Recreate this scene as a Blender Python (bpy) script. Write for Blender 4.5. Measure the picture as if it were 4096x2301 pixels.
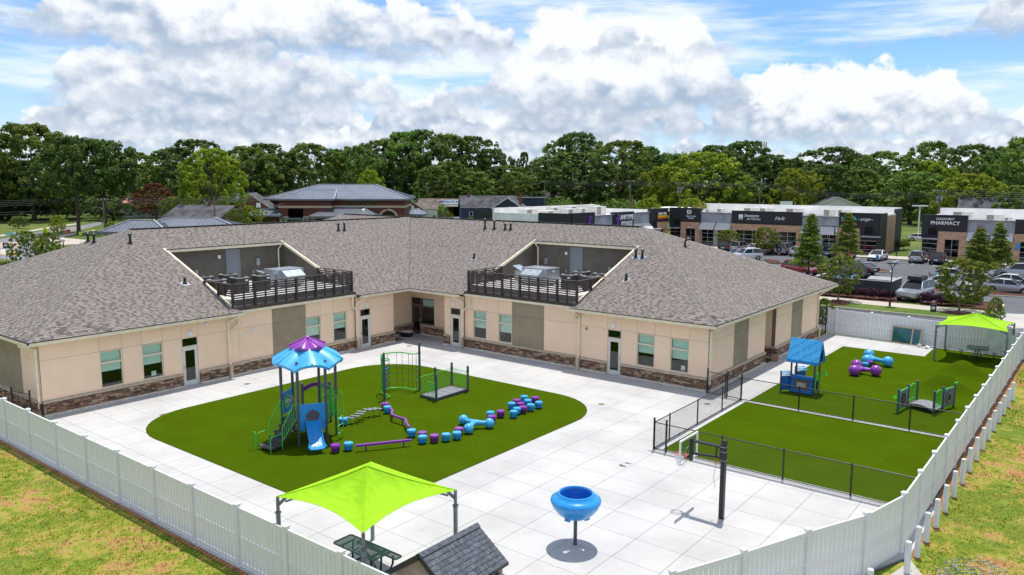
import bpy, math, random
import numpy as np
from mathutils import Matrix, Vector
random.seed(7); RNG=np.random.default_rng(7)
sc=bpy.context.scene
for o in list(bpy.data.objects): bpy.data.objects.remove(o)
COL=sc.collection
# ------------------------------------------------------------------ camera
# world: X runs along the right wing's court wall, Y along the left wing's, metres
F_PX,PITCH,ROLL,YAW,HC=3088.5,.1353,.0041,-.6643,11.0
def _basis():
    cp,sp=math.cos(PITCH),math.sin(PITCH); cr,sr=math.cos(ROLL),math.sin(ROLL)
    fw=Vector((0,cp,-sp)); up=Vector((0,sp,cp)); rt=Vector((1,0,0))
    r,u=cr*rt+sr*up,cr*up-sr*rt
    R=Matrix(((math.cos(YAW),math.sin(YAW),0),(-math.sin(YAW),math.cos(YAW),0),(0,0,1)))
    return R@fw,R@r,R@u
FW,RT,UP=_basis()
cam=bpy.data.cameras.new('camera'); cam_o=bpy.data.objects.new('camera',cam); COL.objects.link(cam_o)
M=Matrix.Identity(4)
for i in range(3): M[i][0],M[i][1],M[i][2]=RT[i],UP[i],-FW[i]
M[2][3]=HC; cam_o.matrix_world=M
cam.sensor_width=36; cam.lens=F_PX/4096*36; cam.clip_start=.3; cam.clip_end=6000
sc.camera=cam_o
def G(x,y,z=0.0):
    "photo pixel (4096 wide) -> world point on the level z"
    d=FW+RT*((x-2048)/F_PX)-UP*((y-1150.5)/F_PX); t=(z-HC)/d.z
    return Vector((d.x*t,d.y*t,z))
def at_dist(x,dist,z=0.0):
    "point in the photo column x at a ground distance from the camera"
    d=FW+RT*((x-2048)/F_PX); d.z=0; d.normalize(); return Vector((d.x*dist,d.y*dist,z))
def z_at(y,dist,x=2048):
    d=FW+RT*((x-2048)/F_PX)-UP*((y-1150.5)/F_PX); return HC+d.z/math.hypot(d.x,d.y)*dist
# ------------------------------------------------------------------ node helpers
class V:
    "tiny expression wrapper over shader nodes"
    def __init__(s,nt,sock): s.nt,s.k=nt,sock
    def _m(s,op,*a,clamp=False):
        n=s.nt.nodes.new('ShaderNodeMath'); n.operation=op; n.use_clamp=clamp
        for i,v in enumerate((s,)+a):
            if isinstance(v,V): s.nt.links.new(v.k,n.inputs[i])
            else: n.inputs[i].default_value=v
        return V(s.nt,n.outputs[0])
    def __add__(s,o): return s._m('ADD',o)
    __radd__=__add__
    def __mul__(s,o): return s._m('MULTIPLY',o)
    __rmul__=__mul__
    def __sub__(s,o): return s._m('SUBTRACT',o)
    def __rsub__(s,o): return (s*-1.0)+o
    def __truediv__(s,o): return s._m('DIVIDE',o)
    def clamp(s): return s._m('ADD',0.0,clamp=True)
    def op(s,o,*a): return s._m(o,*a)
    def ss(s,a,b):
        n=s.nt.nodes.new('ShaderNodeMapRange'); n.interpolation_type='SMOOTHSTEP'
        s.nt.links.new(s.k,n.inputs[0])
        for i,v in ((1,a),(2,b)):
            if isinstance(v,V): s.nt.links.new(v.k,n.inputs[i])
            else: n.inputs[i].default_value=v
        n.inputs[3].default_value=0; n.inputs[4].default_value=1
        return V(s.nt,n.outputs[0])
def nv(nt,x,y,z):
    n=nt.nodes.new('ShaderNodeCombineXYZ')
    for i,v in enumerate((x,y,z)):
        if isinstance(v,V): nt.links.new(v.k,n.inputs[i])
        else: n.inputs[i].default_value=v
    return n.outputs[0]
def noise(nt,vec,scale=1,detail=4,rough=.55,dist=0.0,lac=2.0):
    n=nt.nodes.new('ShaderNodeTexNoise'); nt.links.new(vec,n.inputs['Vector'])
    n.inputs['Scale'].default_value=scale; n.inputs['Detail'].default_value=detail; n.inputs['Roughness'].default_value=rough
    n.inputs['Distortion'].default_value=dist; n.inputs['Lacunarity'].default_value=lac
    return V(nt,n.outputs[0])
def voro(nt,vec,scale=1,detail=2,rough=.5,smooth=.4):
    n=nt.nodes.new('ShaderNodeTexVoronoi'); nt.links.new(vec,n.inputs['Vector']); n.feature='SMOOTH_F1'; n.normalize=True
    n.inputs['Scale'].default_value=scale; n.inputs['Detail'].default_value=detail; n.inputs['Roughness'].default_value=rough; n.inputs['Smoothness'].default_value=smooth
    return V(nt,n.outputs['Distance'])
def mixc(nt,f,a,b):
    n=nt.nodes.new('ShaderNodeMix'); n.data_type='RGBA'
    if isinstance(f,V): nt.links.new(f.k,n.inputs[0])
    else: n.inputs[0].default_value=f
    for i,v in ((6,a),(7,b)):
        if isinstance(v,(tuple,list)): n.inputs[i].default_value=(*v[:3],1)
        else: nt.links.new(v,n.inputs[i])
    return n.outputs[2]
# ------------------------------------------------------------------ sun and sky
SUN_EL=math.radians(75); SUN_DIR=Vector((-.308*math.cos(SUN_EL),.951*math.cos(SUN_EL),math.sin(SUN_EL))).normalized()
sun=bpy.data.lights.new('sun','SUN'); sun.energy=3.8; sun.angle=math.radians(.53); sun.color=(1,.965,.9)
sun_o=bpy.data.objects.new('sun',sun); COL.objects.link(sun_o); sun_o.rotation_euler=(-SUN_DIR).to_track_quat('-Z','Y').to_euler(); sun_o.location=(0,0,60)
sc.view_settings.view_transform='Standard'; sc.view_settings.look='None'; sc.view_settings.exposure=0.27; sc.view_settings.gamma=1
sc.view_settings.use_curve_mapping=False
w=bpy.data.worlds.new('World'); sc.world=w; w.use_nodes=True; nt=w.node_tree; nt.nodes.clear()
sky=nt.nodes.new('ShaderNodeTexSky'); sky.sky_type='NISHITA'; sky.sun_disc=False; sky.sun_elevation=SUN_EL; sky.sun_rotation=math.atan2(SUN_DIR.x,SUN_DIR.y)
sky.air_density=1.0; sky.dust_density=.3; sky.ozone_density=2.0; sky.altitude=200
tc=nt.nodes.new('ShaderNodeTexCoord'); sx=nt.nodes.new('ShaderNodeSeparateXYZ'); nt.links.new(tc.outputs['Generated'],sx.inputs[0])
dx,dy,dz=[V(nt,sx.outputs[i]) for i in range(3)]
hl=(dx*dx+dy*dy).op('SQRT').op('MAXIMUM',.001); hx,hy=dx/hl,dy/hl
el=dz.op('ARCSINE')                      # elevation in radians
blue=nt.nodes.new('ShaderNodeVectorMath'); blue.operation='MULTIPLY'; nt.links.new(sky.outputs[0],blue.inputs[0]); blue.inputs[1].default_value=(.080,.106,.138)
az=(dx*math.cos(YAW)+dy*math.sin(YAW)).op('ARCTAN2',dy*math.cos(YAW)-dx*math.sin(YAW))   # 0 straight ahead, seam behind
def n2(vec,scale,detail,rough=.55):
    n=nt.nodes.new('ShaderNodeTexNoise'); n.noise_dimensions='2D'; nt.links.new(vec,n.inputs['Vector'])
    n.inputs['Scale'].default_value=scale; n.inputs['Detail'].default_value=detail; n.inputs['Roughness'].default_value=rough
    return V(nt,n.outputs[0])
def v2(vec,scale,detail):
    n=nt.nodes.new('ShaderNodeTexVoronoi'); n.voronoi_dimensions='2D'; n.feature='F1'; n.normalize=True; nt.links.new(vec,n.inputs['Vector'])
    n.inputs['Scale'].default_value=scale; n.inputs['Detail'].default_value=detail; n.inputs['Roughness'].default_value=.55
    d=V(nt,n.outputs['Distance']); return 1.0-d*d*1.9
def row(cur,b,h,fq,seed,cov,det):
    "a row of cumulus: base elevation, height (deg), width frequency, seed, cover"
    b,h=math.radians(b),math.radians(h); k=1.0/h
    top=n2(nv(nt,az*fq,seed*3.1,0),1,2,.5)
    uu=az*(k*1.0); ww=el*(k*1.25)
    fine=n2(nv(nt,uu,ww+seed,0),2.2,4,.6)
    uw=uu+(fine-.5)*.22
    bub=v2(nv(nt,uw,ww+(seed-.0),0),1.55,det)
    bub2=v2(nv(nt,uw+.04,ww+(seed+.16),0),1.55,det)
    T=((top-cov)*(5.0*h)).op('MINIMUM',h*1.05)
    d=(T+(bub-.62)*(h*.62)+(fine-.5)*(h*.55))-(el-b)
    rag=(fine-.5)*(h*.7)+(top-.5)*(h*.8)
    m=d.ss(0.0,h*.14)*((el-b)+rag).ss(-h*.22,h*.2)
    t=((el-b)+rag*.8)/h
    lit=(t*1.0+(bub-bub2)*.75+(bub-.62)*.3+(fine-.5)*.55+.06).clamp()
    c=mixc(nt,lit.ss(.0,.78),(.35,.44,.565),(.82,.845,.88))
    return mixc(nt,m*.98,cur,c)
def backdrop():
    cur=blue.outputs[0]
    vv=nv(nt,az*2.2+el*3.0,el*17.0,0)
    veil=n2(vv,1.1,5,.62).ss(.37,.64)*.85
    cur=mixc(nt,veil,cur,(.82,.87,.93))
    return mixc(nt,el.ss(.17,-.02)*.7,cur,(.60,.75,.90))
def bgnode(c):
    n=nt.nodes.new('ShaderNodeBackground'); n.inputs[1].default_value=1.0; nt.links.new(c,n.inputs[0]); return n
cur=backdrop()
for r in ((.4,2.4,6.0,23.3,.36,2),(1.8,3.2,5.0,61.7,.38,2),(3.3,4.2,3.8,61.6,.40,2),(5.0,6.2,2.8,76.4,.41,2),(9.2,5.2,2.6,16.7,.44,2)): cur=row(cur,*r)
cur=mixc(nt,el.ss(.07,-.03)*.5,cur,(.72,.82,.91))      # low haze
low=bgnode(cur)
cur=backdrop()
for r in ((23,9,1.8,31.0,.47,1),(42,16,1.2,44.0,.48,1)): cur=row(cur,*r)
high=bgnode(cur)
mxs=nt.nodes.new('ShaderNodeMixShader'); nt.links.new(el.op('GREATER_THAN',math.radians(19.5)).k,mxs.inputs[0]); nt.links.new(low.outputs[0],mxs.inputs[1]); nt.links.new(high.outputs[0],mxs.inputs[2])
wo=nt.nodes.new('ShaderNodeOutputWorld'); nt.links.new(mxs.outputs[0],wo.inputs[0])
try: w.cycles.sampling_method='MANUAL'; w.cycles.sample_map_resolution=512
except Exception: pass
# ------------------------------------------------------------------ mesh helpers
class MB:
    def __init__(s): s.v=[];s.f=[];s.m=[];s.t=[];s.cm=0;s.ct=0.0
    def add(s,vs,fs):
        n=len(s.v); s.v.extend(tuple(p) for p in vs)
        for f in fs: s.f.append(tuple(i+n for i in f)); s.m.append(s.cm); s.t.append(s.ct)
        return s
    def box(s,x0,x1,y0,y1,z0,z1,T=None):
        vs=[(x,y,z) for z in (z0,z1) for x,y in ((x0,y0),(x1,y0),(x1,y1),(x0,y1))]
        if T is not None: vs=[T@Vector(p) for p in vs]
        return s.add(vs,[(3,2,1,0),(4,5,6,7),(0,1,5,4),(1,2,6,5),(2,3,7,6),(3,0,4,7)])
    def frame(s,p,q):
        p,q=Vector(p),Vector(q); d=(q-p).normalized()
        a=Vector((0,0,1)) if abs(d.z)<.95 else Vector((1,0,0))
        x=a.cross(d).normalized(); y=d.cross(x); return p,q,x,y
    def bar(s,p,q,w,h):
        "box from p to q, w across, h high"
        p,q,x,y=s.frame(p,q)
        vs=[c+x*i*w/2+y*j*h/2 for c in (p,q) for i,j in ((-1,-1),(1,-1),(1,1),(-1,1))]
        return s.add(vs,[(3,2,1,0),(4,5,6,7),(0,1,5,4),(1,2,6,5),(2,3,7,6),(3,0,4,7)])
    def cyl(s,p,q,r,r1=None,n=10,caps=True):
        r1=r if r1 is None else r1; p,q,x,y=s.frame(p,q)
        vs=[c+x*math.cos(2*math.pi*i/n)*rr+y*math.sin(2*math.pi*i/n)*rr for c,rr in ((p,r),(q,r1)) for i in range(n)]
        fs=[(i,(i+1)%n,n+(i+1)%n,n+i) for i in range(n)]
        if caps: fs+=[tuple(range(n-1,-1,-1)),tuple(range(n,2*n))]
        return s.add(vs,fs)
    def tube(s,path,r,n=8,closed=False):
        P=[Vector(p) for p in path]; m=len(P); vs=[]; up=None
        for i,p in enumerate(P):
            a=P[(i-1)%m] if (i or closed) else p; b=P[(i+1)%m] if (i<m-1 or closed) else p
            d=(b-a).normalized()
            if up is None: up=Vector((0,0,1)) if abs(d.z)<.9 else Vector((1,0,0))
            x=up.cross(d); 
            if x.length<1e-4: x=Vector((1,0,0)).cross(d)
            x.normalize(); y=d.cross(x); up=y if abs(d.z)>.9 else up
            rr=r[i] if isinstance(r,(list,tuple)) else r
            vs+=[p+x*math.cos(2*math.pi*k/n)*rr+y*math.sin(2*math.pi*k/n)*rr for k in range(n)]
        fs=[]
        for i in range(m if closed else m-1):
            a,b=i*n,((i+1)%m)*n
            fs+=[(a+k,a+(k+1)%n,b+(k+1)%n,b+k) for k in range(n)]
        if not closed: fs+=[tuple(range(n-1,-1,-1)),tuple((m-1)*n+k for k in range(n))]
        return s.add(vs,fs)
    def lathe(s,prof,n=24,c=(0,0,0),T=None):
        vs=[];m=len(prof)
        for r,z in prof:
            for k in range(n):
                p=Vector((c[0]+r*math.cos(2*math.pi*k/n),c[1]+r*math.sin(2*math.pi*k/n),c[2]+z)); vs.append(T@p if T is not None else p)
        fs=[(i*n+k,i*n+(k+1)%n,(i+1)*n+(k+1)%n,(i+1)*n+k) for i in range(m-1) for k in range(n)]
        return s.add(vs,fs)
    def ball(s,c,r,n=16,sc=(1,1,1)):
        pr=[(max(1e-4,math.sin(math.pi*i/(n//2))),-math.cos(math.pi*i/(n//2))) for i in range(n//2+1)]
        T=Matrix.Translation(c)@Matrix.Diagonal((r*sc[0],r*sc[1],r*sc[2],1)); return s.lathe(pr,n,T=T)
    def prism(s,pts,z0,z1,T=None):
        n=len(pts); vs=[(x,y,z0) for x,y in pts]+[(x,y,z1) for x,y in pts]
        if T is not None: vs=[T@Vector(p) for p in vs]
        return s.add(vs,[tuple(range(n-1,-1,-1)),tuple(range(n,2*n))]+[(i,(i+1)%n,n+(i+1)%n,n+i) for i in range(n)])
    def quad(s,*p): return s.add(p,[tuple(range(len(p)))])
    def mesh(s,name,mats,smooth=False):
        me=bpy.data.meshes.new(name); me.from_pydata([tuple(p) for p in s.v],[],s.f)
        for m in (mats if isinstance(mats,(list,tuple)) else [mats]): me.materials.append(MAT[m] if isinstance(m,str) else m)
        if any(s.m): me.polygons.foreach_set('material_index',s.m)
        if any(s.t):
            at=me.attributes.new('tint','FLOAT','FACE'); at.data.foreach_set('value',s.t)
        if smooth:
            me.polygons.foreach_set('use_smooth',[True]*len(me.polygons))
            if smooth!='all':
                try: me.set_sharp_from_angle(angle=math.radians(40))
                except Exception: pass
        me.update(); return me
    def build(s,name,mats,parent=None,smooth=False,loc=None,rz=0):
        return inst(name,s.mesh(name,mats,smooth),parent,loc,rz)
def inst(name,me,parent=None,loc=None,rz=0,mat=None):
    o=bpy.data.objects.new(name,me); COL.objects.link(o)
    if parent is not None: o.parent=parent
    if mat is not None: o.matrix_local=mat
    else:
        if loc is not None: o.location=loc
        if rz: o.rotation_euler=(0,0,rz)
    return o
def tag(o,label=None,cat=None,group=None,kind=None):
    if label: o['label']=label
    if cat: o['category']=cat
    if group: o['group']=group
    if kind: o['kind']=kind
    return o
def thing(name,label,cat,loc=(0,0,0),rz=0,group=None):
    o=bpy.data.objects.new(name,None); COL.objects.link(o); o.location=loc; o.rotation_euler=(0,0,rz); o.empty_display_size=.3
    return tag(o,label,cat,group)
def clone(o,loc=None,rz=None,label=None,parent=None,scale=None):
    c=o.copy(); COL.objects.link(c)
    if parent is not None: c.parent=parent
    if loc is not None: c.location=loc
    if rz is not None: c.rotation_euler=(0,0,rz)
    if scale is not None: c.scale=scale
    if label: c['label']=label
    for ch in o.children: clone(ch,parent=c)
    return c
def struct(o): o['kind']='structure'; return o
def stuff(o): o['kind']='stuff'; return o
def text_mesh(name,txt,size,depth=.03,shear=0,bold=0,spacing=1.0,align='CENTER'):
    c=bpy.data.curves.new(name,'FONT'); c.body=txt; c.size=size; c.extrude=depth; c.shear=shear; c.offset=bold; c.space_character=spacing
    c.align_x=align; c.resolution_u=2; o=bpy.data.objects.new(name,c); COL.objects.link(o)
    bpy.context.view_layer.update(); dg=bpy.context.evaluated_depsgraph_get()
    me=bpy.data.meshes.new_from_object(o.evaluated_get(dg)); bpy.data.objects.remove(o); return me
# ------------------------------------------------------------------ materials
MAT={}
def ramp(nt,f,stops):
    n=nt.nodes.new('ShaderNodeValToRGB'); e=n.color_ramp.elements
    while len(e)<len(stops): e.new(.5)
    for i,(p,c) in enumerate(stops): e[i].position=p; e[i].color=(*c,1)
    nt.links.new(f.k,n.inputs[0]); return n.outputs[0]
def mat(name,col,rough=.6,metal=0,var=0.0,vs=2.0,bump=0.0,bs=40.0,spec=.5,coat=0,objvar=0.0,sub=None,detail=4,stretch=(1,1,1),col2=None,coord='Object'):
    m=bpy.data.materials.new(name); m.use_nodes=True; nt=m.node_tree; b=nt.nodes['Principled BSDF']; MAT[name]=m
    b.inputs['Base Color'].default_value=(*col,1); b.inputs['Roughness'].default_value=rough; b.inputs['Metallic'].default_value=metal
    b.inputs['Specular IOR Level'].default_value=spec; b.inputs['Coat Weight'].default_value=coat; b.inputs['Coat Roughness'].default_value=.08
    vec=None
    if var or bump:
        tc=nt.nodes.new('ShaderNodeTexCoord'); mp=nt.nodes.new('ShaderNodeMapping'); mp.inputs['Scale'].default_value=stretch
        nt.links.new(tc.outputs[coord],mp.inputs[0]); vec=mp.outputs[0]
    cur=tuple(col)
    if var:
        f=noise(nt,vec,vs,detail,.6); c2=col2 or tuple(max(0,c*(1-2.2*var)) for c in col); c1=tuple(min(1,c*(1+1.4*var)) for c in col)
        cur=mixc(nt,f.ss(.3,.7),c2,c1)
    if objvar:
        oi=nt.nodes.new('ShaderNodeObjectInfo'); r=V(nt,oi.outputs['Random'])
        hs=nt.nodes.new('ShaderNodeHueSaturation'); nt.links.new((r*(2*objvar)+(1-objvar)).k,hs.inputs['Value'])
        if isinstance(cur,tuple): hs.inputs['Color'].default_value=(*cur,1)
        else: nt.links.new(cur,hs.inputs['Color'])
        cur=hs.outputs[0]
    if not isinstance(cur,tuple): nt.links.new(cur,b.inputs['Base Color'])
    if bump:
        bn=nt.nodes.new('ShaderNodeBump'); bn.inputs['Strength'].default_value=1.0; bn.inputs['Distance'].default_value=bump
        nt.links.new(noise(nt,vec,bs,3,.6).k,bn.inputs['Height']); nt.links.new(bn.outputs[0],b.inputs['Normal'])
    return m
def pieces(name,stops,rough=.85,bump=.004,bs=60,attr=False,spec=.3,var=.18,vs=14):
    "material of separate pieces: every piece its own tone (object random, or face tint when joined)"
    m=bpy.data.materials.new(name); m.use_nodes=True; nt=m.node_tree; b=nt.nodes['Principled BSDF']; MAT[name]=m
    if attr:
        a=nt.nodes.new('ShaderNodeAttribute'); a.attribute_name='tint'; r=V(nt,a.outputs['Fac'])
    else:
        a=nt.nodes.new('ShaderNodeObjectInfo'); r=V(nt,a.outputs['Random'])
    c=ramp(nt,r,stops); tc=nt.nodes.new('ShaderNodeTexCoord'); f=noise(nt,tc.outputs['Object'],vs,3,.65)
    hs=nt.nodes.new('ShaderNodeHueSaturation'); nt.links.new(c,hs.inputs['Color']); nt.links.new(((f-.5)*(4*var)+1.0).k,hs.inputs['Value'])
    nt.links.new(hs.outputs[0],b.inputs['Base Color']); b.inputs['Roughness'].default_value=rough; b.inputs['Specular IOR Level'].default_value=spec
    if bump:
        bn=nt.nodes.new('ShaderNodeBump'); bn.inputs['Distance'].default_value=bump; nt.links.new(noise(nt,tc.outputs['Object'],bs,3,.6).k,bn.inputs['Height']); nt.links.new(bn.outputs[0],b.inputs['Normal'])
    return m
def glassmat(name,tint,ior=1.5,rough=.0,refl=1.0):
    m=bpy.data.materials.new(name); m.use_nodes=True; nt=m.node_tree; nt.nodes.remove(nt.nodes['Principled BSDF']); MAT[name]=m
    fr=nt.nodes.new('ShaderNodeLayerWeight'); fr.inputs[0].default_value=.5
    tr=nt.nodes.new('ShaderNodeBsdfTransparent'); tr.inputs[0].default_value=(*tint,1)
    gl=nt.nodes.new('ShaderNodeBsdfGlossy'); gl.inputs['Roughness'].default_value=rough; gl.inputs[0].default_value=(refl,refl,refl,1)
    mx=nt.nodes.new('ShaderNodeMixShader'); nt.links.new((V(nt,fr.outputs['Facing']).op('POWER',4.0)*.85+.07).k,mx.inputs[0]); nt.links.new(tr.outputs[0],mx.inputs[1]); nt.links.new(gl.outputs[0],mx.inputs[2])
    nt.links.new(mx.outputs[0],nt.nodes['Material Output'].inputs[0]); return m
# the day-care centre
mat('stucco_tan',(.92,.675,.475),.9,var=.015,vs=1.2,bump=.002,bs=160,objvar=.03)
mat('stucco_olive',(.33,.265,.175),.9,var=.05,vs=1.2,bump=.002,bs=160,objvar=.03)
mat('stucco_char',(.115,.102,.083),.9,var=.08,vs=1.0,bump=.002,bs=120)
mat('joint',(.20,.15,.11),.95)
mat('trim_cream',(.84,.74,.54),.55,var=.04,vs=3)
mat('cap_stone',(.56,.46,.34),.85,var=.12,vs=9,bump=.002,bs=80,objvar=.06)
mat('plinth',(.62,.56,.46),.9,var=.1,vs=6,objvar=.05)
STONES=[(0, (0.085, 0.065, 0.057)), (0.18, (0.202, 0.123, 0.081)), (0.36, (0.31, 0.181, 0.108)), (0.5, (0.147, 0.102, 0.081)), (0.64, (0.419, 0.261, 0.155)), (0.8, (0.558, 0.392, 0.257)), (0.92, (0.295, 0.145, 0.095)), (1, (0.651, 0.493, 0.365))]
pieces('stone',STONES,.9,.008,45); pieces('stone_joined',STONES,.9,.008,45,attr=True)
mat('mortar',(.05,.042,.038),.95)
SHING=[(0,(.085,.073,.066)),(.3,(.140,.121,.109)),(.42,(.20,.173,.154)),(.75,(.245,.212,.188)),(1,(.285,.248,.219))]  # dark stops paint the shade between raised tabs
pieces('shingle',SHING,.92,.003,120,var=.1,vs=20); pieces('shingle_joined',SHING,.92,.003,120,attr=True,var=.1,vs=20)
pieces('cap_shingle',[(0,(.17,.15,.14)),(1,(.26,.23,.212))],.92,.003,120)
mat('roof_under',(.08,.07,.065),.95)
mat('drip_edge',(.02,.02,.02),.7)
mat('soffit',(.42,.36,.27),.8)
mat('door_paint',(.72,.70,.65),.45,var=.02)
mat('door_steel',(.20,.22,.25),.45,metal=.2)
mat('alu_dark',(.16,.15,.14),.4,metal=.6)
mat('frame_tan',(.76,.63,.47),.55)
glassmat('pane_clear',(.74,.88,.82)); glassmat('pane_dark',(.30,.36,.36))
mat('blind',(.74,.80,.73),.9)
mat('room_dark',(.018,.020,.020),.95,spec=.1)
mat('handle_metal',(.55,.55,.55),.3,metal=1)
mat('white_plastic',(.78,.78,.77),.45)
mat('screen_brown',(.062,.042,.034),.5,var=.15,vs=4,objvar=.12)
mat('deck_membrane',(.62,.60,.55),.8,var=.06,vs=.7)
mat('galv',(.52,.56,.60),.32,metal=.75,var=.08,vs=3)
mat('unit_dark',(.075,.068,.062),.55,metal=.3); mat('unit_grey',(.30,.30,.29),.5,metal=.2); mat('pipe_black',(.012,.012,.013),.45)
mat('flash_silver',(.35,.38,.42),.4,metal=.7)
mat('red_mark',(.55,.02,.02),.5)
# ground
mat('pvc_white',(.80,.81,.82),.38,var=.02,vs=2,objvar=.015)
mat('steel_black',(.014,.014,.016),.38); mat('steel_slate',(.075,.085,.105),.45,var=.06,vs=8)
mat('steel_grey',(.22,.24,.26),.45,metal=.3,var=.08,vs=6)
mat('play_green',(.055,.50,.045),.35,coat=.3); mat('play_blue',(.012,.27,.66),.30,coat=.25,var=.04,vs=3); mat('play_deep',(.005,.15,.52),.34,coat=.2)
mat('play_sky',(.055,.40,.74),.34,coat=.2,var=.05,vs=3); mat('play_purple',(.26,.035,.36),.32,coat=.3,var=.04,vs=3); mat('play_purple_dk',(.13,.012,.19),.35,coat=.3)
mat('play_brown',(.17,.075,.045),.5); mat('deck_grey',(.20,.21,.225),.7,var=.08,vs=20,bump=.002,bs=150)
mat('step_dark',(.06,.062,.07),.6,bump=.002,bs=200)
mat('rope',(.02,.02,.022),.8); mat('rope_white',(.7,.7,.68),.6)
mat('lime_cloth',(.40,.72,.018),.75,var=.05,vs=3,spec=.2,bump=.03,bs=2.2,stretch=(1,2.5,1))
mat('table_green',(.06,.13,.09),.5,coat=.1); mat('hoop_red',(.75,.035,.02),.4); mat('net_white',(.75,.73,.66),.8)
mat('shed_slate',(.065,.075,.095),.6,var=.25,vs=9,bump=.003,bs=30,objvar=.22); mat('shed_beige',(.42,.32,.22),.6,var=.05,vs=5); mat('shed_dark',(.05,.05,.058),.55)
mat('wood_raw',(.55,.44,.30),.6,var=.08,vs=6); glassmat('pane_teal',(.20,.52,.52)); mat('sheet_plastic',(.78,.79,.79),.45,var=.03,vs=2)
mat('paper_bag',(.36,.24,.15),.85,var=.15,vs=10); mat('sole_beige',(.45,.36,.27),.8); mat('metal_lid',(.25,.18,.12),.6,metal=.4)
# lime cloth lets some sun through
_m=MAT['lime_cloth'].node_tree; _b=_m.nodes['Principled BSDF']; _t=_m.nodes.new('ShaderNodeBsdfTranslucent'); _t.inputs[0].default_value=(.40,.72,.02,1)
_x=_m.nodes.new('ShaderNodeMixShader'); _x.inputs[0].default_value=.3; _m.links.new(_b.outputs[0],_x.inputs[1]); _m.links.new(_t.outputs[0],_x.inputs[2]); _m.links.new(_x.outputs[0],_m.nodes['Material Output'].inputs[0])
# ------------------------------------------------------------------ setting: ground
def S(x0,y0,s): return lambda x,y:(x0+x/s,y0+y/s)
R4=S(3072,800,2.5156); Q4=S(3072,1150,2.5156); N1=S(0,480,2.5156); N2=S(1024,480,2.5156); Z1=S(0,780,2.726); Z2=S(500,680,2.427); R3=S(2048,800,2.5156); B2=S(3072,1726,2.5156); G1=S(1024,1300,2.5156)
def gpts(f,pts,z=0): return [tuple(G(*f(*p),z)[:2]) for p in pts]
def patch(name,m,pts,z,th=.0,parent=None):
    b=MB()
    if sum(pts[i][0]*pts[(i+1)%len(pts)][1]-pts[(i+1)%len(pts)][0]*pts[i][1] for i in range(len(pts)))<0: pts=pts[::-1]
    if th: b.prism(pts,z-th,z)
    else: b.add([(x,y,z) for x,y in pts],[tuple(range(len(pts)))])
    o=b.build(name,m,parent)
    if parent is None: struct(o)
    return o
def ground_mat(name,stops,scale,rough=.95,bump=.03,bs=3,mid=None):
    m=bpy.data.materials.new(name); m.use_nodes=True; nt=m.node_tree; b=nt.nodes['Principled BSDF']; MAT[name]=m
    tc=nt.nodes.new('ShaderNodeTexCoord'); v=tc.outputs['Object']
    f=noise(nt,v,scale,6,.62)*.6+noise(nt,v,scale*7,4,.6)*.4
    c=ramp(nt,f,stops); nt.links.new(c,b.inputs['Base Color']); b.inputs['Roughness'].default_value=rough; b.inputs['Specular IOR Level'].default_value=.2
    if bump:
        bn=nt.nodes.new('ShaderNodeBump'); bn.inputs['Distance'].default_value=bump; nt.links.new(noise(nt,v,bs,4,.65).k,bn.inputs['Height']); nt.links.new(bn.outputs[0],b.inputs['Normal'])
    return m
ground_mat('field',[(.30,(.055,.085,.018)),(.48,(.085,.125,.022)),(.6,(.14,.155,.035)),(.75,(.20,.17,.06))],.05,bump=.05)
ground_mat('lawn_dry',[(.37,(.40,.17,.075)),(.42,(.36,.22,.08)),(.46,(.30,.26,.05)),(.50,(.20,.23,.025)),(.55,(.105,.17,.014)),(.60,(.19,.22,.025)),(.65,(.32,.27,.07))],.23,bump=.03,bs=14)
ground_mat('verge_grass',[(.3,(.05,.10,.012)),(.5,(.085,.14,.02)),(.66,(.15,.17,.035)),(.8,(.28,.18,.08))],.4,bump=.03,bs=9)
ground_mat('asphalt',[(.3,(.085,.088,.098)),(.5,(.115,.118,.128)),(.7,(.15,.152,.162))],.12,rough=.85,bump=.004,bs=60)
ground_mat('mulch',[(.3,(.045,.018,.012)),(.5,(.09,.038,.025)),(.7,(.15,.075,.05))],2.5,bump=.05,bs=10)
ground_mat('clay',[(.3,(.16,.07,.03)),(.5,(.30,.14,.06)),(.7,(.36,.22,.12))],1.2,bump=.02,bs=12)
ground_mat('walk',[(.3,(.40,.35,.30)),(.55,(.48,.43,.37)),(.75,(.54,.49,.43))],.5,bump=.002,bs=60)
ground_mat('road_grey',[(.3,(.15,.16,.18)),(.6,(.20,.21,.23)),(.8,(.26,.26,.28))],.1,rough=.85,bump=0)
mat('kerb_stone',(.50,.45,.38),.9,var=.1,vs=2); mat('paint_white',(.70,.70,.70),.7,var=.1,vs=3); mat('paint_yellow',(.62,.36,.05),.7,var=.1,vs=3)
mat('pink_paver',(.45,.30,.27),.9,var=.08,vs=2)
ground=MB().add([(-2600,-300,-.06),(1500,-300,-.06),(1500,2600,-.06),(-2600,2600,-.06)],[(0,1,2,3)]).build('ground','field'); struct(ground)
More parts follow.
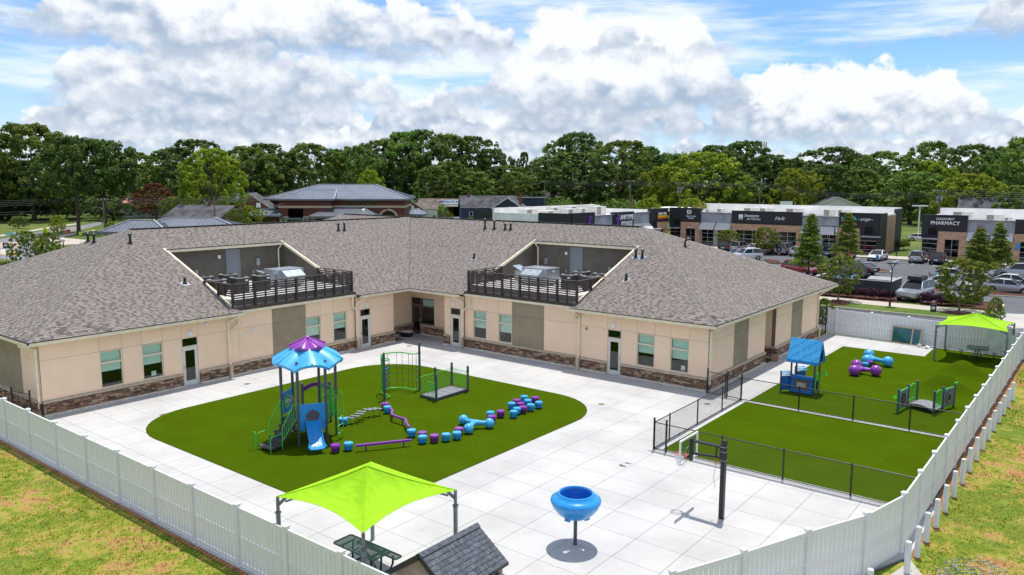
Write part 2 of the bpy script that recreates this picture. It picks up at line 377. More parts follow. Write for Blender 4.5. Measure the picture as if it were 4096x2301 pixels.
# slab concrete
def concrete(name,col):
    m=bpy.data.materials.new(name); m.use_nodes=True; nt=m.node_tree; b=nt.nodes['Principled BSDF']; MAT[name]=m
    ge=nt.nodes.new('ShaderNodeNewGeometry'); v=ge.outputs['Position']
    oi=nt.nodes.new('ShaderNodeObjectInfo'); r=V(nt,oi.outputs['Random'])
    a=noise(nt,v,.35,5,.6).ss(.35,.72); st=noise(nt,v,1.7,6,.7,.4).ss(.60,.78); fn=noise(nt,v,45,2,.6)
    c=mixc(nt,a*.95,tuple(x*1.05 for x in col),tuple(x*.85 for x in col)); c=mixc(nt,st*.6,c,(col[0]*.74,col[1]*.70,col[2]*.66))
    hs=nt.nodes.new('ShaderNodeHueSaturation'); nt.links.new(c,hs.inputs['Color']); nt.links.new((r*.06+.965+(fn-.5)*.14).k,hs.inputs['Value']); nt.links.new(hs.outputs[0],b.inputs['Base Color'])
    b.inputs['Roughness'].default_value=.85; b.inputs['Specular IOR Level'].default_value=.3
concrete('concrete',(.49,.478,.462)); concrete('concrete_warm',(.46,.43,.39))
mat('joint_dark',(.16,.155,.15),.95)
def clip(poly,cl):
    "convex clip (counter-clockwise clip polygon)"
    for i in range(len(cl)):
        a,b=cl[i],cl[(i+1)%len(cl)]; out=[]
        def ins(p): return (b[0]-a[0])*(p[1]-a[1])-(b[1]-a[1])*(p[0]-a[0])
        for j in range(len(poly)):
            p,q=poly[j],poly[(j+1)%len(poly)]; ip,iq=ins(p),ins(q)
            if ip>=0: out.append(p)
            if (ip>=0)!=(iq>=0):
                t=ip/(ip-iq); out.append((p[0]+(q[0]-p[0])*t,p[1]+(q[1]-p[1])*t))
        poly=out
        if len(poly)<3: return []
    return poly
def rrect(x0,x1,y0,y1,r,n=9,corners=(1,1,1,1)):
    out=[]
    for k,(cx,cy,a) in enumerate(((x1-r,y1-r,0),(x0+r,y1-r,90),(x0+r,y0+r,180),(x1-r,y0+r,270))):
        for i in range(n+1):
            t=math.radians(a+90*i/n); out.append((cx+r*math.cos(t),cy+r*math.sin(t)))
    return out
TURF1=rrect(-35.1,-19.05,15.75,32.5,3.3)
def in_poly(p,P):
    return all((P[(i+1)%len(P)][0]-a[0])*(p[1]-a[1])-(P[(i+1)%len(P)][1]-a[1])*(p[0]-a[0])>=0 for i,a in enumerate(P))
# pavement of the court with its slabs
pav=MB().add([(-40.6,11.6,-.035),(-9.2,11.6,-.035),(-4.0,24.5,-.035),(-4.0,58.6,-.035),(-16.3,58.9,-.035),(-16.3,39.8,-.035),(-40.6,39.8,-.035)],[(0,1,2,3,4,5,6)]).build('playground_pavement','joint_dark'); struct(pav)
XL=[-17.46-1.6*k for k in range(15,0,-1)]+[-17.46,-15.83,-14.24,-12.59,-11.0,-9.40,-7.80,-6.22,-4.6,-3.0]
YL=[17.37-1.45*k for k in range(5,0,-1)]+[17.37,18.89,20.33,21.77,23.08,24.39,25.87]+[25.87+1.52*k for k in range(1,24)]
COURT=[(-38.92,11.62),(-9.45,11.62),(-4.05,24.5),(-4.05,37.6),(-38.92,37.6)]
ALC=[(-40.2,37.6),(-16.35,37.6),(-16.35,39.45),(-40.2,39.45)]
SIDE=[(-16.35,37.6),(-14.0,37.6),(-14.0,58.8),(-16.35,58.8)]
BACK=[(-14.0,54.5),(-9.0,54.5),(-9.0,58.5),(-14.0,58.6)]
for i in range(len(XL)-1):
    for j in range(len(YL)-1):
        c=[(XL[i]+.006,YL[j]+.006),(XL[i+1]-.006,YL[j]+.006),(XL[i+1]-.006,YL[j+1]-.006),(XL[i]+.006,YL[j+1]-.006)]
        if all(in_poly(p,[(x*.985-.4,y*.985+.36) for x,y in TURF1]) for p in c): continue
        if all(-13.8<p[0] and 28.6<p[1]<54.3 for p in c): continue
        for k,cl in enumerate((COURT,ALC,SIDE,BACK)):
            P=clip(c,cl)
            if len(P)>2 and abs(sum(P[n][0]*P[(n+1)%len(P)][1]-P[(n+1)%len(P)][0]*P[n][1] for n in range(len(P))))>.05:
                cx,cy=P[0]; MB().prism([(x-cx,y-cy) for x,y in P],-.09,0).build('slab','concrete',pav,loc=(cx,cy,0))
# artificial turf
def turf_material():
    m=bpy.data.materials.new('turf'); m.use_nodes=True; nt=m.node_tree; b=nt.nodes['Principled BSDF']; MAT['turf']=m
    ge=nt.nodes.new('ShaderNodeNewGeometry'); v=ge.outputs['Position']
    f=noise(nt,v,60,3,.7); g=noise(nt,v,.5,4,.6); h=noise(nt,v,9,3,.6)
    c=mixc(nt,f.ss(.3,.75),(.036,.072,.002),(.094,.152,.005)); c=mixc(nt,(g*.7+h*.3).ss(.40,.60)*.55,c,(.050,.085,.002))
    nt.links.new(c,b.inputs['Base Color']); b.inputs['Roughness'].default_value=1; b.inputs['Specular IOR Level'].default_value=0
    bn=nt.nodes.new('ShaderNodeBump'); bn.inputs['Distance'].default_value=.02; nt.links.new(noise(nt,v,90,3,.7).k,bn.inputs['Height']); nt.links.new(bn.outputs[0],b.inputs['Normal'])
turf_material()
struct(MB().prism(TURF1,-.02,.028).build('artificial_turf','turf'))
struct(MB().prism([(-14.1,28.2),(-4.25,28.2),(-4.25,37.25),(-14.1,37.25)],-.02,.03).build('artificial_turf','turf'))
def mound(x,y):
    z=.028
    for cx,cy,sx,sy,h in ((-6.62,45.9,.92,1.05,1.0),(-6.35,50.4,.95,1.05,.9)):
        z+=h*math.exp(-(((x-cx)/sx)**2+((y-cy)/sy)**2)*.95)
    return z
b=MB(); nx,ny=60,110; xs=np.linspace(-14.05,-4.25,nx); ys=np.linspace(37.55,57.95,ny)
vs=[(x,y,mound(x,y)) for y in ys for x in xs]; fs=[]
for j in range(ny-1):
    for i in range(nx-1):
        cx,cy=(xs[i]+xs[i+1])/2,(ys[j]+ys[j+1])/2
        if cx<-9.05 and cy>54.6: continue
        fs.append((j*nx+i,j*nx+i+1,(j+1)*nx+i+1,(j+1)*nx+i))
b.add(vs,fs); struct(b.build('artificial_turf','turf',smooth='all'))
# concrete strips carrying the chain-link fences
for n,(x0,x1,y0,y1) in enumerate(((-14.55,-4.2,27.75,28.2),(-14.55,-14.1,28.2,37.25),(-14.55,-4.2,37.25,37.55))):
    struct(MB().box(x0,x1,y0,y1,-.05,.035).build('mow_strip','concrete'))
# lawn outside the fences
struct(patch('lawn','lawn_dry',[(-80,-40),(40,-40),(40,57),(-3.9,57),(-4.0,24.4),(-9.0,11.5),(-80,11.5)],-.03))
struct(patch('clay_strip','clay',[(-46,11.46),(-9.2,11.46),(-9.2,11.6),(-46,11.6)],-.02))
struct(patch('clay_strip','clay',[(-4.25,24.4),(-3.98,24.3),(-3.86,57),(-4.15,57)],-.02))
struct(MB().prism([(-9.1,11.4),(-7.0,16.0),(-6.3,17.9),(-5.4,20.1),(-4.4,22.2),(-3.95,24.2),(-3.2,22.9),(-4.0,20.6),(-5.0,18.2),(-6.4,14.8),(-8.2,11.0)],-.06,-.005).build('concrete_apron','concrete_warm'))
# drive, verge, pavement and car park behind
struct(patch('driveway','asphalt',[(-60,60.4),(14,60.4),(14,71.3),(-60,71.3)],-.035))
struct(patch('car_park','asphalt',[(-62,80.4),(20,80.4),(20,123.4),(-62,123.4)],-.035))
struct(patch('driveway','asphalt',[(-7.2,71.3),(20,71.3),(20,80.4),(-7.2,80.4)],-.034))
struct(patch('pavement','walk',[(-40,75.3),(-8.6,75.3),(-8.6,78.2),(-40,78.2)],-.0,.05))
struct(patch('pavement','walk',[(-64,123.6),(20,123.6),(20,128.6),(-64,128.6)],.1,.2))
struct(patch('concrete_apron','concrete_warm',gpts(R4,[(2390,1140),(2700,1150),(2700,1290),(2480,1290),(2250,1200)]),-.028))
struct(patch('verge','verge_grass',[(-40,71.6),(-9.5,71.6),(-9.5,75.3),(-40,75.3)],.03,.08))
struct(patch('flower_bed','mulch',[(-40,78.2),(-15.7,78.2),(-15.7,81.5),(-40,81.5)],.02,.06))
struct(patch('flower_bed','mulch',gpts(R4,[(1500,1035),(1850,1070),(2260,1110),(2370,1062),(2300,1030),(1870,1020)]),.04,.1))
struct(patch('flower_bed','mulch',gpts(R4,[(640,1010),(760,1015),(830,1035),(800,1062),(640,1070)]),.06,.05))
struct(patch('flower_bed','mulch',gpts(R4,[(1760,1125),(1900,1118),(2050,1140),(1990,1165),(1800,1150)]),.06,.05))
struct(patch('flower_bed','mulch',gpts(R4,[(1625,890),(1740,900),(1750,935),(1640,928)]),.08,.12))
struct(patch('flower_bed','mulch',gpts(R4,[(2110,922),(2700,940),(2700,980),(2120,955)]),.08,.12))
struct(patch('flower_bed','mulch',gpts(R4,[(1035,700),(1150,703),(1230,720),(1220,733),(1040,722)]),.08,.12))
struct(patch('flower_bed','mulch',gpts(R4,[(-40,598),(100,610),(140,640),(10,640)]),.08,.12))
def kerb(pts,w=.15,h=.13,m='kerb_stone'):
    b=MB()
    for p,q in zip(pts,pts[1:]): b.bar((p[0],p[1],h/2-.04),(q[0],q[1],h/2-.04),w,h+.08)
    return struct(b.build('kerb',m))
kerb([(-40,71.5),(-9.4,71.5)]); kerb([(-62,123.5),(20,123.5)])
kerb(gpts(R4,[(1850,1045),(1870,1020),(2240,1030),(2340,1050),(2375,1072),(2330,1108),(2270,1118)]))
kerb(gpts(R4,[(1622,888),(1630,932),(1760,945)])); kerb(gpts(R4,[(2105,962),(2700,990)])); kerb(gpts(R4,[(1040,725),(1225,737),(1240,722)]))
# stall markings
b=MB()
for k in range(30):
    x=-52+2.72*k; b.box(x-.05,x+.05,117.9,123.3,-.033,-.030)
for k in range(12):
    x=-12+2.72*k; b.box(x-.05,x+.05,89.5,95,-.033,-.030)
struct(b.build('stall_marking','paint_white'))
# the street and roundabout on the left
struct(patch('road','road_grey',gpts(Z1,[(0,478),(380,405),(660,358),(920,325),(1090,292),(1110,318),(930,370),(700,415),(560,452),(420,480),(520,560),(430,660),(240,720),(0,690)]),-.045))
struct(patch('crosswalk','pink_paver',gpts(Z1,[(0,514),(235,508),(205,570),(0,578)]),-.040))
struct(patch('pavement','walk',gpts(Z1,[(0,435),(260,395),(620,335),(850,308),(850,320),(620,352),(260,412),(0,454)]),-.02))
struct(patch('pavement','walk',gpts(Z1,[(575,460),(690,432),(900,398),(1030,378),(1040,388),(720,448),(690,466),(880,482),(960,492),(930,530),(640,545),(430,480),(480,470)]),-.03))
struct(patch('pavement','walk',gpts(Z1,[(0,592),(155,585),(130,650),(0,640)]),-.03)); struct(patch('pavement','walk',gpts(Z1,[(0,752),(90,748),(60,765),(0,770)]),-.03))
def stripe(pts,w,m='paint_yellow',z=-.036):
    b=MB()
    for p,q in zip(pts,pts[1:]): b.bar((p[0],p[1],z),(q[0],q[1],z),w,.004)
    return struct(b.build('lane_marking',m))
stripe(gpts(Z1,[(360,440),(560,402),(740,372),(930,342)]),.35); stripe(gpts(Z1,[(420,436),(600,404),(760,378),(930,352)]),.35)
stripe(gpts(Z1,[(0,640),(100,655),(170,660),(240,665)]),.4); stripe(gpts(Z1,[(150,600),(140,630),(180,655)]),.4)
struct(patch('road','road_grey',gpts(Z2,[(930,390),(1370,392),(1400,450),(1000,442)]),-.045)); struct(patch('road','road_grey',gpts(Z2,[(0,330),(140,328),(120,372),(0,385)]),-.045))
struct(patch('car_park','road_grey',gpts(N2,[(1400,935),(2230,928),(2600,1010),(1400,1010)]),-.045))
struct(patch('driveway','walk',gpts(Z2,[(670,310),(800,310),(790,326),(680,328)]),-.045)); struct(patch('pavement','walk',gpts(Z2,[(1180,448),(1370,452),(1370,460),(1180,457)]),-.04))
# ------------------------------------------------------------------ the day-care building
BL=Vector((-39,38,0))
bld=thing('childcare_building','long L-shaped tan building with brown shingle hip roofs around the playground','building',BL)
def bb(b,name,m,parent=bld,smooth=False): return b.build(name,m,parent,smooth,loc=(-BL if parent is bld else None))
def wall_map(kind,c): return (lambda s,d,z:(s,c+d,z)) if kind=='y' else (lambda s,d,z:(c-d,s,z))
def pbox(b,f,s0,s1,d0,d1,z0,z1):
    vs=[f(s,d,z) for z in (z0,z1) for s,d in ((s0,d0),(s1,d0),(s1,d1),(s0,d1))]
    return b.add(vs,[(3,2,1,0),(4,5,6,7),(0,1,5,4),(1,2,6,5),(2,3,7,6),(3,0,4,7)])
def frame_rect(b,f,s0,s1,z0,z1,w,d0,d1):
    pbox(b,f,s0,s0+w,d0,d1,z0,z1); pbox(b,f,s1-w,s1,d0,d1,z0,z1); pbox(b,f,s0+w,s1-w,d0,d1,z1-w,z1); pbox(b,f,s0+w,s1-w,d0,d1,z0,z0+w)
JZ=2.66
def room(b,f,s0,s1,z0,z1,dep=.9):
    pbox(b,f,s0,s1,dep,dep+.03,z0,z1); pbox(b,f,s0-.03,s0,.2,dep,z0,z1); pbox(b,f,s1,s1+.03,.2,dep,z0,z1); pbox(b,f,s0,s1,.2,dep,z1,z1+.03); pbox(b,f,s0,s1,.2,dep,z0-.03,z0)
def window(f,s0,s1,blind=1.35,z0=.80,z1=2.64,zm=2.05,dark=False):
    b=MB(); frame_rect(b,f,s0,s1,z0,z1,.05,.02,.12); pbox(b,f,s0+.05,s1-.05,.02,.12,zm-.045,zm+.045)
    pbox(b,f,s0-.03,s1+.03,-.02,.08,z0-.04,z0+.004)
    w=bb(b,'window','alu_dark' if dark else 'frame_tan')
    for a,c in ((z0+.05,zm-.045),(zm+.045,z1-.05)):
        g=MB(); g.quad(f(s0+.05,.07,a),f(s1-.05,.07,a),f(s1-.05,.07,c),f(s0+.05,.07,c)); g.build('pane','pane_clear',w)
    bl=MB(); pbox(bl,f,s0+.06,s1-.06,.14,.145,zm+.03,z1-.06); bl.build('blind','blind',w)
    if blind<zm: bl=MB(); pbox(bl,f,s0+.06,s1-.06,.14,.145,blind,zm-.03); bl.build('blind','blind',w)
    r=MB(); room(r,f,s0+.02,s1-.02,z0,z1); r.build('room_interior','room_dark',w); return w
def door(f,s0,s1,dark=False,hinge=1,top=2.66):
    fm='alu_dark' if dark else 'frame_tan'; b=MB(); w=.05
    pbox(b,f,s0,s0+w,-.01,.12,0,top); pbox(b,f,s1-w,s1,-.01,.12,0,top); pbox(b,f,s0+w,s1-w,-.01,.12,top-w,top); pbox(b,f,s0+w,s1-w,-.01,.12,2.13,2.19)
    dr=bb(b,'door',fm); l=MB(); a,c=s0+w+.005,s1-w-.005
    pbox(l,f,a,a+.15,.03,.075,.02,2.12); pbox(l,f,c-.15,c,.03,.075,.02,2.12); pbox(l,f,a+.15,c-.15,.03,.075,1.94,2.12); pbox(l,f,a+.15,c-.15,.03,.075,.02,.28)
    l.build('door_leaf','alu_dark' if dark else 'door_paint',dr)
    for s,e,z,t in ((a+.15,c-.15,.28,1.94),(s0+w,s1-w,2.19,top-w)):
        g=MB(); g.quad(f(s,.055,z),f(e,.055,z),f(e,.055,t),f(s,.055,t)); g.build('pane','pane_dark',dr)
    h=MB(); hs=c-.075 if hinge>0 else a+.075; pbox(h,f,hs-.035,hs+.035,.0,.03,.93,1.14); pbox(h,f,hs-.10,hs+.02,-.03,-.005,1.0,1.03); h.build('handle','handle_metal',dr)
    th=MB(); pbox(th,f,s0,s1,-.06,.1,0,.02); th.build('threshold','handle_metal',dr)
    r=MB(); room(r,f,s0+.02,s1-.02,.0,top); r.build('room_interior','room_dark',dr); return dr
STONE_LIST=[]
def wainscot(f,s0,s1,end0=0,end1=0):
    "stone base between s0 and s1, end overhangs for outer corners"
    b=MB(); pbox(b,f,s0,s1,-.055,.02,.09,.64); bb(b,'stone_backing','mortar')
    b=MB(); pbox(b,f,s0-end0*.12,s1+end1*.12,-.13,.0,.64,.735); pbox(b,f,s0-end0*.06,s1+end1*.06,-.06,.0,.735,.76); bb(b,'stone_cap','cap_stone')
    n=max(1,round((s1-s0)/.9)); L=(s1-s0)/n
    for i in range(n):
        b=MB(); a,c=s0+i*L+.006,s0+(i+1)*L-.006
        if i==0: a-=end0*.16
        if i==n-1: c+=end1*.16
        vs=[f(s,d,z) for s in (a,c) for d,z in ((.0,-.02),(-.19,-.02),(-.19,.05),(-.12,.105),(0,.105))]
        b.add(vs,[(0,1,2,3,4),(9,8,7,6,5)]+[(i,5+i,5+(i+1)%5,(i+1)%5) for i in range(5)]); bb(b,'plinth_block','plinth')
    z=.105
    while z<.625:
        h=min(random.choice((.045,.06,.075,.09,.105)),.635-z)
        if h<.03: break
        s=s0-end0*.08
        while s<s1+end1*.08-.02:
            l=min(random.choice((.12,.18,.24,.3,.36,.46)),s1+end1*.08-s)
            if s1+end1*.08-s-l<.08: l=s1+end1*.08-s
            STONE_LIST.append((f,s+l/2,z+h/2,l-.010,h-.008,random.uniform(.025,.05))); s+=l
        z+=h
def facade(f,segs,ztop,wains=True,upper=True):
    wb=MB()
    for s0,s1,k,*r in segs:
        if k in 'wd':
            pbox(wb,f,s0,s1,.018,.25,(2.64 if k=='w' else 2.66),ztop)
            if k=='w': pbox(wb,f,s0,s1,.018,.25,0,.79)
        else: pbox(wb,f,s0,s1,.018,.25,0,ztop)
    bb(wb,'wall','joint')
    g=.007
    for s0,s1,k,*r in segs:
        m='stucco_olive' if k=='b' else 'stucco_tan'
        def pan(a,c,z0,z1,mm=m):
            b=MB(); pbox(b,f,a+g,c-g,0,.03,z0+g,z1-g); bb(b,'wall_panel',mm)
        pan(s0,s1,JZ,ztop)
        if k in 'pb': pan(s0,s1,.735 if wains else 0,JZ)
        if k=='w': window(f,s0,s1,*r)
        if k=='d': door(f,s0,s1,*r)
    if wains:
        cur=None
        for s0,s1,k,*r in segs+[(None,None,'d')]:
            if k=='d':
                if cur: wainscot(f,cur[0]+.0,cur[1])
                cur=None
            else: cur=(s0,s1) if cur is None else (cur[0],s1)
fR=wall_map('y',38.0); fR0=wall_map('y',37.9); fL=wall_map('x',-39.0); fL0=wall_map('x',-38.9)
# right wing, court side: outer part, deck part, inner part
facade(fR0,[(-24.5,-22.68,'p'),(-22.68,-21.73,'d'),(-21.73,-20.74,'p'),(-20.74,-19.62,'w',1.55),(-19.62,-18.67,'p'),(-18.67,-17.57,'w',1.5),(-17.57,-16.475,'p')],3.5)
facade(fR,[(-33.75,-33.0,'p'),(-33.0,-31.86,'w',1.5),(-31.86,-30.85,'p'),(-30.85,-29.75,'w',1.45),(-29.75,-27.25,'b'),(-27.25,-24.5,'p')],3.55)
facade(fR0,[(-35.5,-34.97,'p'),(-34.97,-34.0,'d'),(-34.0,-33.75,'p')],3.5)
facade(fL0,[(14.085,16.77,'p'),(16.77,17.88,'w',1.6),(17.88,18.87,'p'),(18.87,19.98,'w',1.55),(19.98,21.0,'p'),(21.0,21.96,'d',False,-1),(21.96,24.4,'p')],3.5)
facade(fL,[(24.4,26.75,'p'),(26.75,29.16,'b'),(29.16,30.28,'w',1.45),(30.28,31.27,'p'),(31.27,32.36,'w',1.6),(32.36,33.05,'p')],3.55)
facade(fL0,[(33.05,33.38,'p'),(33.38,34.33,'d',False,-1),(34.33,36.42,'p')],3.5)
# entrance recess in the inner corner
fA=wall_map('x',-40.3); fB=wall_map('y',39.55)
facade(fA,[(36.42,39.55,'p')],3.5)
facade(fB,[(-40.3,-39.35,'d',True),(-39.35,-38.05,'w',2.0,.80,2.64,2.05,True),(-38.05,-35.5,'p')],3.5)
b=MB(); b.box(-40.28,-38.93,36.36,36.415,0,3.49); b.box(-35.495,-35.43,37.93,39.53,0,3.49); bb(b,'wall_return','stucco_tan')
# right end wall (faces the side playground), with its shallow recess
fE=wall_map('x',-16.45); fE2=wall_map('x',-18.1)
facade(fE,[(37.935,41.3,'p'),(41.3,43.45,'b'),(43.45,46.2,'p')],3.5)
facade(fE,[(48.05,51.0,'p'),(51.0,53.2,'b'),(53.2,56.6,'p')],3.5)
facade(fE2,[(46.2,48.05,'p')],3.5)
b=MB(); b.box(-18.08,-16.48,48.055,48.09,.0,3.49); b.box(-18.08,-16.48,46.15,46.195,0,3.49); b.box(-18.08,-16.48,56.61,56.65,0,3.49); bb(b,'wall_return','stucco_tan')
wainscot(wall_map('y',48.05),-18.05,-16.45,0,1)
# left end wall (faces the camera side)
fS=wall_map('y',14.05)
facade(fS,[(-52,-41.0,'b'),(-41.0,-38.925,'p')],3.5)
# plain back walls close the volume
b=MB(); b.box(-60,-59.8,14.05,59,0,3.5); b.box(-70.8,-18.1,58.8,59,0,3.5); b.box(-60,-52,14.05,14.25,0,3.5); b.box(-18.4,-18.1,56.65,59,0,3.5); bb(b,'back_wall','stucco_tan')
# stones: the 300 nearest as pieces, the rest joined
rs=random.Random(3)
def chunk(k):
    r=random.Random(k); b=MB(); i=.04
    vs=[(-.5,-.5,-.5),(.5,-.5,-.5),(.5,.5,-.5),(-.5,.5,-.5)]
    q=[(-.5+r.random()*i,-.5-r.random()*.5),(.5-r.random()*i,-.5-r.random()*.5)]
    vs=[(-.5,.5,-.5),(.5,.5,-.5),(.5,.5,.5),(-.5,.5,.5),(-.47,-.5-r.random()*.25,-.42),(.47,-.5-r.random()*.25,-.44),(.46,-.5-r.random()*.25,.43),(-.47,-.5-r.random()*.25,.44)]
    return vs,[(4,5,6,7),(0,1,5,4),(1,2,6,5),(2,3,7,6),(3,0,4,7)]
CH=[chunk(k) for k in range(6)]; CHM=[MB().add(*c).mesh('stone','stone') for c in CH]
def sdist(e):
    p=Vector(e[0](e[1],0,e[2])); return (p-Vector((0,0,HC))).length+(8 if e[0] is fS else 0)
STONE_LIST.sort(key=sdist); bj=MB()
for n,(f,s,z,l,h,dp) in enumerate(STONE_LIST):
    p0,p1=Vector(f(s,0,z)),Vector(f(s+1,0,z)); ang=math.atan2(p1.y-p0.y,p1.x-p0.x); k=rs.randrange(6)
    c=Vector(f(s,-.05-dp/2+.004,z))
    T=Matrix.Translation(c)@Matrix.Rotation(ang,4,'Z')@Matrix.Diagonal((l,dp+.02,h,1))
    if n<300: inst('stone',CHM[k],bld,mat=Matrix.Translation(-BL)@T)
    else: bj.ct=rs.random()*.98+.02; bj.add([T@Vector(v) for v in CH[k][0]],CH[k][1])
stuff(bb(bj,'stonework','stone_joined'))
# ------------------------------------------------------------------ roof
SL=.39; ZE=3.66; RUN=10.95; ZR=ZE+SL*RUN
HL=.927; HR=.95
roofp=MB()
E1=(-38.55,13.55); 
LRe=(-49.5,13.55+RUN*HL); RRe=(-16-RUN*HR,48.5); PK=(-49.5,48.5); FAR=(-58.4,48.5)
def P3(x,y,z): return (x,y,z-.02)
well=[(24.45,33.0,8.05)]
# slope surfaces beneath the shingles (the two court slopes are cut round the roof wells)
L=lambda u,w:P3(-38.55-w,u,ZE+SL*w); Rr=lambda u,w:P3(u,37.55+w,ZE+SL*w)
def hipL(w): return 13.55+w*HL
def hipR(w): return -16-w*HR
roofp.quad(L(hipL(0),0),L(24.45,0),L(24.45,8.05),L(hipL(8.05),8.05))
roofp.quad(L(33.0,0),L(37.55,0),L(37.55+8.05,8.05),L(33.0,8.05))
roofp.quad(L(hipL(8.05),8.05),L(45.6,8.05),L(48.5,RUN),L(hipL(RUN),RUN))
roofp.quad(Rr(-38.55,0),Rr(-33.6,0),Rr(-33.6,8.05),Rr(-46.6,8.05))
roofp.quad(Rr(-25.1,0),Rr(-16,0),Rr(hipR(8.05),8.05),Rr(-25.1,8.05))
roofp.quad(Rr(-46.6,8.05),Rr(hipR(8.05),8.05),Rr(hipR(RUN),RUN),Rr(-49.5,RUN))
roofp.quad(P3(-49.5,48.5,ZR),P3(-60.45,37.55,ZE),P3(-69.3,37.55,ZE),P3(*FAR,ZR))
roofp.quad(P3(-38.55,13.55,ZE),P3(*LRe,ZR),P3(-60.45,13.55,ZE)); roofp.quad(P3(-16,37.55,ZE),P3(-16,59.45,ZE),P3(*RRe,ZR))
roofp.quad(P3(*LRe,ZR),P3(*PK,ZR),P3(-60.45,37.55,ZE),P3(-60.45,13.55,ZE)); roofp.quad(P3(*RRe,ZR),P3(-16,59.45,ZE),P3(-69.3,59.45,ZE),P3(*FAR,ZR)); roofp.quad(P3(*FAR,ZR),P3(-69.3,59.45,ZE),P3(-69.3,37.55,ZE))
roof=bb(roofp,'roof','roof_under')
TABS=[]
def course_tabs(pos,slope,run,intervals,seed):
    "laminated shingles: overlapping tabs of uneven width in courses of 14 cm"
    r=random.Random(seed); cs=1/math.sqrt(1+slope*slope); ex=.143*cs; k=0; w=0.0
    while w<run-.02:
        for a,c in intervals(min(run,w+ex*.5)):
            u=a; lo=k%2==0; first=r.uniform(.05,.3)
            while u<c-.01:
                l=(r.uniform(.07,.20) if lo else r.uniform(.11,.42)) if first is None else first; first=None; l=min(l,c-u)
                TABS.append((pos,slope,u,u+l,w,min(ex*1.05,run-w),.005 if lo else .017,(.14+r.random()*.26 if lo else .48+r.random()*.46))); u+=l; lo=(not lo) if r.random()<.86 else lo  # low tabs tinted dark: shade of the gaps put into their colour
        w+=ex; k+=1
def intL(w):
    a,c=hipL(w),37.55+w
    return [(a,24.45),(33.0,c)] if w<8.05 else [(a,c)]
def intR(w):
    a,c=-38.55-w,hipR(w)
    return [(a,-33.6),(-25.1,c)] if w<8.05 else [(a,c)]
course_tabs(lambda u,w,z:(-38.55-w,u,ZE+SL*w+z),SL,RUN,intL,1)
course_tabs(lambda u,w,z:(u,37.55+w,ZE+SL*w+z),SL,RUN,intR,2)
course_tabs(lambda u,w,z:(u,37.55+w,ZE+SL*w+z),SL,RUN,lambda w:[(-69.3+w,-60.45+w)] if w>5 else [],5)
SLL=SL/HL; SLR=SL/HR
course_tabs(lambda u,w,z:(-u,13.55+w,ZE+SLL*w+z),SLL,RUN*HL,lambda w:[(38.55+w/HL,60.45-w/HL)],3)
course_tabs(lambda u,w,z:(-16-w,u,ZE+SLR*w+z),SLR,RUN*HR,lambda w:[(37.55+w/HR,59.45-w/HR)],4)
def tab_geo(pos,u0,u1,w,e,h):
    g=.004
    vs=[pos(u0+g,w,h),pos(u1-g,w,h),pos(u1-g,w+e,.003),pos(u0+g,w+e,.003),pos(u0+g,w,-.008),pos(u1-g,w,-.008),pos(u0+g,w+e,-.008),pos(u1-g,w+e,-.008)]
    return vs,[(0,1,2,3),(4,5,1,0),(4,0,3,6),(1,5,7,2)]
TABS.sort(key=lambda t:(Vector(t[0](t[2],t[4],0))-Vector((0,0,HC))).length)
bj=MB()
for n,(pos,sl,u0,u1,w,e,h,t) in enumerate(TABS):
    vs,fs=tab_geo(pos,u0,u1,w,e,h)
    if n<300:
        c=Vector(vs[0]); MB().add([Vector(v)-c for v in vs],fs).build('shingle','shingle',roof,loc=c)
    else: bj.ct=t+.001; bj.add(vs,fs)
stuff(bj.build('shingles','shingle_joined',roof))
# hip caps, ridge caps
def caps(p,q,name,n0,indiv=True,wd=.16,drop=.06):
    p,q=Vector(p),Vector(q); d=(q-p); n=int(d.length/.145); d/=n; bj=MB()
    side=Vector((d.y,-d.x,0)).normalized()
    for i in range(n):
        a=p+d*i; c=a+d*1.25; b=MB()
        vs=[a+side*wd+Vector((0,0,.03-drop)),a+Vector((0,0,.045)),a-side*wd+Vector((0,0,.03-drop)),c+side*wd+Vector((0,0,.018-drop)),c+Vector((0,0,.028)),c-side*wd+Vector((0,0,.018-drop))]
        fs=[(0,1,4,3),(1,2,5,4),(0,2,1)]
        if indiv: MB().add([v-a for v in vs],fs).build(name,'cap_shingle',roof,loc=a)
        else: bj.add(vs,fs)
    if not indiv: bj.build(name,'cap_shingle',roof)
caps((-38.55,13.55,ZE),(*LRe,ZR),'hip_cap',0,drop=.075); caps((-16,37.55,ZE),(*RRe,ZR),'hip_cap',0,drop=.075)
caps((-16,59.45,ZE),(*RRe,ZR),'hip_cap_row',0,False,.16,.075)
b=MB()
for p,q in (((*LRe,ZR),(-49.5,47.2,ZR)),((*PK,ZR),(*RRe,ZR)),((*PK,ZR),(*FAR,ZR))):
    b.bar((p[0],p[1],p[2]+.03),(q[0],q[1],q[2]+.03),.26,.05)
b.build('ridge_vent','drip_edge',roof)
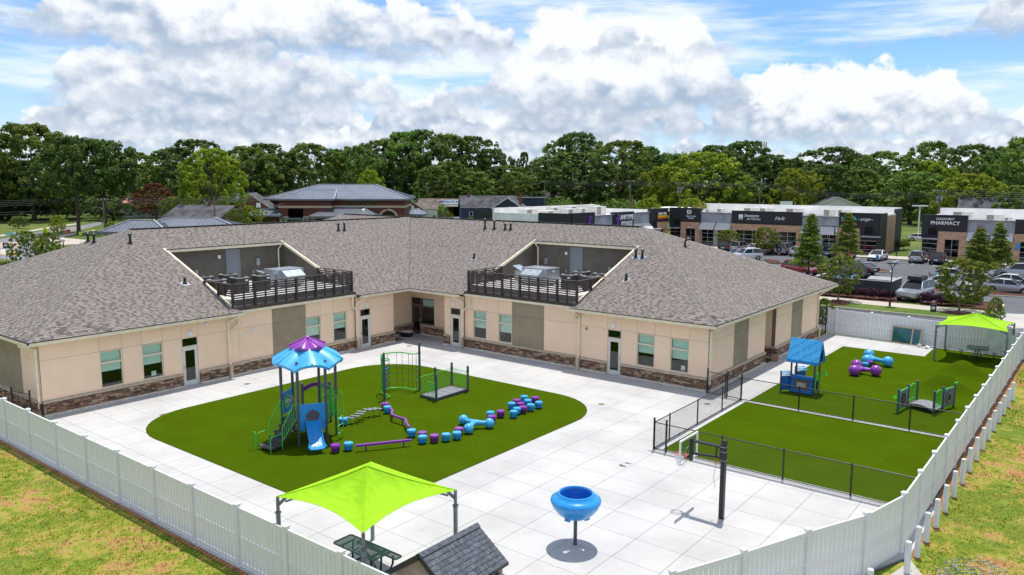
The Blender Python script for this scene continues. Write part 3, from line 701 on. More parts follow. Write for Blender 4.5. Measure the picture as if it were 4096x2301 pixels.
# eaves: fascia gutter, dark drip edge, soffit
def eave(p,q,out,outp=True,gut=.13):
    "gutter run along an eave from p to q (plan), out = outward direction"
    p,q,o=Vector(p),Vector(q),Vector(out); b=MB(); 
    d=(q-p).normalized()
    prof=[(-.02,3.48),(.10,3.48),(.135,3.56),(.135,3.635),(.12,3.635),(.115,3.57),(-.02,3.57)]
    vs=[(e.x+o.x*a,e.y+o.y*a,z) for e in (p,q) for a,z in prof]; n=len(prof)
    b.add(vs,[tuple(range(n)),tuple(range(2*n-1,n-1,-1))]+[(i,n+i,n+(i+1)%n,(i+1)%n) for i in range(n)])
    bb(b,'gutter','trim_cream')
    e=MB(); e.bar((p.x+o.x*.03,p.y+o.y*.03,3.655),(q.x+o.x*.03,q.y+o.y*.03,3.655),.10,.012); bb(e,'drip_edge','drip_edge')
eave((-38.55,13.55),(-38.55,24.6),(1,0)); eave((-38.55,33.1),(-38.55,37.42),(1,0)); eave((-38.42,37.55),(-33.7,37.55),(0,-1)); eave((-25.2,37.55),(-15.87,37.55),(0,-1))
eave((-16,37.55),(-16,59.4),(1,0)); eave((-60.4,13.55),(-38.42,13.55),(0,-1))
b=MB()
for x0,x1,y0,y1 in ((-39.0,-38.57,13.6,24.5),(-39.0,-38.57,33.05,37.6),(-40.3,-38.9,36.42,39.55),(-38.9,-35.5,37.57,39.55),(-35.5,-33.7,37.57,38.0),(-25.15,-16.02,37.57,38.0),(-16.5,-16.02,38.0,59.3),(-18.1,-16.5,46.2,48.05),(-18.2,-16.5,56.6,59.3),(-60,-39,13.57,14.1)):
    b.box(x0,x1,y0,y1,3.5,3.52)
bb(b,'soffit','soffit')
# gutter straps on the right end eave
b=MB()
for k in range(34):
    y=38.0+k*.63; b.box(-15.99,-15.87,y,y+.03,3.637,3.643)
bb(b,'gutter_straps','trim_cream')
# roof wells: walls, deck, coping, doors
def wellbox(kind):
    left=kind=='L'
    f=(lambda s,d,z:(-39.0-d,s,z)) if left else (lambda s,d,z:(s,38.0+d,z)); a,c=(24.45,33.0) if left else (-33.6,-25.1)
    eo=.45; D=8.05-eo        # wall line is .45 m inside the eave line
    zr=lambda d:ZE+SL*(d+eo)
    b=MB(); pbox(b,f,a,c,D,D+.2,3.9,6.62); o=bb(b,'well_wall','stucco_char')
    for s,e in ((a-.12,a),(c,c+.12)):
        w=MB(); prof=[(0,3.5),(D,3.5),(D,zr(D)-.05),(0,zr(0)-.05)]
        vs=[f(x,d,z) for x in (s,e) for d,z in prof]; w.add(vs,[(0,1,2,3),(7,6,5,4)]+[(i,4+i,4+(i+1)%4,(i+1)%4) for i in range(4)]); bb(w,'well_wall','stucco_char')
        t=MB(); s2,e2=(s+.02,e+.05) if s<a else (s-.05,e-.02)
        vs=[f(x,d,z) for x in (s2,e2) for d,z in ((.2,zr(.2)-.16),(D+.1,zr(D+.1)-.16),(D+.1,zr(D+.1)+.01),(.2,zr(.2)+.01))]
        t.add(vs,[(0,1,2,3),(7,6,5,4)]+[(i,4+i,4+(i+1)%4,(i+1)%4) for i in range(4)]); bb(t,'rake_trim','trim_cream')
    t=MB(); pbox(t,f,a-.05,c+.05,D-.28,D-.12,6.58,6.74); bb(t,'gutter','trim_cream')
    t=MB(); pbox(t,f,a-.03,c+.03,D-.28,D+.2,6.745,6.765); bb(t,'drip_edge','drip_edge')
    dk=MB(); pbox(dk,f,a,c,.32,D,3.85,4.28); bb(dk,'well_deck','deck_membrane')
    # front parapet: cream gutter and brown coping
    t=MB(); pbox(t,f,a-.15,c+.15,-.16,.0,3.55,3.70); bb(t,'parapet_gutter','trim_cream')
    t=MB(); pbox(t,f,a-.1,c+.1,-.13,.22,3.70,3.86); bb(t,'coping','screen_brown')
    # steel door in the back wall
    s0=(28.62 if left else -30.40); t=MB(); frame_rect(t,f,s0-.06,s0+1.0,4.3,6.5,.06,D-.04,D+.01); dd=bb(t,'door','door_steel')
    t=MB(); pbox(t,f,s0,s0+.94,D-.025,D+.01,4.36,6.44); t.build('door_leaf','door_steel',dd)
    t=MB(); hs=s0+.08; pbox(t,f,hs-.03,hs+.05,D-.07,D-.025,5.25,5.36); pbox(t,f,hs,hs+.14,D-.1,D-.07,5.29,5.32); t.build('handle','handle_metal',dd)
    # boxes on the wall
    bx=((28.05,6.05,.16,.2,'white_plastic'),(26.0,5.15,.2,.32,'unit_grey'),(26.4,5.17,.2,.32,'unit_grey'),(30.95,5.5,.26,.5,'galv'),(30.55,4.85,.1,.18,'unit_grey')) if left else ((-30.75,6.02,.17,.2,'white_plastic'),(-27.15,5.1,.2,.34,'unit_grey'),(-26.75,5.08,.2,.34,'unit_grey'),(-32.5,5.35,.26,.48,'galv'),(-30.72,4.75,.1,.2,'unit_grey'))
    for s,z,w,h,m in bx:
        t=MB(); pbox(t,f,s-w/2,s+w/2,D-.12,D,z-h/2,z+h/2); x=bb(t,'wall_box',m)
        if z<5.9: t=MB(); t.cyl(f(s,D-.05,z-h/2),f(s,D-.05,4.29),.018,n=6); t.build('conduit','unit_grey',x)
    if left: t=MB(); pbox(t,f,31.1,31.14,D-.15,D-.1,5.6,5.68); bb(t,'disconnect_tag','red_mark')
    # downspout in the well corner
    e=c-.25 if left else a+.25
    t=MB(); t.tube([f(e,D-.2,6.6),f(e,D-.2,6.5),f(e-(.1 if left else -.1),D-.06,6.3),f(e-(.1 if left else -.1),D-.06,4.0)],.05,8); bb(t,'downspout','trim_cream')
    return f,a,c,D
WL=wellbox('L'); WR=wellbox('R')
# downspouts on the court walls
def downspout(pts,post=None):
    b=MB()
    for p,q in zip(pts,pts[1:]): b.bar(p,q,.10,.085)
    for p in pts[1:-1]: b.ball(p,.062,8)
    o=bb(b,'downspout','trim_cream')
    if post:
        t=MB(); t.box(post[0]-.09,post[0]+.09,post[1]-.09,post[1]+.09,0,.74); t.build('spout_guard','cap_stone',o)
downspout([(-24.75,37.5,3.5),(-24.75,37.5,3.42),(-24.55,37.82,3.15),(-24.55,37.82,.95),(-24.55,37.7,.72),(-24.55,37.7,.3)],(-24.55,37.70)); 
downspout([(-24.9,37.86,3.55),(-24.9,37.86,3.15),(-24.62,37.82,2.9)])
downspout([(-34.3,37.5,3.5),(-34.3,37.5,3.38),(-33.75,37.82,3.1),(-33.75,37.82,.95),(-33.75,37.7,.72),(-33.75,37.7,.3)],(-33.75,37.70)); downspout([(-33.2,37.84,3.58),(-33.2,37.84,2.9),(-33.7,37.82,2.6)])
downspout([(-38.5,24.25,3.5),(-38.5,24.25,3.42),(-38.82,23.75,3.15),(-38.82,23.75,.95),(-38.7,23.75,.72),(-38.7,23.75,.3)],(-38.70,23.75)); downspout([(-38.84,24.4,3.55),(-38.84,24.4,2.95),(-38.82,23.85,2.7)])
downspout([(-38.5,33.5,3.5),(-38.5,33.5,3.4),(-38.82,33.05,3.1),(-38.82,33.05,.95),(-38.7,33.05,.72),(-38.7,33.05,.3)],(-38.70,33.05)); downspout([(-38.84,32.75,3.58),(-38.84,32.75,2.95),(-38.82,33.0,2.7)])
downspout([(-15.95,38.35,3.48),(-15.95,38.35,3.4),(-16.37,37.98,3.22),(-16.37,37.98,.4)])
downspout([(-39.5,13.5,3.48),(-39.5,13.5,3.4),(-39.0,13.97,3.22),(-39.0,13.97,.4)]); downspout([(-16.0,58.6,3.48),(-16.35,57.0,3.2),(-16.38,56.5,3.1),(-16.38,56.5,.9),(-16.2,56.5,.7),(-16.2,56.5,.0)])
# wall lights and small boxes
def wlight(f,s,z,w=.2,h=.3,m='white_plastic',name='wall_light',d=.12):
    b=MB(); vs=[f(s+a*w/2,-dd,z+c*h/2) for dd,k in ((0,1),(d,.8)) for a,c in ((-k,-1),(k,-1),(k,1),(-k,1*.9))]
    b.add(vs,[(3,2,1,0),(4,5,6,7),(0,1,5,4),(1,2,6,5),(2,3,7,6),(3,0,4,7)]); bb(b,name,m)
wlight(fR0,-22.25,2.92); wlight(fR0,-34.55,2.94); wlight(fL0,21.5,2.87); wlight(fL0,33.93,2.9); wlight(fB,-39.6,3.0)
wlight(fR0,-24.08,2.5,.13,.17,'unit_grey','wall_box',.08); wlight(fL,25.45,2.5,.15,.2,'white_plastic','wall_box',.08); wlight(fL0,22.45,3.22,.15,.17,'white_plastic','wall_box',.1)
wlight(fE,40.6,.42,.12,.18,'unit_grey','wall_box',-.0 or .15); wlight(fL0,18.5,.42,.12,.1,'unit_grey','wall_box',.15)
for (x,y) in ((-17.9,37.98),): pass
b=MB(); pbox(b,fR0,-18.05,-17.82,.10,.105,.92,1.18); bb(b,'notice_sheet','white_plastic'); b=MB(); pbox(b,fL0,19.35,19.6,.10,.105,.92,1.16); bb(b,'notice_sheet','blind')
# vent pipes through the roof
def vent(x,y,z,h,r=.075,cap=True,elbow=False):
    b=MB(); b.cyl((x,y,z-.15),(x,y,z+h),r,n=12); b.lathe([(r*2.1,-.05),(r*1.35,.12),(r,.14)],12,(x,y,z))
    if elbow: b.tube([(x,y,z+h-.02),(x+.03,y+.03,z+h+.08),(x+.14,y+.14,z+h+.12),(x+.32,y+.32,z+h+.12)],r,10)
    o=b.build('vent_pipe','pipe_black',roof,smooth=True)
    if cap: MB().lathe([(r*.9,0),(r*1.7,.02),(r*1.6,.05),(.01,.13)],12,(x,y,z+h-.02)).build('vent_cap','pipe_black',o) if False else b
    if cap:
        c=MB(); c.lathe([(r*.9,-.04),(r*1.8,-.02),(r*1.7,.04),(.01,.13)],12,(x,y,z+h)); c.build('vent_cap','pipe_black',roof,smooth=True)
    fl=MB(); fl.box(-.2,.2,-.2,.2,0,.006,T=Matrix.Translation((x,y,z+.012))@Matrix.Rotation(0,4,'Z')); return o
for x,y,h,c in ((-47.59,22.79,.55,1),(-42.24,23.22,.36,0),(-47.65,38.96,.52,1),(-47.63,39.52,.55,1)): vent(x,y,ZE+SL*(-38.55-x),h,cap=c)
for x,y,h in ((-51.16,21.85,.5),(-50.26,21.82,.52)): vent(x,y,ZE+SLL*(y-13.55),h)
for x,y,h,c in ((-36.62,42.29,.36,0),(-39.52,46.97,.75,1),(-38.59,47.0,.62,1),(-37.51,47.01,.42,1),(-36.97,47.01,.45,1),(-24.38,44.11,.5,1),(-23.9,44.1,.48,1),(-23.4,41.21,.4,0)): vent(x,y,ZE+SL*(y-37.55),h,cap=c)
vent(-23.29,49.0,ZE+SLR*(-16+23.29),.4,.07,False,True)
b=MB()
for x,y in ((-42.24,23.22),): b.add([(x+.25,y-.22,ZE+SL*(-38.55-x-.25)+.03),(x+.25,y+.22,ZE+SL*(-38.55-x-.25)+.03),(x-.2,y+.22,ZE+SL*(-38.55-x+.2)+.03),(x-.2,y-.22,ZE+SL*(-38.55-x+.2)+.03)],[(0,1,2,3)])
for x,y in ((-36.62,42.29),(-23.4,41.21),(-24.38,44.11),(-23.9,44.1)): b.add([(x-.2,y-.25,ZE+SL*(y-.25-37.55)+.03),(x+.2,y-.25,ZE+SL*(y-.25-37.55)+.03),(x+.2,y+.2,ZE+SL*(y+.2-37.55)+.03),(x-.2,y+.2,ZE+SL*(y+.2-37.55)+.03)],[(0,1,2,3)])
b.build('vent_flashing','flash_silver',roof)
# ------------------------------------------------------------------ screens round the roof wells
SLAT={}
def screen(name,label,runs):
    t=thing(name,label,'screen',(*runs[0][0],3.86))
    o=-t.location
    for ri,(p,q,z0) in enumerate(runs):
        p,q=Vector((*p,0)),Vector((*q,0)); L=(q-p).length; d=(q-p)/L; nb=max(1,round(L/1.43)); bay=L/nb; ang=math.atan2(d.y,d.x)
        for k in range(nb+1):
            c=p+d*bay*k; zz=z0(c.x,c.y)
            if zz>5.1 or (ri and k==0): continue
            b=MB(); b.box(-.065,.065,-.065,.065,zz,5.18); b.build('post','screen_brown',t,loc=o+c,rz=ang)
        for k in range(nb):
            c=p+d*bay*(k+.5); zz=max(z0((p+d*bay*k).x,(p+d*bay*k).y),z0((p+d*bay*(k+1)).x,(p+d*bay*(k+1)).y))
            if zz<5.0: MB().box(-.04,.04,-.02,.05,zz,5.15).build('mid_post','screen_brown',t,loc=o+c,rz=ang)
            for i in range(9):
                z=4.02+i*.128
                if z<zz+.02: continue
                key=round(bay,2)
                if key not in SLAT:
                    s=MB(); s.box(-bay/2+.06,bay/2-.06,-.011,.011,-.042,.042,T=Matrix.Rotation(math.radians(-20),4,'X')); SLAT[key]=s.mesh('slat','screen_brown')
                inst('slat',SLAT[key],t,o+c+Vector((0,0,z)),ang)
        b=MB(); b.bar((p.x,p.y,5.2),(q.x,q.y,5.2),.15,.05); b.build('top_rail','screen_brown',t,loc=o)
    return t
zl=lambda x,y:3.86 if -38.55-x<.9 else max(3.86,ZE+SL*(-38.55-x)+.02); zr_=lambda x,y:3.86 if y-37.55<.9 else max(3.86,ZE+SL*(y-37.55)+.02)
screen('screen_fence','dark brown louvred screen on the left roof well',[((-39.12,24.3),(-39.12,32.95),lambda x,y:3.86),((-39.12,24.3),(-42.0,24.3),zl),((-39.12,32.95),(-42.6,32.95),lambda x,y:3.96)])
screen('screen_fence','dark brown louvred screen on the right roof well',[((-33.5,38.12),(-24.95,38.12),lambda x,y:3.86),((-24.95,38.12),(-24.95,41.2),zr_),((-33.5,38.12),(-33.5,41.6),lambda x,y:3.96)])
# condensing units and the two make-up air units
def condenser(h):
    t=thing('air_conditioner','',None)
    b=MB(); pts=rrect(-.42,.42,-.42,.42,.08,2); b.prism(pts,.06,h-.05); b.build('casing','unit_dark',t)
    b=MB()
    for k in range(4):
        for i in range(11):
            T=Matrix.Rotation(k*math.pi/2,4,'Z'); x=-.34+i*.068; b.box(x-.012,x+.012,.42,.432,.1,h-.1,T=T)
    b.build('louvres','unit_dark',t)
    b=MB(); b.prism(rrect(-.44,.44,-.44,.44,.09,2),h-.05,h); b.build('top_panel','unit_grey',t)
    b=MB(); b.lathe([(.33,0),(.35,.03),(.31,.035)],20,(0,0,h)); 
    for r in (.1,.2,.28): b.tube([(r*math.cos(a*math.pi/8),r*math.sin(a*math.pi/8),h+.03) for a in range(16)],.008,4,True)
    b.lathe([(.0,.036),(.07,.036),(.07,.0)],10,(0,0,h)); b.build('fan_guard','pipe_black',t)
    b=MB(); b.lathe([(.0,.003),(.31,.003)],20,(0,0,h)); b.build('fan_opening','pipe_black',t)
    b=MB(); b.box(.12,.32,-.437,-.425,h-.22,h-.14); b.build('badge','white_plastic',t)
    return t
c1=condenser(.95)
CL=[(-46.0,26.6,'rear condensing unit furthest left in the left roof well'),(-44.0,26.3,'condensing unit behind the left corner of the left screen'),(-45.9,28.25,'condensing unit in front of the steel door in the left well'),(-43.9,27.8,'middle front condensing unit in the left roof well'),(-43.9,29.4,'condensing unit beside the silver air handler in the left well')]
CR=[(-28.55,42.7,'front condensing unit nearest the air handler in the right well'),(-28.9,44.75,'condensing unit in front of the steel door in the right well'),(-27.0,42.9,'condensing unit behind the right corner of the right screen'),(-27.3,44.7,'rear condensing unit furthest right in the right roof well')]
for k,(x,y,l) in enumerate(CL+CR):
    o=c1 if k==0 else clone(c1); o.location=(x*.952,y*.952,4.28); tag(o,'dark grey '+l,'air conditioner','condensing units in the roof wells'); o.rotation_euler=(0,0,0 if k>4 else math.pi/2)
def airhandler(label,x,y,rz):
    t=thing('air_handler',label,'air handler',(x,y,4.28),rz)
    MB().box(-1.0,1.0,-.75,.75,.1,1.05).build('cabinet','galv',t); MB().box(-1.02,1.02,-.77,.77,1.05,1.09).build('lid','galv',t)
    b=MB(); vs=[(s*.72,y_,z) for s in (-1,1) for y_,z in ((-.75,1.05),(-.75,.35),(-1.35,.4),(-1.35,.7))]
    b.add(vs,[(0,1,2,3),(7,6,5,4)]+[(i,4+i,4+(i+1)%4,(i+1)%4) for i in range(4)]); b.build('intake_hood','galv',t)
    b=MB(); b.box(-.95,.95,-.7,.7,0,.1); b.build('kerb_base','unit_grey',t)
    MB().box(1.003,1.01,-.1,.2,.85,.95).build('badge','white_plastic',t)
    b=MB(); b.box(-.5,.5,-.4,.4,0,.04,T=Matrix.Translation((-1.5,-.2,.9))@Matrix.Rotation(.4,4,'Y')); b.build('exhaust_lid','galv',t); b=MB(); b.box(-1.8,-1.0,-.55,.15,.1,.8); b.build('exhaust_duct','galv',t)
    return t
airhandler('silver air handling unit in the left roof well',-42.75,30.35,math.pi/2); o=airhandler('silver air handling unit in the right roof well',-30.2,41.7,0)
# tub, bag, drains by the walls
t=thing('storage_tub','black plastic tub with a pale lid in the entrance recess','tub',(-39.55,38.25,0),.3)
b=MB(); vs=[(x*k,y*k,z) for z,k in ((0,.86),(.34,1)) for x,y in ((-.4,-.26),(.4,-.26),(.4,.26),(-.4,.26))]; b.add(vs,[(3,2,1,0),(0,1,5,4),(1,2,6,5),(2,3,7,6),(3,0,4,7)]); b.build('tub_body','pipe_black',t)
MB().box(-.42,.42,-.28,.28,.34,.37).build('lid','sheet_plastic',t); b=MB(); b.tube([(-.3,.0,.37),(-.25,0,.45),(.25,0,.45),(.3,0,.37)],.012,6); b.build('handle','sheet_plastic',t)
t=thing('rubbish_bag','brown paper bag left at the side wall recess','bag',(-16.15,47.3,0),.3)
b=MB(); vs=[(x*k+random.uniform(-.02,.02),y*k,z) for z,k in ((0,.9),(.2,1.05),(.5,.95)) for x,y in ((-.2,-.16),(.2,-.16),(.2,.16),(-.2,.16))]; b.add(vs,[(3,2,1,0)]+[(4*j+i,4*j+(i+1)%4,4*j+4+(i+1)%4,4*j+4+i) for j in range(2) for i in range(4)]); b.build('bag_body','paper_bag',t)
MB().ball((0,.03,.5),.16,8,(1,.9,.6)).build('contents','pipe_black',t)
for k,((x,y),l) in enumerate((((-19.61,32.35),'at the top right corner of the round-cornered turf'),((-15.49,35.75),'beside the chain-link gate'),((-37.08,36.07),'in front of the entrance recess'),((-34.9,17.75),'at the left corner of the round-cornered turf'),((-36.8,23.5),'on the concrete beside the left wing'))):
    t=thing('drain_cover','small round rusty drain cover '+l,'drain cover',(x,y,0),0,'drain covers in the concrete'); MB().lathe([(.17,-.01),(.17,.008),(.15,.012),(.0,.012)],16).build('plate','metal_lid',t); MB().box(-.05,.05,-.008,.008,.0122,.016).build('pull_slot','pipe_black',t)
# ------------------------------------------------------------------ playground equipment
def post(b,x,y,h,r=.064,z=-.1): 
    b.cyl((x,y,z),(x,y,h-.05),r,n=14); b.lathe([(r,0),(r*.92,.03),(r*.6,.055),(.001,.065)],14,(x,y,h-.05)); return b
def collar(b,x,y,z,r=.078): b.cyl((x,y,z-.035),(x,y,z+.035),r,n=14)
def rail_panel(b,p,q,z0,z1,n,r=.011,fr=.018,horiz=False):
    "barred panel between two plan points"
    P=lambda t,z:(p[0]+(q[0]-p[0])*t,p[1]+(q[1]-p[1])*t,z)
    b.tube([P(.04,z0),P(.04,z1),P(.96,z1),P(.96,z0)],fr,8,True)
    for i in range(1,n):
        if horiz: z=z0+(z1-z0)*i/n; b.cyl(P(.04,z),P(.96,z),r*.7,n=5)
        else: t=.04+.92*i/n; b.cyl(P(t,z0),P(t,z1),r,n=6)
    return b
# --- tower with flower roof
TC=Vector((-26.76,20.04,0)); tw=thing('play_tower','grey post play tower with blue and purple flower roof and blue slide','play structure',TC,0)
HP=[(1.14*math.cos(math.radians(a)),1.14*math.sin(math.radians(a))) for a in (-60,0,60,120,180,240)]  # front, right-front, right, back, left, front-left
for x,y in HP:
    b=MB(); post(b,x,y,3.62); o=b.build('post','steel_slate',tw,smooth=True)
    c=MB()
    for z in (1.0,1.62,2.0): collar(c,x,y,z)
    c.build('collar','steel_slate',o,smooth=True)
DZ=1.02
b=MB(); b.prism([(x*.97,y*.97) for x,y in HP],DZ-.09,DZ); b.build('deck','step_dark',tw)
def petals(nm,m,r0,r1,z0,ztip,zmid,rmid,nsec,off,sub=None):
    b=MB(); ns=10; nr=5
    for s in range(nsec):
        for th in (0,1):
            g=[]
            for i in range(nr+1):
                for j in range(ns+1):
                    a=(j/ns-.5); t=i/nr; w=1-(2*a)**2
                    R=r0+((r1+(rmid-r1)*w)-r0)*t; z=z0+(ztip-z0)*t*(.8+.2*t)+(zmid-ztip)*w*t - th*.03
                    ang=math.radians(off+360/nsec*(s+.5+a)); g.append((R*math.cos(ang),R*math.sin(ang),z))
            fs=[(i*(ns+1)+j,i*(ns+1)+j+1,(i+1)*(ns+1)+j+1,(i+1)*(ns+1)+j) for i in range(nr) for j in range(ns)]
            b.add(g,fs if th==0 else [f[::-1] for f in fs])
        # turned-down lip along the outer edge
        lip=[]
        for j in range(ns+1):
            a=(j/ns-.5); w=1-(2*a)**2; R=r1+(rmid-r1)*w; z=ztip+(zmid-ztip)*w; ang=math.radians(off+360/nsec*(s+.5+a))
            lip+=[(R*math.cos(ang),R*math.sin(ang),z),(R*.985*math.cos(ang),R*.985*math.sin(ang),z-.11)]
        b.add(lip,[(2*j,2*j+1,2*j+3,2*j+2) for j in range(ns)])
    o=b.build(nm,m,tw,smooth=True)
    for s in range(nsec):
        rb=MB(); ang=math.radians(off+360/nsec*(s+.5)); c,si=math.cos(ang),math.sin(ang)
        rb.bar((r0*c,r0*si,z0+.02),((rmid+.01)*c,(rmid+.01)*si,zmid+.025),.09,.05); rb.build('rib',m,o)
    return o
petals('canopy','play_sky',.42,1.40,4.12,3.30,3.56,1.52,6,-60); petals('canopy_cap','play_purple',.05,.70,4.42,4.00,4.13,.76,6,-30)
MB().lathe([(.10,4.40),(.10,4.47),(.06,4.50),(.001,4.50)],12).build('canopy_knob','play_purple',tw,smooth=True)
# slide out of the front-right side
sd=Vector((math.cos(math.radians(-30)),math.sin(math.radians(-30)),0)); sp=Vector((-sd.y,sd.x,0))
b=MB(); prof=[]; N=14
for i in range(N+1):
    t=i/N; x=1.0+1.32*t; z=DZ+.03-(DZ-.12)*(t if t<.82 else .82+(t-.82)*.45)-.0; wd=.27+.06*(t>.8)*(t-.8)*5
    prof.append((x,z,wd,.17*(1-t*.45)))
for th,dz in ((0,0),(1,-.035)):
    vs=[]
    for x,z,wd,h in prof:
        for s,k in ((-1.12,h+.02),(-1,h),(-.86,.02),(0,0),(.86,.02),(1,h),(1.12,h+.02)): vs.append(sd*x+sp*wd*s*(1.02 if th else 1)+Vector((0,0,z+k+dz)))
    fs=[(7*i+j,7*i+j+1,7*i+8+j,7*i+7+j) for i in range(N) for j in range(6)]; b.add(vs,fs if not th else [f[::-1] for f in fs])
sl=b.build('slide','play_blue',tw,smooth=True)
b=MB()
for i in range(12):
    x=1.35+.075*i; k=(-.1,.08)[i%2]; z=DZ+.03-(DZ-.12)*((x-1.0)/1.32); b.ball(sd*x+sp*k+Vector((0,0,z+.005)),.035,8,(1,1,.6))
b.build('grip_bumps','play_deep',sl)
# hood panel with the arched opening
b=MB(); ring=[]; 
for side,x in ((0,.985),(1,1.04)):
    out=[(-.52,-.35),(-.52,.78),(.52,.78),(.52,-.35)]; arch=[(-.3,-.05)]+[(.3*math.cos(math.radians(180-15*i)),.22+.3*math.sin(math.radians(15*i))) for i in range(13)]+[(.3,-.05)]
    vs=[sd*x+sp*a+Vector((0,0,DZ+c)) for a,c in [(-.52,-.35),(-.3,-.35)]+arch+[(.3,-.35),(.52,-.35),(.52,.78),(-.52,.78)]]
    ring.append(vs)
n=len(ring[0]); b.add(ring[0]+ring[1],[tuple(range(n-1,-1,-1)),tuple(range(n,2*n))]+[(i,(i+1)%n,n+(i+1)%n,n+i) for i in range(n)])
b.build('slide_hood','play_blue',tw)
# stairs at the front-left side
st=Vector((0,-1,0)); b=MB()
for k in range(4):
    y=-1.0-.24*k; z=DZ-.2*(k+1); b.box(-.42,.42,y-.30,y,z-.05,z); b.box(-.42,.42,y-.02,y,z-.05,z+.2)
b.box(-.42,.42,-2.3,-1.96,.16,.22); b.build('stairs','step_dark',tw)
for s in (-1,1):
    x=.46*s; b=MB(); b.tube([(x,-1.0,DZ+.12),(x,-1.02,DZ+.78),(x,-1.12,DZ+.82),(x,-1.72,.98),(x,-1.74,0)],.021,8); b.tube([(x,-1.04,DZ+.15),(x,-1.72,.42)],.018,8)
    for i in range(1,7): t=i/7; b.cyl((x,-1.05-.66*t,DZ+.15-.75*t),(x,-1.05-.66*t,DZ+.78-.62*t),.011,n=6)
    b.tube([(x,-1.74,.74),(x,-2.24,.70),(x,-2.30,.62),(x,-2.30,0)],.02,8); b.build('handrail','play_green',tw,smooth=True)
b=MB(); b.tube([(-.66,-2.42,0),(-.66,-2.42,.74),(-.6,-2.42,.8),(-.46,-2.42,.8),(-.4,-2.42,.74),(-.4,-2.42,0)],.021,8); b.build('entry_hoop','play_green',tw,smooth=True)
# blue bubble panel, left-front side
def side_panel(a,c,z0,z1,m,nm,hole=None,inset=.08,th=.03):
    p,q=Vector((*HP[a],0)),Vector((*HP[c],0)); d=(q-p).normalized(); L=(q-p).length; nrm=Vector((d.y,-d.x,0)); b=MB()
    if hole is None: b.bar(p+d*inset+Vector((0,0,(z0+z1)/2)),q-d*inset+Vector((0,0,(z0+z1)/2)),th,z1-z0)
    else:
        s0,s1=inset,L-inset; cs,cz=L/2,(z0+z1)/2; n=24; rings=[]
        for off in (-th/2,th/2):
            outer=[];inner=[]
            for i in range(n):
                a_=2*math.pi*i/n; ca,sa=math.cos(a_),math.sin(a_); k=min((L/2-inset)/max(abs(ca),1e-6),((z1-z0)/2)/max(abs(sa),1e-6))
                outer.append(p+d*(cs+ca*k)+nrm*off+Vector((0,0,cz+sa*k))); inner.append(p+d*(cs+ca*hole)+nrm*off+Vector((0,0,cz+sa*hole)))
            rings.append(outer+inner)
        b.add(rings[0]+rings[1],[(i,(i+1)%n,n+(i+1)%n,n+i) for i in range(n)]+[(3*n+i,3*n+(i+1)%n,2*n+(i+1)%n,2*n+i) for i in range(n)]+[(i,(i+1)%n,2*n+(i+1)%n,2*n+i)[::-1] for i in range(n)]+[(n+i,n+(i+1)%n,3*n+(i+1)%n,3*n+i) for i in range(n)])
    return b.build(nm,m,tw),p,q,d,nrm
o,p,q,d,nr=side_panel(5,4,DZ+.1,DZ+1.05,'play_blue','bubble_panel',.29)
b=MB(); b.ball((p+q)/2+Vector((0,0,DZ+.575))-nr*0,.30,16,(1,1,1)); b.build('bubble_window','pane_clear',o,smooth=True)
def barpanel(a,c,z0,z1,n=9): b=MB(); rail_panel(b,HP[a],HP[c],z0,z1,n); return b.build('barrier','play_green',tw,smooth=True)
b=MB(); rail_panel(b,(HP[1][0]*.5+HP[2][0]*.5,HP[1][1]*.5+HP[2][1]*.5),HP[2],DZ-.05,DZ+.72,7); b.build('barrier','play_green',tw,smooth=True)
b=MB(); rail_panel(b,HP[1],(HP[1][0]*.68+HP[2][0]*.32,HP[1][1]*.68+HP[2][1]*.32),DZ-.05,DZ+.72,4); b.build('barrier','play_green',tw,smooth=True); barpanel(2,3,DZ-.1,DZ+1.1,13)
# arch climber at the right side
b=MB(); o1,o2=Vector((HP[1][0]*.62+HP[2][0]*.38+.34,HP[1][1]*.62+HP[2][1]*.38+.1,0)),Vector((HP[1][0]*.3+HP[2][0]*.7+.36,HP[1][1]*.3+HP[2][1]*.7+.22,0))
for e in (o1,o2): b.tube([e+Vector((0,0,0)),e+Vector((0,0,1.95)),e+Vector((-.08,-.05,2.08)),e+Vector((-.4,-.22,2.05)),e+Vector((-.48,-.26,1.9)),e+Vector((-.48,-.26,1.1))],.021,8)
for z in (.3,.62,.95): b.tube([o1+Vector((0,0,z)),o1*.5+o2*.5+Vector((.08,.04,z+.1)),o2+Vector((0,0,z))],.018,8)
b.build('arch_climber','play_green',tw,smooth=True)
# rear low deck with purple arch
rp=[(-1.75,.95),(-1.05,1.95)]
for x,y in rp: b=MB(); post(b,x,y,1.95); b.build('post','steel_slate',tw,smooth=True)
b=MB(); b.prism([HP[3],HP[4],rp[0],rp[1]],.70,.78); b.build('lower_deck','deck_grey',tw); MB().bar((*rp[0],.86),(*rp[1],.86),.06,.1).build('deck_kerb','play_purple_dk',tw)
b=MB(); pa,pb=Vector((*rp[0],0)),Vector((*rp[1],0)); arc=[pa+(pb-pa)*(i/10)+Vector((0,0,1.62+.24*math.sin(math.pi*i/10))) for i in range(11)]
for i in range(10): b.bar(arc[i],arc[i+1],.05,.17)
b.build('purple_arch','play_purple_dk',tw); b=MB(); b.cyl(pa+Vector((0,0,1.62)),pb+Vector((0,0,1.62)),.022,n=8); b.build('chin_bar','play_green',tw)
b=MB(); rail_panel(b,HP[3],rp[1],.85,1.5,8); b.build('barrier','play_green',tw,smooth=True); b=MB(); b.add([(-1.2,.9,.8),(-1.0,1.1,.8),(-1.08,1.0,1.12)],[(0,1,2)]); b.box(-1.3,-1.2,1.2,1.3,.78,1.0); b.build('play_fin','play_sky',tw)
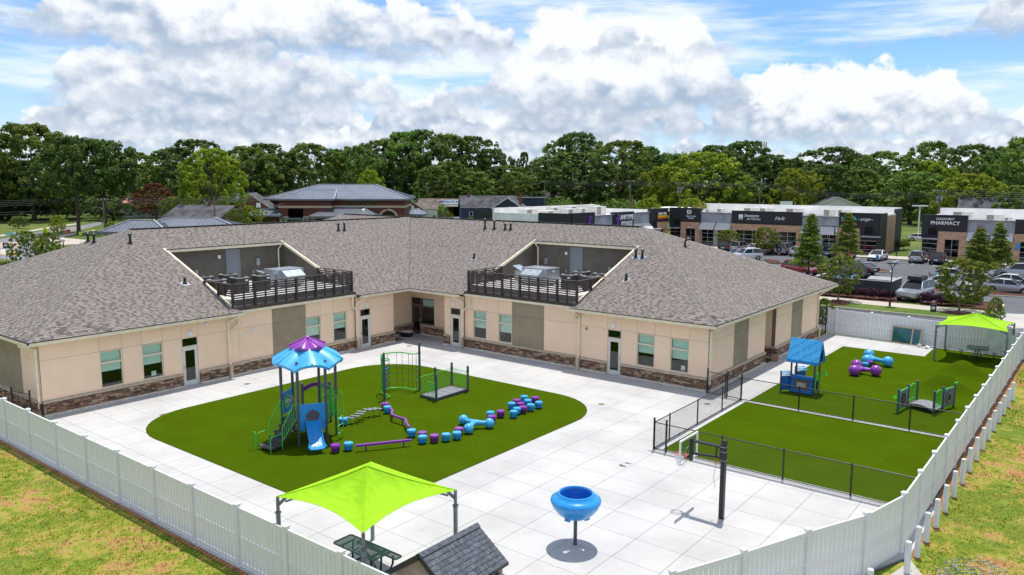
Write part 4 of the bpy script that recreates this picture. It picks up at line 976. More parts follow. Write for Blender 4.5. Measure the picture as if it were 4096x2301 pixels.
# --- net climber with its accessible platform
NP=S(1500,1370,5.359); nc=thing('net_climber','curved green frame rope net climber with grey railed platform','play structure',(-27.2,27.4,0)); no=-nc.location
top=[G(*NP(*p),2.05)+no for p in ((205,392),(270,385),(305,368),(290,352),(225,342),(150,320),(122,298),(140,272),(200,248),(270,231),(390,216),(530,212),(620,220),(720,238),(800,247),(880,243),(950,228))]
def sm(P,k=3):
    out=[]
    for i in range(len(P)-1):
        for j in range(k):
            t=j/k; a=P[max(0,i-1)];b_=P[i];c=P[i+1];d=P[min(len(P)-1,i+2)]
            out.append(.5*((2*b_)+(c-a)*t+(2*a-5*b_+4*c-d)*t*t+(3*b_-a-3*c+d)*t*t*t))
    return out+[P[-1]]
top=sm(top,2); low=[Vector((p.x,p.y,.13)) for p in top]
MB().tube(top,.03,10).build('top_rail','play_green',nc,smooth=True); MB().tube(low,.03,10).build('bottom_rail','play_green',nc,smooth=True)
PL,PR=Vector((top[0].x-.02,top[0].y-.03,0)),Vector((top[-1].x,top[-1].y,0))
for p,h in ((PL,2.46),(PR,2.62)):
    b=MB(); post(b,p.x,p.y,h,.062)
    for z in (.13,2.05): collar(b,p.x,p.y,z)
    b.build('post','steel_slate',nc,smooth=True)
b=MB(); b.box(top[14].x-.05,top[14].x+.05,top[14].y-.03,top[14].y+.03,0,2.08); b.build('flat_support','play_green',nc)
ropes=[4,10,18,21,23,26,28,30]; nodes={}
for i in ropes:
    p=top[i]; b=MB(); pts=[(p.x,p.y,2.03)]+[(p.x+random.uniform(-.012,.012),p.y+random.uniform(-.012,.012),z) for z in (1.25,.95,.62)]+[(p.x,p.y,.15)]; b.tube(pts,.011,5); b.build('rope','rope',nc); nodes[i]=pts
b=MB(); kb=MB()
for a,c in zip(ropes,ropes[1:]):
    for k in (1,2,3):
        u,v=Vector(nodes[a][k]),Vector(nodes[c][k]); m=(u+v)/2-Vector((0,0,.03)); b.tube([u,m,v],.011,5); kb.ball(u,.022,6); kb.ball(v,.022,6)
for i in ropes: kb.ball(nodes[i][0],.024,6); kb.ball(nodes[i][4],.024,6)
b.build('cross_rope','rope',nc); kb.build('rope_clamps','rope_white',nc)
b=MB(); q=top[15]; b.lathe([(.12,0),(.18,.08),(.12,.1)],8,(q.x-.2,q.y+.4,1.15)); b.cyl((q.x-.2,q.y+.4,0),(q.x-.2,q.y+.4,1.16),.03); b.build('seat_pod','play_blue',nc)
cr=[Vector((-27.49,27.47,0)),Vector((-26.33,27.47,0)),Vector((-26.31,29.85,0)),Vector((-27.5,29.9,0)),Vector((-27.48,28.6,0))]; cr=[c+no for c in cr]
b=MB(); b.prism([(c.x,c.y) for c in cr[:4]],.05,.17); b.build('platform_edge','step_dark',nc); 
for i in range(2):
    for j in range(4):
        MB().box(-.275,.275,-.275,.275,0,.02).build('deck_tile','deck_grey',nc,loc=(cr[0].x+.32+.56*i,cr[0].y+.33+.575*j,.17))
for c,h in ((cr[1],1.44),(cr[2],1.42),(cr[3],1.42),(cr[4],1.4)):
    b=MB(); post(b,c.x,c.y,h,.062); collar(b,c.x,c.y,.14); collar(b,c.x,c.y,1.12); b.build('post','steel_slate',nc,smooth=True)
for p,q in ((cr[0],cr[4]),(cr[4],cr[3]),(cr[3],cr[2])):
    b=MB(); rail_panel(b,p,q,.32,1.1,11,.009,.019,True); P=lambda t,z:p+(q-p)*t+Vector((0,0,z))
    for i in range(1,14): b.cyl(P(.04+.92*i/14,.32),P(.04+.92*i/14,1.1),.004,n=4)
    b.build('wire_panel','play_green',nc)
b=MB(); e=cr[1]+(cr[0]-cr[1])*.55; rail_panel(b,e,cr[1],.25,.95,7,.009,.019); rail_panel(b,e,cr[1],.45,.95,9,.007,.012,True); b.build('wire_panel','play_green',nc)
# --- stepping pods
def pod(m,md):
    t=thing('stepping_pod','',None); oc=lambda r,k=0:[(r*math.cos(math.radians(22.5+45*i)),r*math.sin(math.radians(22.5+45*i))) for i in range(8)]
    b=MB(); b.prism(oc(.19),.30,.34); b.prism(oc(.205),.235,.30); b.build('seat_top',m,t)
    b=MB()
    for k in range(8):
        a=math.radians(45*k); b.box(.10,.17,-.05,.05,.07,.235,T=Matrix.Rotation(a,4,'Z'))
    b.lathe([(.0,.05),(.11,.06),(.14,.12),(.15,.235)],16); b.build('ribbed_body',md,t); b=MB(); b.cyl((0,0,0),(0,0,.07),.03,n=8); b.build('stem','play_green',t); return t
pb_,pp_=pod('play_sky','play_blue'),pod('play_purple','play_purple_dk')
PODS=[('b',(-24.16,19.97),'second pod from the play tower, left of the straight purple beam'),('p',(-24.39,19.48),'nearest the slide foot, left of a blue pod'),('b',(-23.34,22.79),'between the wavy purple beam and the straight purple beam'),('b',(-22.38,22.49),'just right of the straight beam, in front of a purple pod'),('p',(-22.75,22.85),'behind the first blue pod right of the straight beam'),('p',(-22.08,22.89),'between two blue pods, third along from the straight beam'),('b',(-21.8,23.32),'fourth pod along the row from the straight beam'),('b',(-21.59,23.78),'next to the blue three-ball toy, in front of a purple pod'),('p',(-21.9,24.25),'behind a blue pod, just left of the blue three-ball toy'),
('b',(-22.35,26.95),'directly behind the right ball of the blue three-ball toy'),('p',(-21.9,26.5),'half hidden behind the right ball of the three-ball toy'),('p',(-22.1,27.4),'alone between the three-ball toy and the pod cluster'),
('b',(-26.75,24.53),'where the plank wiggle bridge meets the wavy purple beam'),('p',(-27.25,24.85),'at the foot of the rope net climber'),('b',(-26.92,22.0),'at the tower end of the plank wiggle bridge'),
('b',(-21.6,27.75),'front left of the pod cluster'),('b',(-21.79,28.25),'second along the front edge of the pod cluster'),('b',(-22.5,28.75),'back left of the pod cluster'),('p',(-21.68,28.6),'front purple one inside the pod cluster'),('p',(-22.15,29.0),'middle purple one inside the pod cluster'),('p',(-22.65,29.35),'back purple one inside the pod cluster'),('b',(-21.62,29.12),'front blue one right of centre in the pod cluster'),('b',(-22.2,29.65),'middle blue one right of centre in the pod cluster'),('b',(-22.75,30.1),'backmost blue one of the pod cluster'),('p',(-22.2,30.28),'purple one at the right end of the pod cluster'),('b',(-21.57,29.72),'rightmost blue one at the front of the pod cluster')]
fb=fp=True
for k,(c,(x,y),l) in enumerate(PODS):
    if c=='b': o=pb_ if fb else clone(pb_); fb=False
    else: o=pp_ if fp else clone(pp_); fp=False
    o.location=(x,y,.028); o.rotation_euler=(0,0,random.random()); tag(o,('blue ' if c=='b' else 'purple ')+'stepping pod '+l,'stepping pod','stepping pods on the court turf')
for k,(c,(x,y),l) in enumerate((('b',(-11.22,48.75),'blue stepping pod squeezed behind the purple three-ball toy'),('p',(-11.12,49.35),'purple stepping pod in front of the blue three-ball toy, side playground'))):
    o=clone(pb_ if c=='b' else pp_); o.location=(x,y,.03); tag(o,l,'stepping pod'); 
    if 'group' in o: del o['group']
# --- beams
t=thing('balance_beam','straight purple balance beam in front of the pods','balance beam',(-23.1,21.1,.028)); o_=-Vector((-23.1,21.1,0))
MB().bar(Vector((-23.78,20.05,.26))+o_,Vector((-22.52,21.98,.26))+o_,.10,.09).build('beam','play_purple',t)
for x,y in ((-23.57,20.4),(-22.71,21.7)): MB().cyl(Vector((x,y,-.03))+o_,Vector((x,y,.23))+o_,.032).build('leg','play_purple_dk',t)
t=thing('balance_beam','wavy purple balance beam running back to the net climber','balance beam',(-25.0,23.7,.028)); o_=-Vector((-25.0,23.7,0))
wp=sm([Vector(p)+o_ for p in ((-26.45,24.45,.3),(-26.1,24.25,.3),(-25.7,23.85,.3),(-25.2,23.75,.3),(-24.7,23.72,.3),(-24.3,23.4,.3),(-23.75,23.05,.3))],3); b=MB()
for p,q in zip(wp,wp[1:]): b.bar(p,q+(q-p)*.08,.10,.08)
b.build('beam','play_purple',t)
for x,y in ((-26.06,24.2),(-24.91,23.74),(-23.95,23.2)): MB().cyl(Vector((x,y,-.03))+o_,Vector((x,y,.28))+o_,.032).build('leg','play_purple_dk',t)
t=thing('wiggle_bridge','green wavy bridge with grey planks between two pods','wiggle bridge',(-26.8,23.2,.028)); o_=-Vector((-26.8,23.2,0))
wp=sm([Vector(p)+o_ for p in ((-26.82,22.3,.25),(-26.75,22.7,.3),(-26.95,23.1,.32),(-27.0,23.5,.32),(-26.85,23.85,.3),(-26.8,24.2,.28))],3); MB().tube(wp,.03,8).build('spine','play_green',t,smooth=True)
for i in range(7):
    p=wp[int(i*2.3)]; MB().box(-.22,.22,-.075,.075,0,.04).build('plank','deck_grey',t,loc=p+Vector((0,0,.03)),rz=.3+.1*math.sin(i))
for x,y in ((-26.82,22.31),(-26.80,24.1)): MB().cyl(Vector((x,y,-.03))+o_,Vector((x,y,.27))+o_,.028).build('leg','play_green',t)
# --- three-ball toys
def jack(label,B,m,r=.23):
    c=sum((Vector((*b_,0)) for b_ in B),Vector())/3; t=thing('ball_climber',label,'climbing toy',(c.x,c.y,.03))
    hub=Vector((0,0,.28)); pts=[Vector((b_[0]-c.x,b_[1]-c.y,r)) for b_ in B]; b=MB()
    for p in pts:
        d=(p-hub); b.tube([hub+d*k for k in (-.12,.15,.4,.65,.9)],[.13,.14,.12,.10,.11],12)
    b.ball(hub,.17,14,(1,1,.7)); b.build('body',m,t,smooth=True)
    for p in pts:
        o=MB().ball(p,r,20).build('ball',m,t,smooth=True)
jack('glossy blue three-ball climbing toy on the court turf',((-22.75,25.5),(-21.73,24.7),(-21.5,25.85)),'play_sky')
jack('purple three-ball climbing toy in the side playground',((-11.25,46.4),(-11.5,47.9),(-10.25,47.1)),'play_purple',.32); jack('blue three-ball climbing toy behind the purple one, side playground',((-11.36,49.7),(-11.66,51.4),(-10.25,50.0)),'play_sky',.32)
# --- ball funnel
t=thing('ball_funnel','large glossy blue ball funnel bowl on a grey post','ball funnel',(-12.26,18.85,0)); b=MB(); b.cyl((0,0,-.1),(0,0,.9),.057,n=16); b.build('post','steel_slate',t,smooth=True)
prof=[(.09,.86),(.22,.875),(.40,.94),(.56,1.06),(.70,1.24),(.765,1.38),(.777,1.44),(.75,1.50),(.66,1.555),(.575,1.60),(.553,1.65),(.535,1.675),(.505,1.68),(.485,1.655),(.47,1.58),(.44,1.35),(.36,1.18),(.30,1.10),(.16,1.05),(.001,1.03)]
b=MB(); n=48; b.lathe(prof,n)
keep=[]
for f in b.f:
    ring,kk=f[0]//n,f[0]%n; a=(kk+.5)/n*360
    hole=any(abs((a-h+180)%360-180)<16 for h in (20,140,260))
    if hole and (ring in (1,2) or ring in (16,17)): continue
    keep.append(f)
b.f=keep; b.m=[1 if f[0]//n>=13 else 0 for f in keep]; b.t=[0]*len(keep); b.build('bowl',['play_blue','play_deep'],t,smooth=True)
for h in (20,140,260):
    a=math.radians(h); c,s_=math.cos(a),math.sin(a); sb=MB(); sb.tube([(.33*c,.33*s_,1.12),(.33*c,.33*s_,.95),(.36*c,.36*s_,.86)],[.10,.10,.095],12); sb.f=[f for f in sb.f if len(f)==4]; sb.m=[0]*len(sb.f); sb.t=[0]*len(sb.f); sb.build('chute','play_blue',t,smooth=True)
# --- basketball hoop
t=thing('basketball_hoop','black basketball post with clear backboard and orange hoop','basketball hoop',(-9.51,23.44,0))
MB().box(-.075,.075,-.075,.075,-.1,2.68).build('post','steel_black',t); 
b=MB(); b.bar((-.08,0,2.44),(-1.08,0,2.44),.16,.05); b.bar((-.08,0,2.08),(-1.08,0,2.0),.09,.06); b.box(-.13,-.08,-.05,.05,1.98,2.52); b.bar((-.25,0,2.42),(-.27,0,2.02),.05,.05); b.build('arm','steel_black',t)
b=MB(); b.box(-1.19,-1.10,-.07,.07,1.74,2.50); b.build('mount_plate','steel_black',t)
b=MB(); fx=lambda s,d,z:(-1.24-d,s,z); frame_rect(b,fx,-.68,.68,1.70,2.56,.055,-.02,.03); bd=b.build('backboard_frame','white_plastic',t)
MB().quad((-1.24,-.64,1.74),(-1.24,.64,1.74),(-1.24,.64,2.52),(-1.24,-.64,2.52)).build('backboard','pane_clear',t); b=MB(); frame_rect(b,fx,-.2,.2,1.88,2.2,.035,.012,.016); b.build('target_square','white_plastic',t)
b=MB(); hc=Vector((-1.53,0,1.88)); b.tube([hc+Vector((.2*math.cos(a*math.pi/12),.2*math.sin(a*math.pi/12),0)) for a in range(24)],.012,8,True); b.box(-1.35,-1.24,-.09,.09,1.78,1.90); b.build('hoop_ring','hoop_red',t)
b=MB()
for k in range(12):
    for s in (1,-1):
        pts=[]
        for i in range(5):
            a=2*math.pi*(k/12+s*i*.04); r=.2-.022*i; pts.append(hc+Vector((r*math.cos(a),r*math.sin(a),-.1*i)))
        b.tube(pts,.006,4)
b.build('net','net_white',t)
for z in (2.46,2.3,2.0):
    b=MB(); frame_rect(b,lambda s,d,zz:(s,d-.0,zz),-.09,.09,z-.0,z+.0,.0,0,0) if False else b.tube([(-.085,-.085,z),(.085,-.085,z),(.085,.085,z),(-.085,.085,z)],.01,5,True); b.build('clamp','handle_metal',t)
b=MB(); b.tube([(-.27,0,2.0),(-.28,.01,1.8),(-.30,0,1.5),(-.33,0,1.3),(-.26,0,1.1),(-.28,0,.95)],.008,5); b.build('pull_cord','hoop_red',t); b=MB(); b.cyl((-.27,0,1.95),(-.27,0,1.78),.03,.012); b.build('cord_grip','hoop_red',t)
# --- shade canopies
def shade(label,x0,x1,y0,y1,zc,za,post_h):
    cx,cy=(x0+x1)/2,(y0+y1)/2; t=thing('shade_canopy',label,'shade canopy',(cx,cy,0)); hx_,hy_=(x1-x0)/2,(y1-y0)/2; b=MB(); n=14
    # four triangular sails with inward-curved edges, sagging a little
    for th,dz in ((0,0),(1,-.008)):
        for k in range(4):
            C=[Vector((hx_,-hy_,zc)),Vector((hx_,hy_,zc)),Vector((-hx_,hy_,zc)),Vector((-hx_,-hy_,zc))]; a,c=C[k],C[(k+1)%4]; g=[]
            for i in range(n+1):
                t_=i/n; e=a+(c-a)*t_; w=4*t_*(1-t_); e=e*(1-.13*w); e.z=zc+.10*w
                for j in range(9):
                    s_=j/8; p=Vector((0,0,za))*(1-s_)+e*s_; p.z-=.18*math.sin(math.pi*s_)*(.35+.65*w); p.z+=dz; g.append(p)
            fs=[(i*9+j,i*9+j+1,(i+1)*9+j+1,(i+1)*9+j) for i in range(n) for j in range(8)]; b.add(g,fs if not th else [f[::-1] for f in fs])
    cl=b.build('canopy_cloth','lime_cloth',t,smooth=True)
    b=MB()
    for k in range(4):
        C=Vector((hx_*(1,1,-1,-1)[k],hy_*(-1,1,1,-1)[k],zc)); pts=[Vector((0,0,za+.006))*(1-s_)+C*s_+Vector((0,0,-.18*.35*math.sin(math.pi*s_)+.006)) for s_ in (0,.12,.25,.4,.55,.7,.85,1)]; b.tube(pts,.012,5)
    b.build('seam','lime_cloth',cl)
    for k in range(4):
        sx_,sy_=(1,1,-1,-1)[k],(-1,1,1,-1)[k]; px,py=hx_*sx_-.03*sx_,hy_*sy_-.03*sy_; b=MB(); b.cyl((px,py,-.05),(px,py,post_h-.45),.062,n=14); b.cyl((px,py,post_h-.45),(px,py,post_h-.02),.047,n=14); b.lathe([(.085,-.02),(.085,.02)],14,(px,py,post_h-.45)); o=b.build('post','steel_grey',t,smooth=True)
        g=MB(); g.bar((px,py,post_h-.25),(px-.16*sx_,py-.16*sy_,post_h-.03),.02,.09); g.build('bracket','steel_grey',o)
        g=MB(); g.tube([(px,py,post_h-.05),(px*.5,py*.5,za-.45),(0,0,za-.16)],.025,6); g.build('rafter','steel_grey',t) if False else None
    g=MB(); pts=[(-hx_*.9,hy_*.9,zc-.15),(0,0,za-.22),(hx_*.9,-hy_*.9,zc-.15)]; g.tube(pts,.03,8); pts=[(hx_*.9,hy_*.9,zc-.15),(0,0,za-.22),(-hx_*.9,-hy_*.9,zc-.15)]; g.tube(pts,.03,8); g.build('rafter','steel_grey',t); return t
shade('lime green shade canopy near the white fence in the foreground',-17.4,-13.86,11.84,15.25,2.5,3.28,2.5); shade('lime green shade canopy at the back of the side playground',-8.45,-4.6,53.9,57.75,2.28,2.98,2.28)
# --- picnic tables
def mesh_plate(b,x0,x1,y0,y1,z,p=.045):
    b.tube([(x0+.05,y0,z),(x1-.05,y0,z),(x1,y0+.05,z),(x1,y1-.05,z),(x1-.05,y1,z),(x0+.05,y1,z),(x0,y1-.05,z),(x0,y0+.05,z)],.022,6,True)
    n=int((x1-x0)/p); m=int((y1-y0)/p)
    for i in range(1,n): x=x0+(x1-x0)*i/n; b.box(x-.009,x+.009,y0,y1,z-.004,z+.004)
    for j in range(1,m): y=y0+(y1-y0)*j/m; b.box(x0,x1,y-.009,y+.009,z-.003,z+.003)
t=thing('picnic_table','dark green mesh picnic table under the foreground shade canopy','picnic table',(-16.08,13.68,0))
b=MB(); mesh_plate(b,-.86,.86,-.34,.34,.74); b.build('table_top','table_green',t)
for s in (-1,1): b=MB(); mesh_plate(b,-.86,.86,.62*s-.13,.62*s+.13,.44); b.build('bench_seat','table_green',t)
for s in (-1,1):
    b=MB(); b.tube([(.6*s,-.62,.42),(.6*s,-.62,.2),(.6*s,-.5,.05),(.6*s,.5,.05),(.6*s,.62,.2),(.6*s,.62,.42)],.032,8); b.cyl((.6*s,-.15,.05),(.6*s,-.2,.72),.03); b.cyl((.6*s,.15,.05),(.6*s,.2,.72),.03); b.build('leg_frame','steel_black',t,smooth=True)
b=MB()
for s in (-1,1): b.bar((.6*s,-.3,.70),(.6*s,.3,.70),.05,.04); b.bar((.6*s,0,.3),(.12*s,0,.70),.035,.035)
b.build('brace','table_green',t)
t=thing('picnic_table','square grey picnic table with four benches under the rear canopy','picnic table',(-6.3,55.85,.03),.1)
b=MB(); b.prism(rrect(-.6,.6,-.6,.6,.1,3),.72,.76); b.build('table_top','table_green',t)
for k in range(4):
    T=Matrix.Rotation(k*math.pi/2,4,'Z'); b=MB(); b.prism([(x,y) for x,y in rrect(-.42,.42,.78,1.02,.06,2)],.43,.46,T=T); b.build('bench_seat','steel_grey',t); b=MB(); b.tube([T@Vector(p) for p in ((0,.1,.7),(0,.2,.1),(0,.6,.06),(0,.88,.15),(0,.9,.43))],.032,8); b.build('leg','steel_black',t,smooth=True)
# --- plastic shed in the foreground
t=thing('playhouse_shed','beige plastic shed with dark slate shingle roof behind the fence','shed',(-12.15,13.1,0)); RX,ZR_,ZV=1.02,2.40,1.69
b=MB(); b.box(-.93,.93,-.92,.90,0,1.72); b.build('wall','shed_beige',t)
for y in (-.95,.92): b=MB(); b.add([(-.95,y,1.70),(.95,y,1.70),(0,y,2.34),(-.95,y+.03,1.70),(.95,y+.03,1.70),(0,y+.03,2.34)],[(2,1,0),(3,4,5),(0,1,4,3),(1,2,5,4),(2,0,3,5)]); b.build('gable','shed_beige',t)
b=MB()
for k in range(4): z=1.92+.05*k; w=.2-.045*k; b.box(-w,w,-.972,-.948,z,z+.03)
b.build('gable_vent','shed_beige',t)
b=MB()
for s in (-1,1): b.add([(0,-1.05,ZR_),(RX*s,-1.05,ZV),(RX*s,1.03,ZV),(0,1.03,ZR_),(0,-1.05,ZR_-.06),(RX*s,-1.05,ZV-.06),(RX*s,1.03,ZV-.06),(0,1.03,ZR_-.06)],[(0,1,2,3),(7,6,5,4),(0,4,5,1),(2,1,5,6),(3,2,6,7)])
rf=b.build('roof','shed_dark',t); sr=random.Random(5); ang=math.atan2(ZR_-ZV,RX)
for s in (1,-1):
    for k in range(9):
        y=-1.05; 
        while y<1.02:
            l=min(sr.choice((.10,.16,.22,.28)),1.03-y); L=math.hypot(RX,ZR_-ZV)/9.0
            x0=RX*(1-k/9.0)*s; z0=ZV+(ZR_-ZV)*k/9.0; x1=RX*(1-(k+1)/9.0)*s; z1=ZV+(ZR_-ZV)*(k+1)/9.0; g=.004
            if k==8: l=1.03-y if False else l
            MB().add([(x0,y+g,z0+.028),(x0,y+l-g,z0+.028),(x1,y+l-g,z1+.010),(x1,y+g,z1+.010),(x0,y+g,z0),(x0,y+l-g,z0),(x1,y+l-g,z1),(x1,y+g,z1)],[(0,1,2,3),(4,5,1,0),(4,0,3,7),(1,5,6,2)]).build('shingle','shed_slate',rf); y+=l
b=MB(); b.add([(-.11,-1.06,ZR_-.03),(0,-1.06,ZR_+.045),(.11,-1.06,ZR_-.03),(-.11,1.04,ZR_-.03),(0,1.04,ZR_+.045),(.11,1.04,ZR_-.03)],[(0,1,4,3),(1,2,5,4),(0,2,1),(3,4,5)]); b.build('ridge_cap','shed_slate',rf)
b=MB()
for s in (-1,1): b.bar((0,-1.06,ZR_-.05),(RX*s,-1.06,ZV-.05),.03,.13)
b.build('barge_board','pipe_black',t)
b=MB(); b.box(.95,1.75,.62,.68,.25,1.52); d=b.build('open_door','shed_dark',t); b=MB(); b.box(.94,1.76,.60,.70,1.52,1.56); b.build('door_cap','steel_slate',d); b=MB()
for k in range(14): x=1.02+.05*k; b.box(x,x+.02,.605,.62,.85,1.45)
b.box(.95,1.75,.6,.62,.72,.78); b.build('door_ribs','shed_dark',d)
# --- small blue-roofed playhouse
t=thing('playhouse','small blue plastic playhouse with shingled roof on tall posts','playhouse',(-12.36,41.0,.03),0); 
PX=[(-.6,-.42),(.6,-.42),(.6,.42),(-.6,.42)]
# walls seen from the court corner: posts, roof, counter, bell
for x,y in PX: b=MB(); b.cyl((x,y,-.05),(x,y,1.95),.05,n=12); collar(b,x,y,.95,.06); b.build('post','steel_slate',t,smooth=True)
b=MB(); zr,ze=2.86,1.80
for s in (-1,1): b.add([(-.82,0,zr),(-.82,.62*s,ze),(.82,.62*s,ze),(.82,0,zr),(-.82,0,zr-.07),(-.82,.60*s,ze-.07),(.82,.60*s,ze-.07),(.82,0,zr-.07)],[(0,1,2,3),(7,6,5,4),(0,4,5,1),(1,5,6,2),(2,6,7,3)])
b.box(-.82,.82,-.63,-.585,ze-.16,ze+.01); b.box(-.82,.82,.585,.63,ze-.16,ze+.01); r_=b.build('roof','play_blue',t)
for x in (-.80,.77):
    b=MB(); ar=[(.26*math.cos(math.radians(180-15*i)),2.0+.36*math.sin(math.radians(15*i))) for i in range(13)]; P=[(-.6,ze-.14),(-.26,ze-.14)]+ar+[(.26,ze-.14),(.6,ze-.14),(.0,zr-.03)]
    n=len(P); b.add([(x,y,z) for y,z in P]+[(x+.03,y,z) for y,z in P],[tuple(range(n-1,-1,-1)),tuple(range(n,2*n))]+[(i,(i+1)%n,n+(i+1)%n,n+i) for i in range(n)]); b.build('gable','play_deep',t)
for s in (-1,1):
    for k in range(12):
        n=13; o2=.5*(k%2)
        for i in range(n):
            a=-.81+1.62*(i+o2*0.5+.0)/n+.01; c=a+1.62/n-.025; t0,t1=k/12,(k+.86)/12
            y0,z0=.62*s*(1-t0),ze+(zr-ze)*t0; y1,z1=.62*s*(1-t1),ze+(zr-ze)*t1
            if c>.815: c=.815
            if s>0 and k%1==0 and s>0 and False: pass
            MB().add([(a,y0,z0+.028),(c,y0,z0+.028),(c,y1,z1+.02),(a,y1,z1+.02),(a,y0,z0),(c,y0,z0),(c,y1,z1),(a,y1,z1)],[(0,1,2,3),(4,5,1,0),(4,0,3,7),(1,5,6,2)]).build('roof_tile','play_sky' if (i*7+k*3)%5 else 'play_blue',r_) if s<0 else None
b=MB(); b.box(-.55,.55,-.50,-.40,.08,.86); b.box(-.58,.58,-.60,-.38,.86,.98); w_=b.build('counter','play_deep',t); b=MB(); b.box(-.36,.36,-.525,-.50,.22,.76); b.build('game_panel','play_brown',w_)
b=MB()
for k in range(8): b.box(-.24+.06*k,-.215+.06*k,-.54,-.525,.40,.62)
b.build('game_slots','white_plastic',w_)
b=MB()
for z in (.10,.20,.80): b.tube([(-.56,-.50,z),(.56,-.50,z)],.06,8)
b.build('log_trim','play_deep',w_)
b=MB(); b.box(.58,.62,-.40,.40,.15,1.1); b.build('climb_panel','play_green',t); b=MB(); b.tube([(.62,.42,1.2),(.78,.5,1.22),(.88,.56,1.12)],.02,6); b.lathe([(.02,.0),(.045,-.03),(.06,-.14),(.09,-.18)],12,(.88,.56,1.12)); b.build('bell','play_green',t,smooth=True)
b=MB(); b.box(.622,.635,-.12,.18,.16,.7); b.build('crawl_hole','room_dark',t)
for (x,y,rz_) in ((-.8,-.55,.9),(-.55,1.0,.9)):
    b=MB(); T=Matrix.Translation((x,y,0))@Matrix.Rotation(rz_,4,'Z'); b.box(-.28,.28,-.04,.04,.12,.86,T=T); f_=b.build('log_flap','play_deep',t)
    b=MB(); 
    for k in range(3): b.box(-.3,.3,-.2+.12*k,-.09+.12*k,.95+.06*k,.98+.06*k,T=T)
    b.build('flap_shelf','play_sky',f_); b=MB(); p_=T@Vector((-.32,0,0)); post(b,p_.x,p_.y,1.15,.045); b.build('post','steel_slate',t,smooth=True)
# --- panel bridge
t=thing('panel_bridge','low grey bridge with green barred and grey window panels','play structure',(-6.7,41.4,.03)); o_=-Vector((-6.7,41.4,0))
A=[Vector(p)+o_ for p in ((-7.62,40.0,0),(-7.45,41.3,0),(-7.25,42.4,0))]; B_=[Vector(p)+o_ for p in ((-6.2,40.75,0),(-6.0,41.85,0),(-5.68,42.9,0))]
for p in A+B_: b=MB(); b.cyl((p.x,p.y,-.02),(p.x,p.y,1.1),.055,n=12); b.ball((p.x,p.y,1.13),.07,10); b.build('post','steel_slate',t,smooth=True)
def gpanel(p,q,m,disc):
    b=MB(); mid=(p+q)/2; b.bar(p+Vector((0,0,.58)),q+Vector((0,0,.58)),.03,.86); o=b.build('wall_panel',m,t); [MB().bar(p+Vector((0,0,z_)),q+Vector((0,0,z_)),.05,.05).build('panel_trim','play_green',o) for z_ in (1.03,.13)]
    d=(q-p).normalized(); nr=Vector((-d.y,d.x,0)); b=MB(); T=Matrix(((d.x,0,nr.x,mid.x),(d.y,0,nr.y,mid.y),(0,1,0,.58),(0,0,0,1))); b.lathe([(.0,-.035),(.3,-.035),(.3,.035),(.0,.035)],20,T=T); o2=b.build('round_window','pipe_black',o)
    b=MB(); b.lathe([(.19,-.042),(.26,-.042),(.26,.042),(.19,.042)],20,T=T); b.build('window_ring',disc,o2)
gpanel(A[0],A[1],'deck_grey','pipe_black'); gpanel(B_[1],B_[2],'deck_grey','shed_beige')
for p,q in ((A[1],A[2]),(B_[0],B_[1])):
    b=MB(); P=lambda u,z:p+(q-p)*u+Vector((0,0,z)); n=9; b.tube([P(u/8,.98+.14*math.sin(math.pi*u/8)) for u in range(9)],.02,6); b.tube([P(u/8,.28+.10*math.sin(math.pi*u/8)) for u in range(9)],.02,6)
    for i in range(n+1): u=.03+.94*i/n; b.cyl(P(u,.28),P(u,1.0+.12*math.sin(math.pi*u)),.012,n=6)
    b.build('barrier','play_green',t,smooth=True)
b=MB(); q_=[A[1],B_[0],B_[1],A[2]]
for i in range(5): u=i/5; v=(i+1)/5
e1=[A[1]+(B_[0]-A[1])*(i/6)+Vector((0,0,.2+.12*math.sin(math.pi*i/6))) for i in range(7)]; e2=[A[2]+(B_[1]-A[2])*(i/6)+Vector((0,0,.2+.12*math.sin(math.pi*i/6))) for i in range(7)]
vs=e1+e2+[v-Vector((0,0,.07)) for v in e1+e2]; b.add(vs,[(i,i+1,8+i,7+i) for i in range(6)]+[(14+i,21+i,22+i,15+i) for i in range(6)]+[(i,14+i,15+i,i+1) for i in range(6)]+[(7+i,8+i,22+i,21+i) for i in range(6)]); b.build('bridge_deck','deck_grey',t)
b=MB(); p=A[0]; b.tube([(p.x-.05,p.y-.05,0),(p.x-.05,p.y-.05,.95),(p.x-.1,p.y-.1,.85)],.03,8); b.lathe([(.03,.12),(.05,.05),(.1,-.02)],12,(p.x-.12,p.y-.12,.78)); p=B_[2]; b.tube([(p.x,p.y,1.12),(p.x+.02,p.y,1.22),(p.x+.12,p.y+.05,1.22)],.06,8); b.build('talk_tube','play_green',t,smooth=True)
mat('teal_sheet',(.22,.50,.52),.6,var=.12,vs=2)
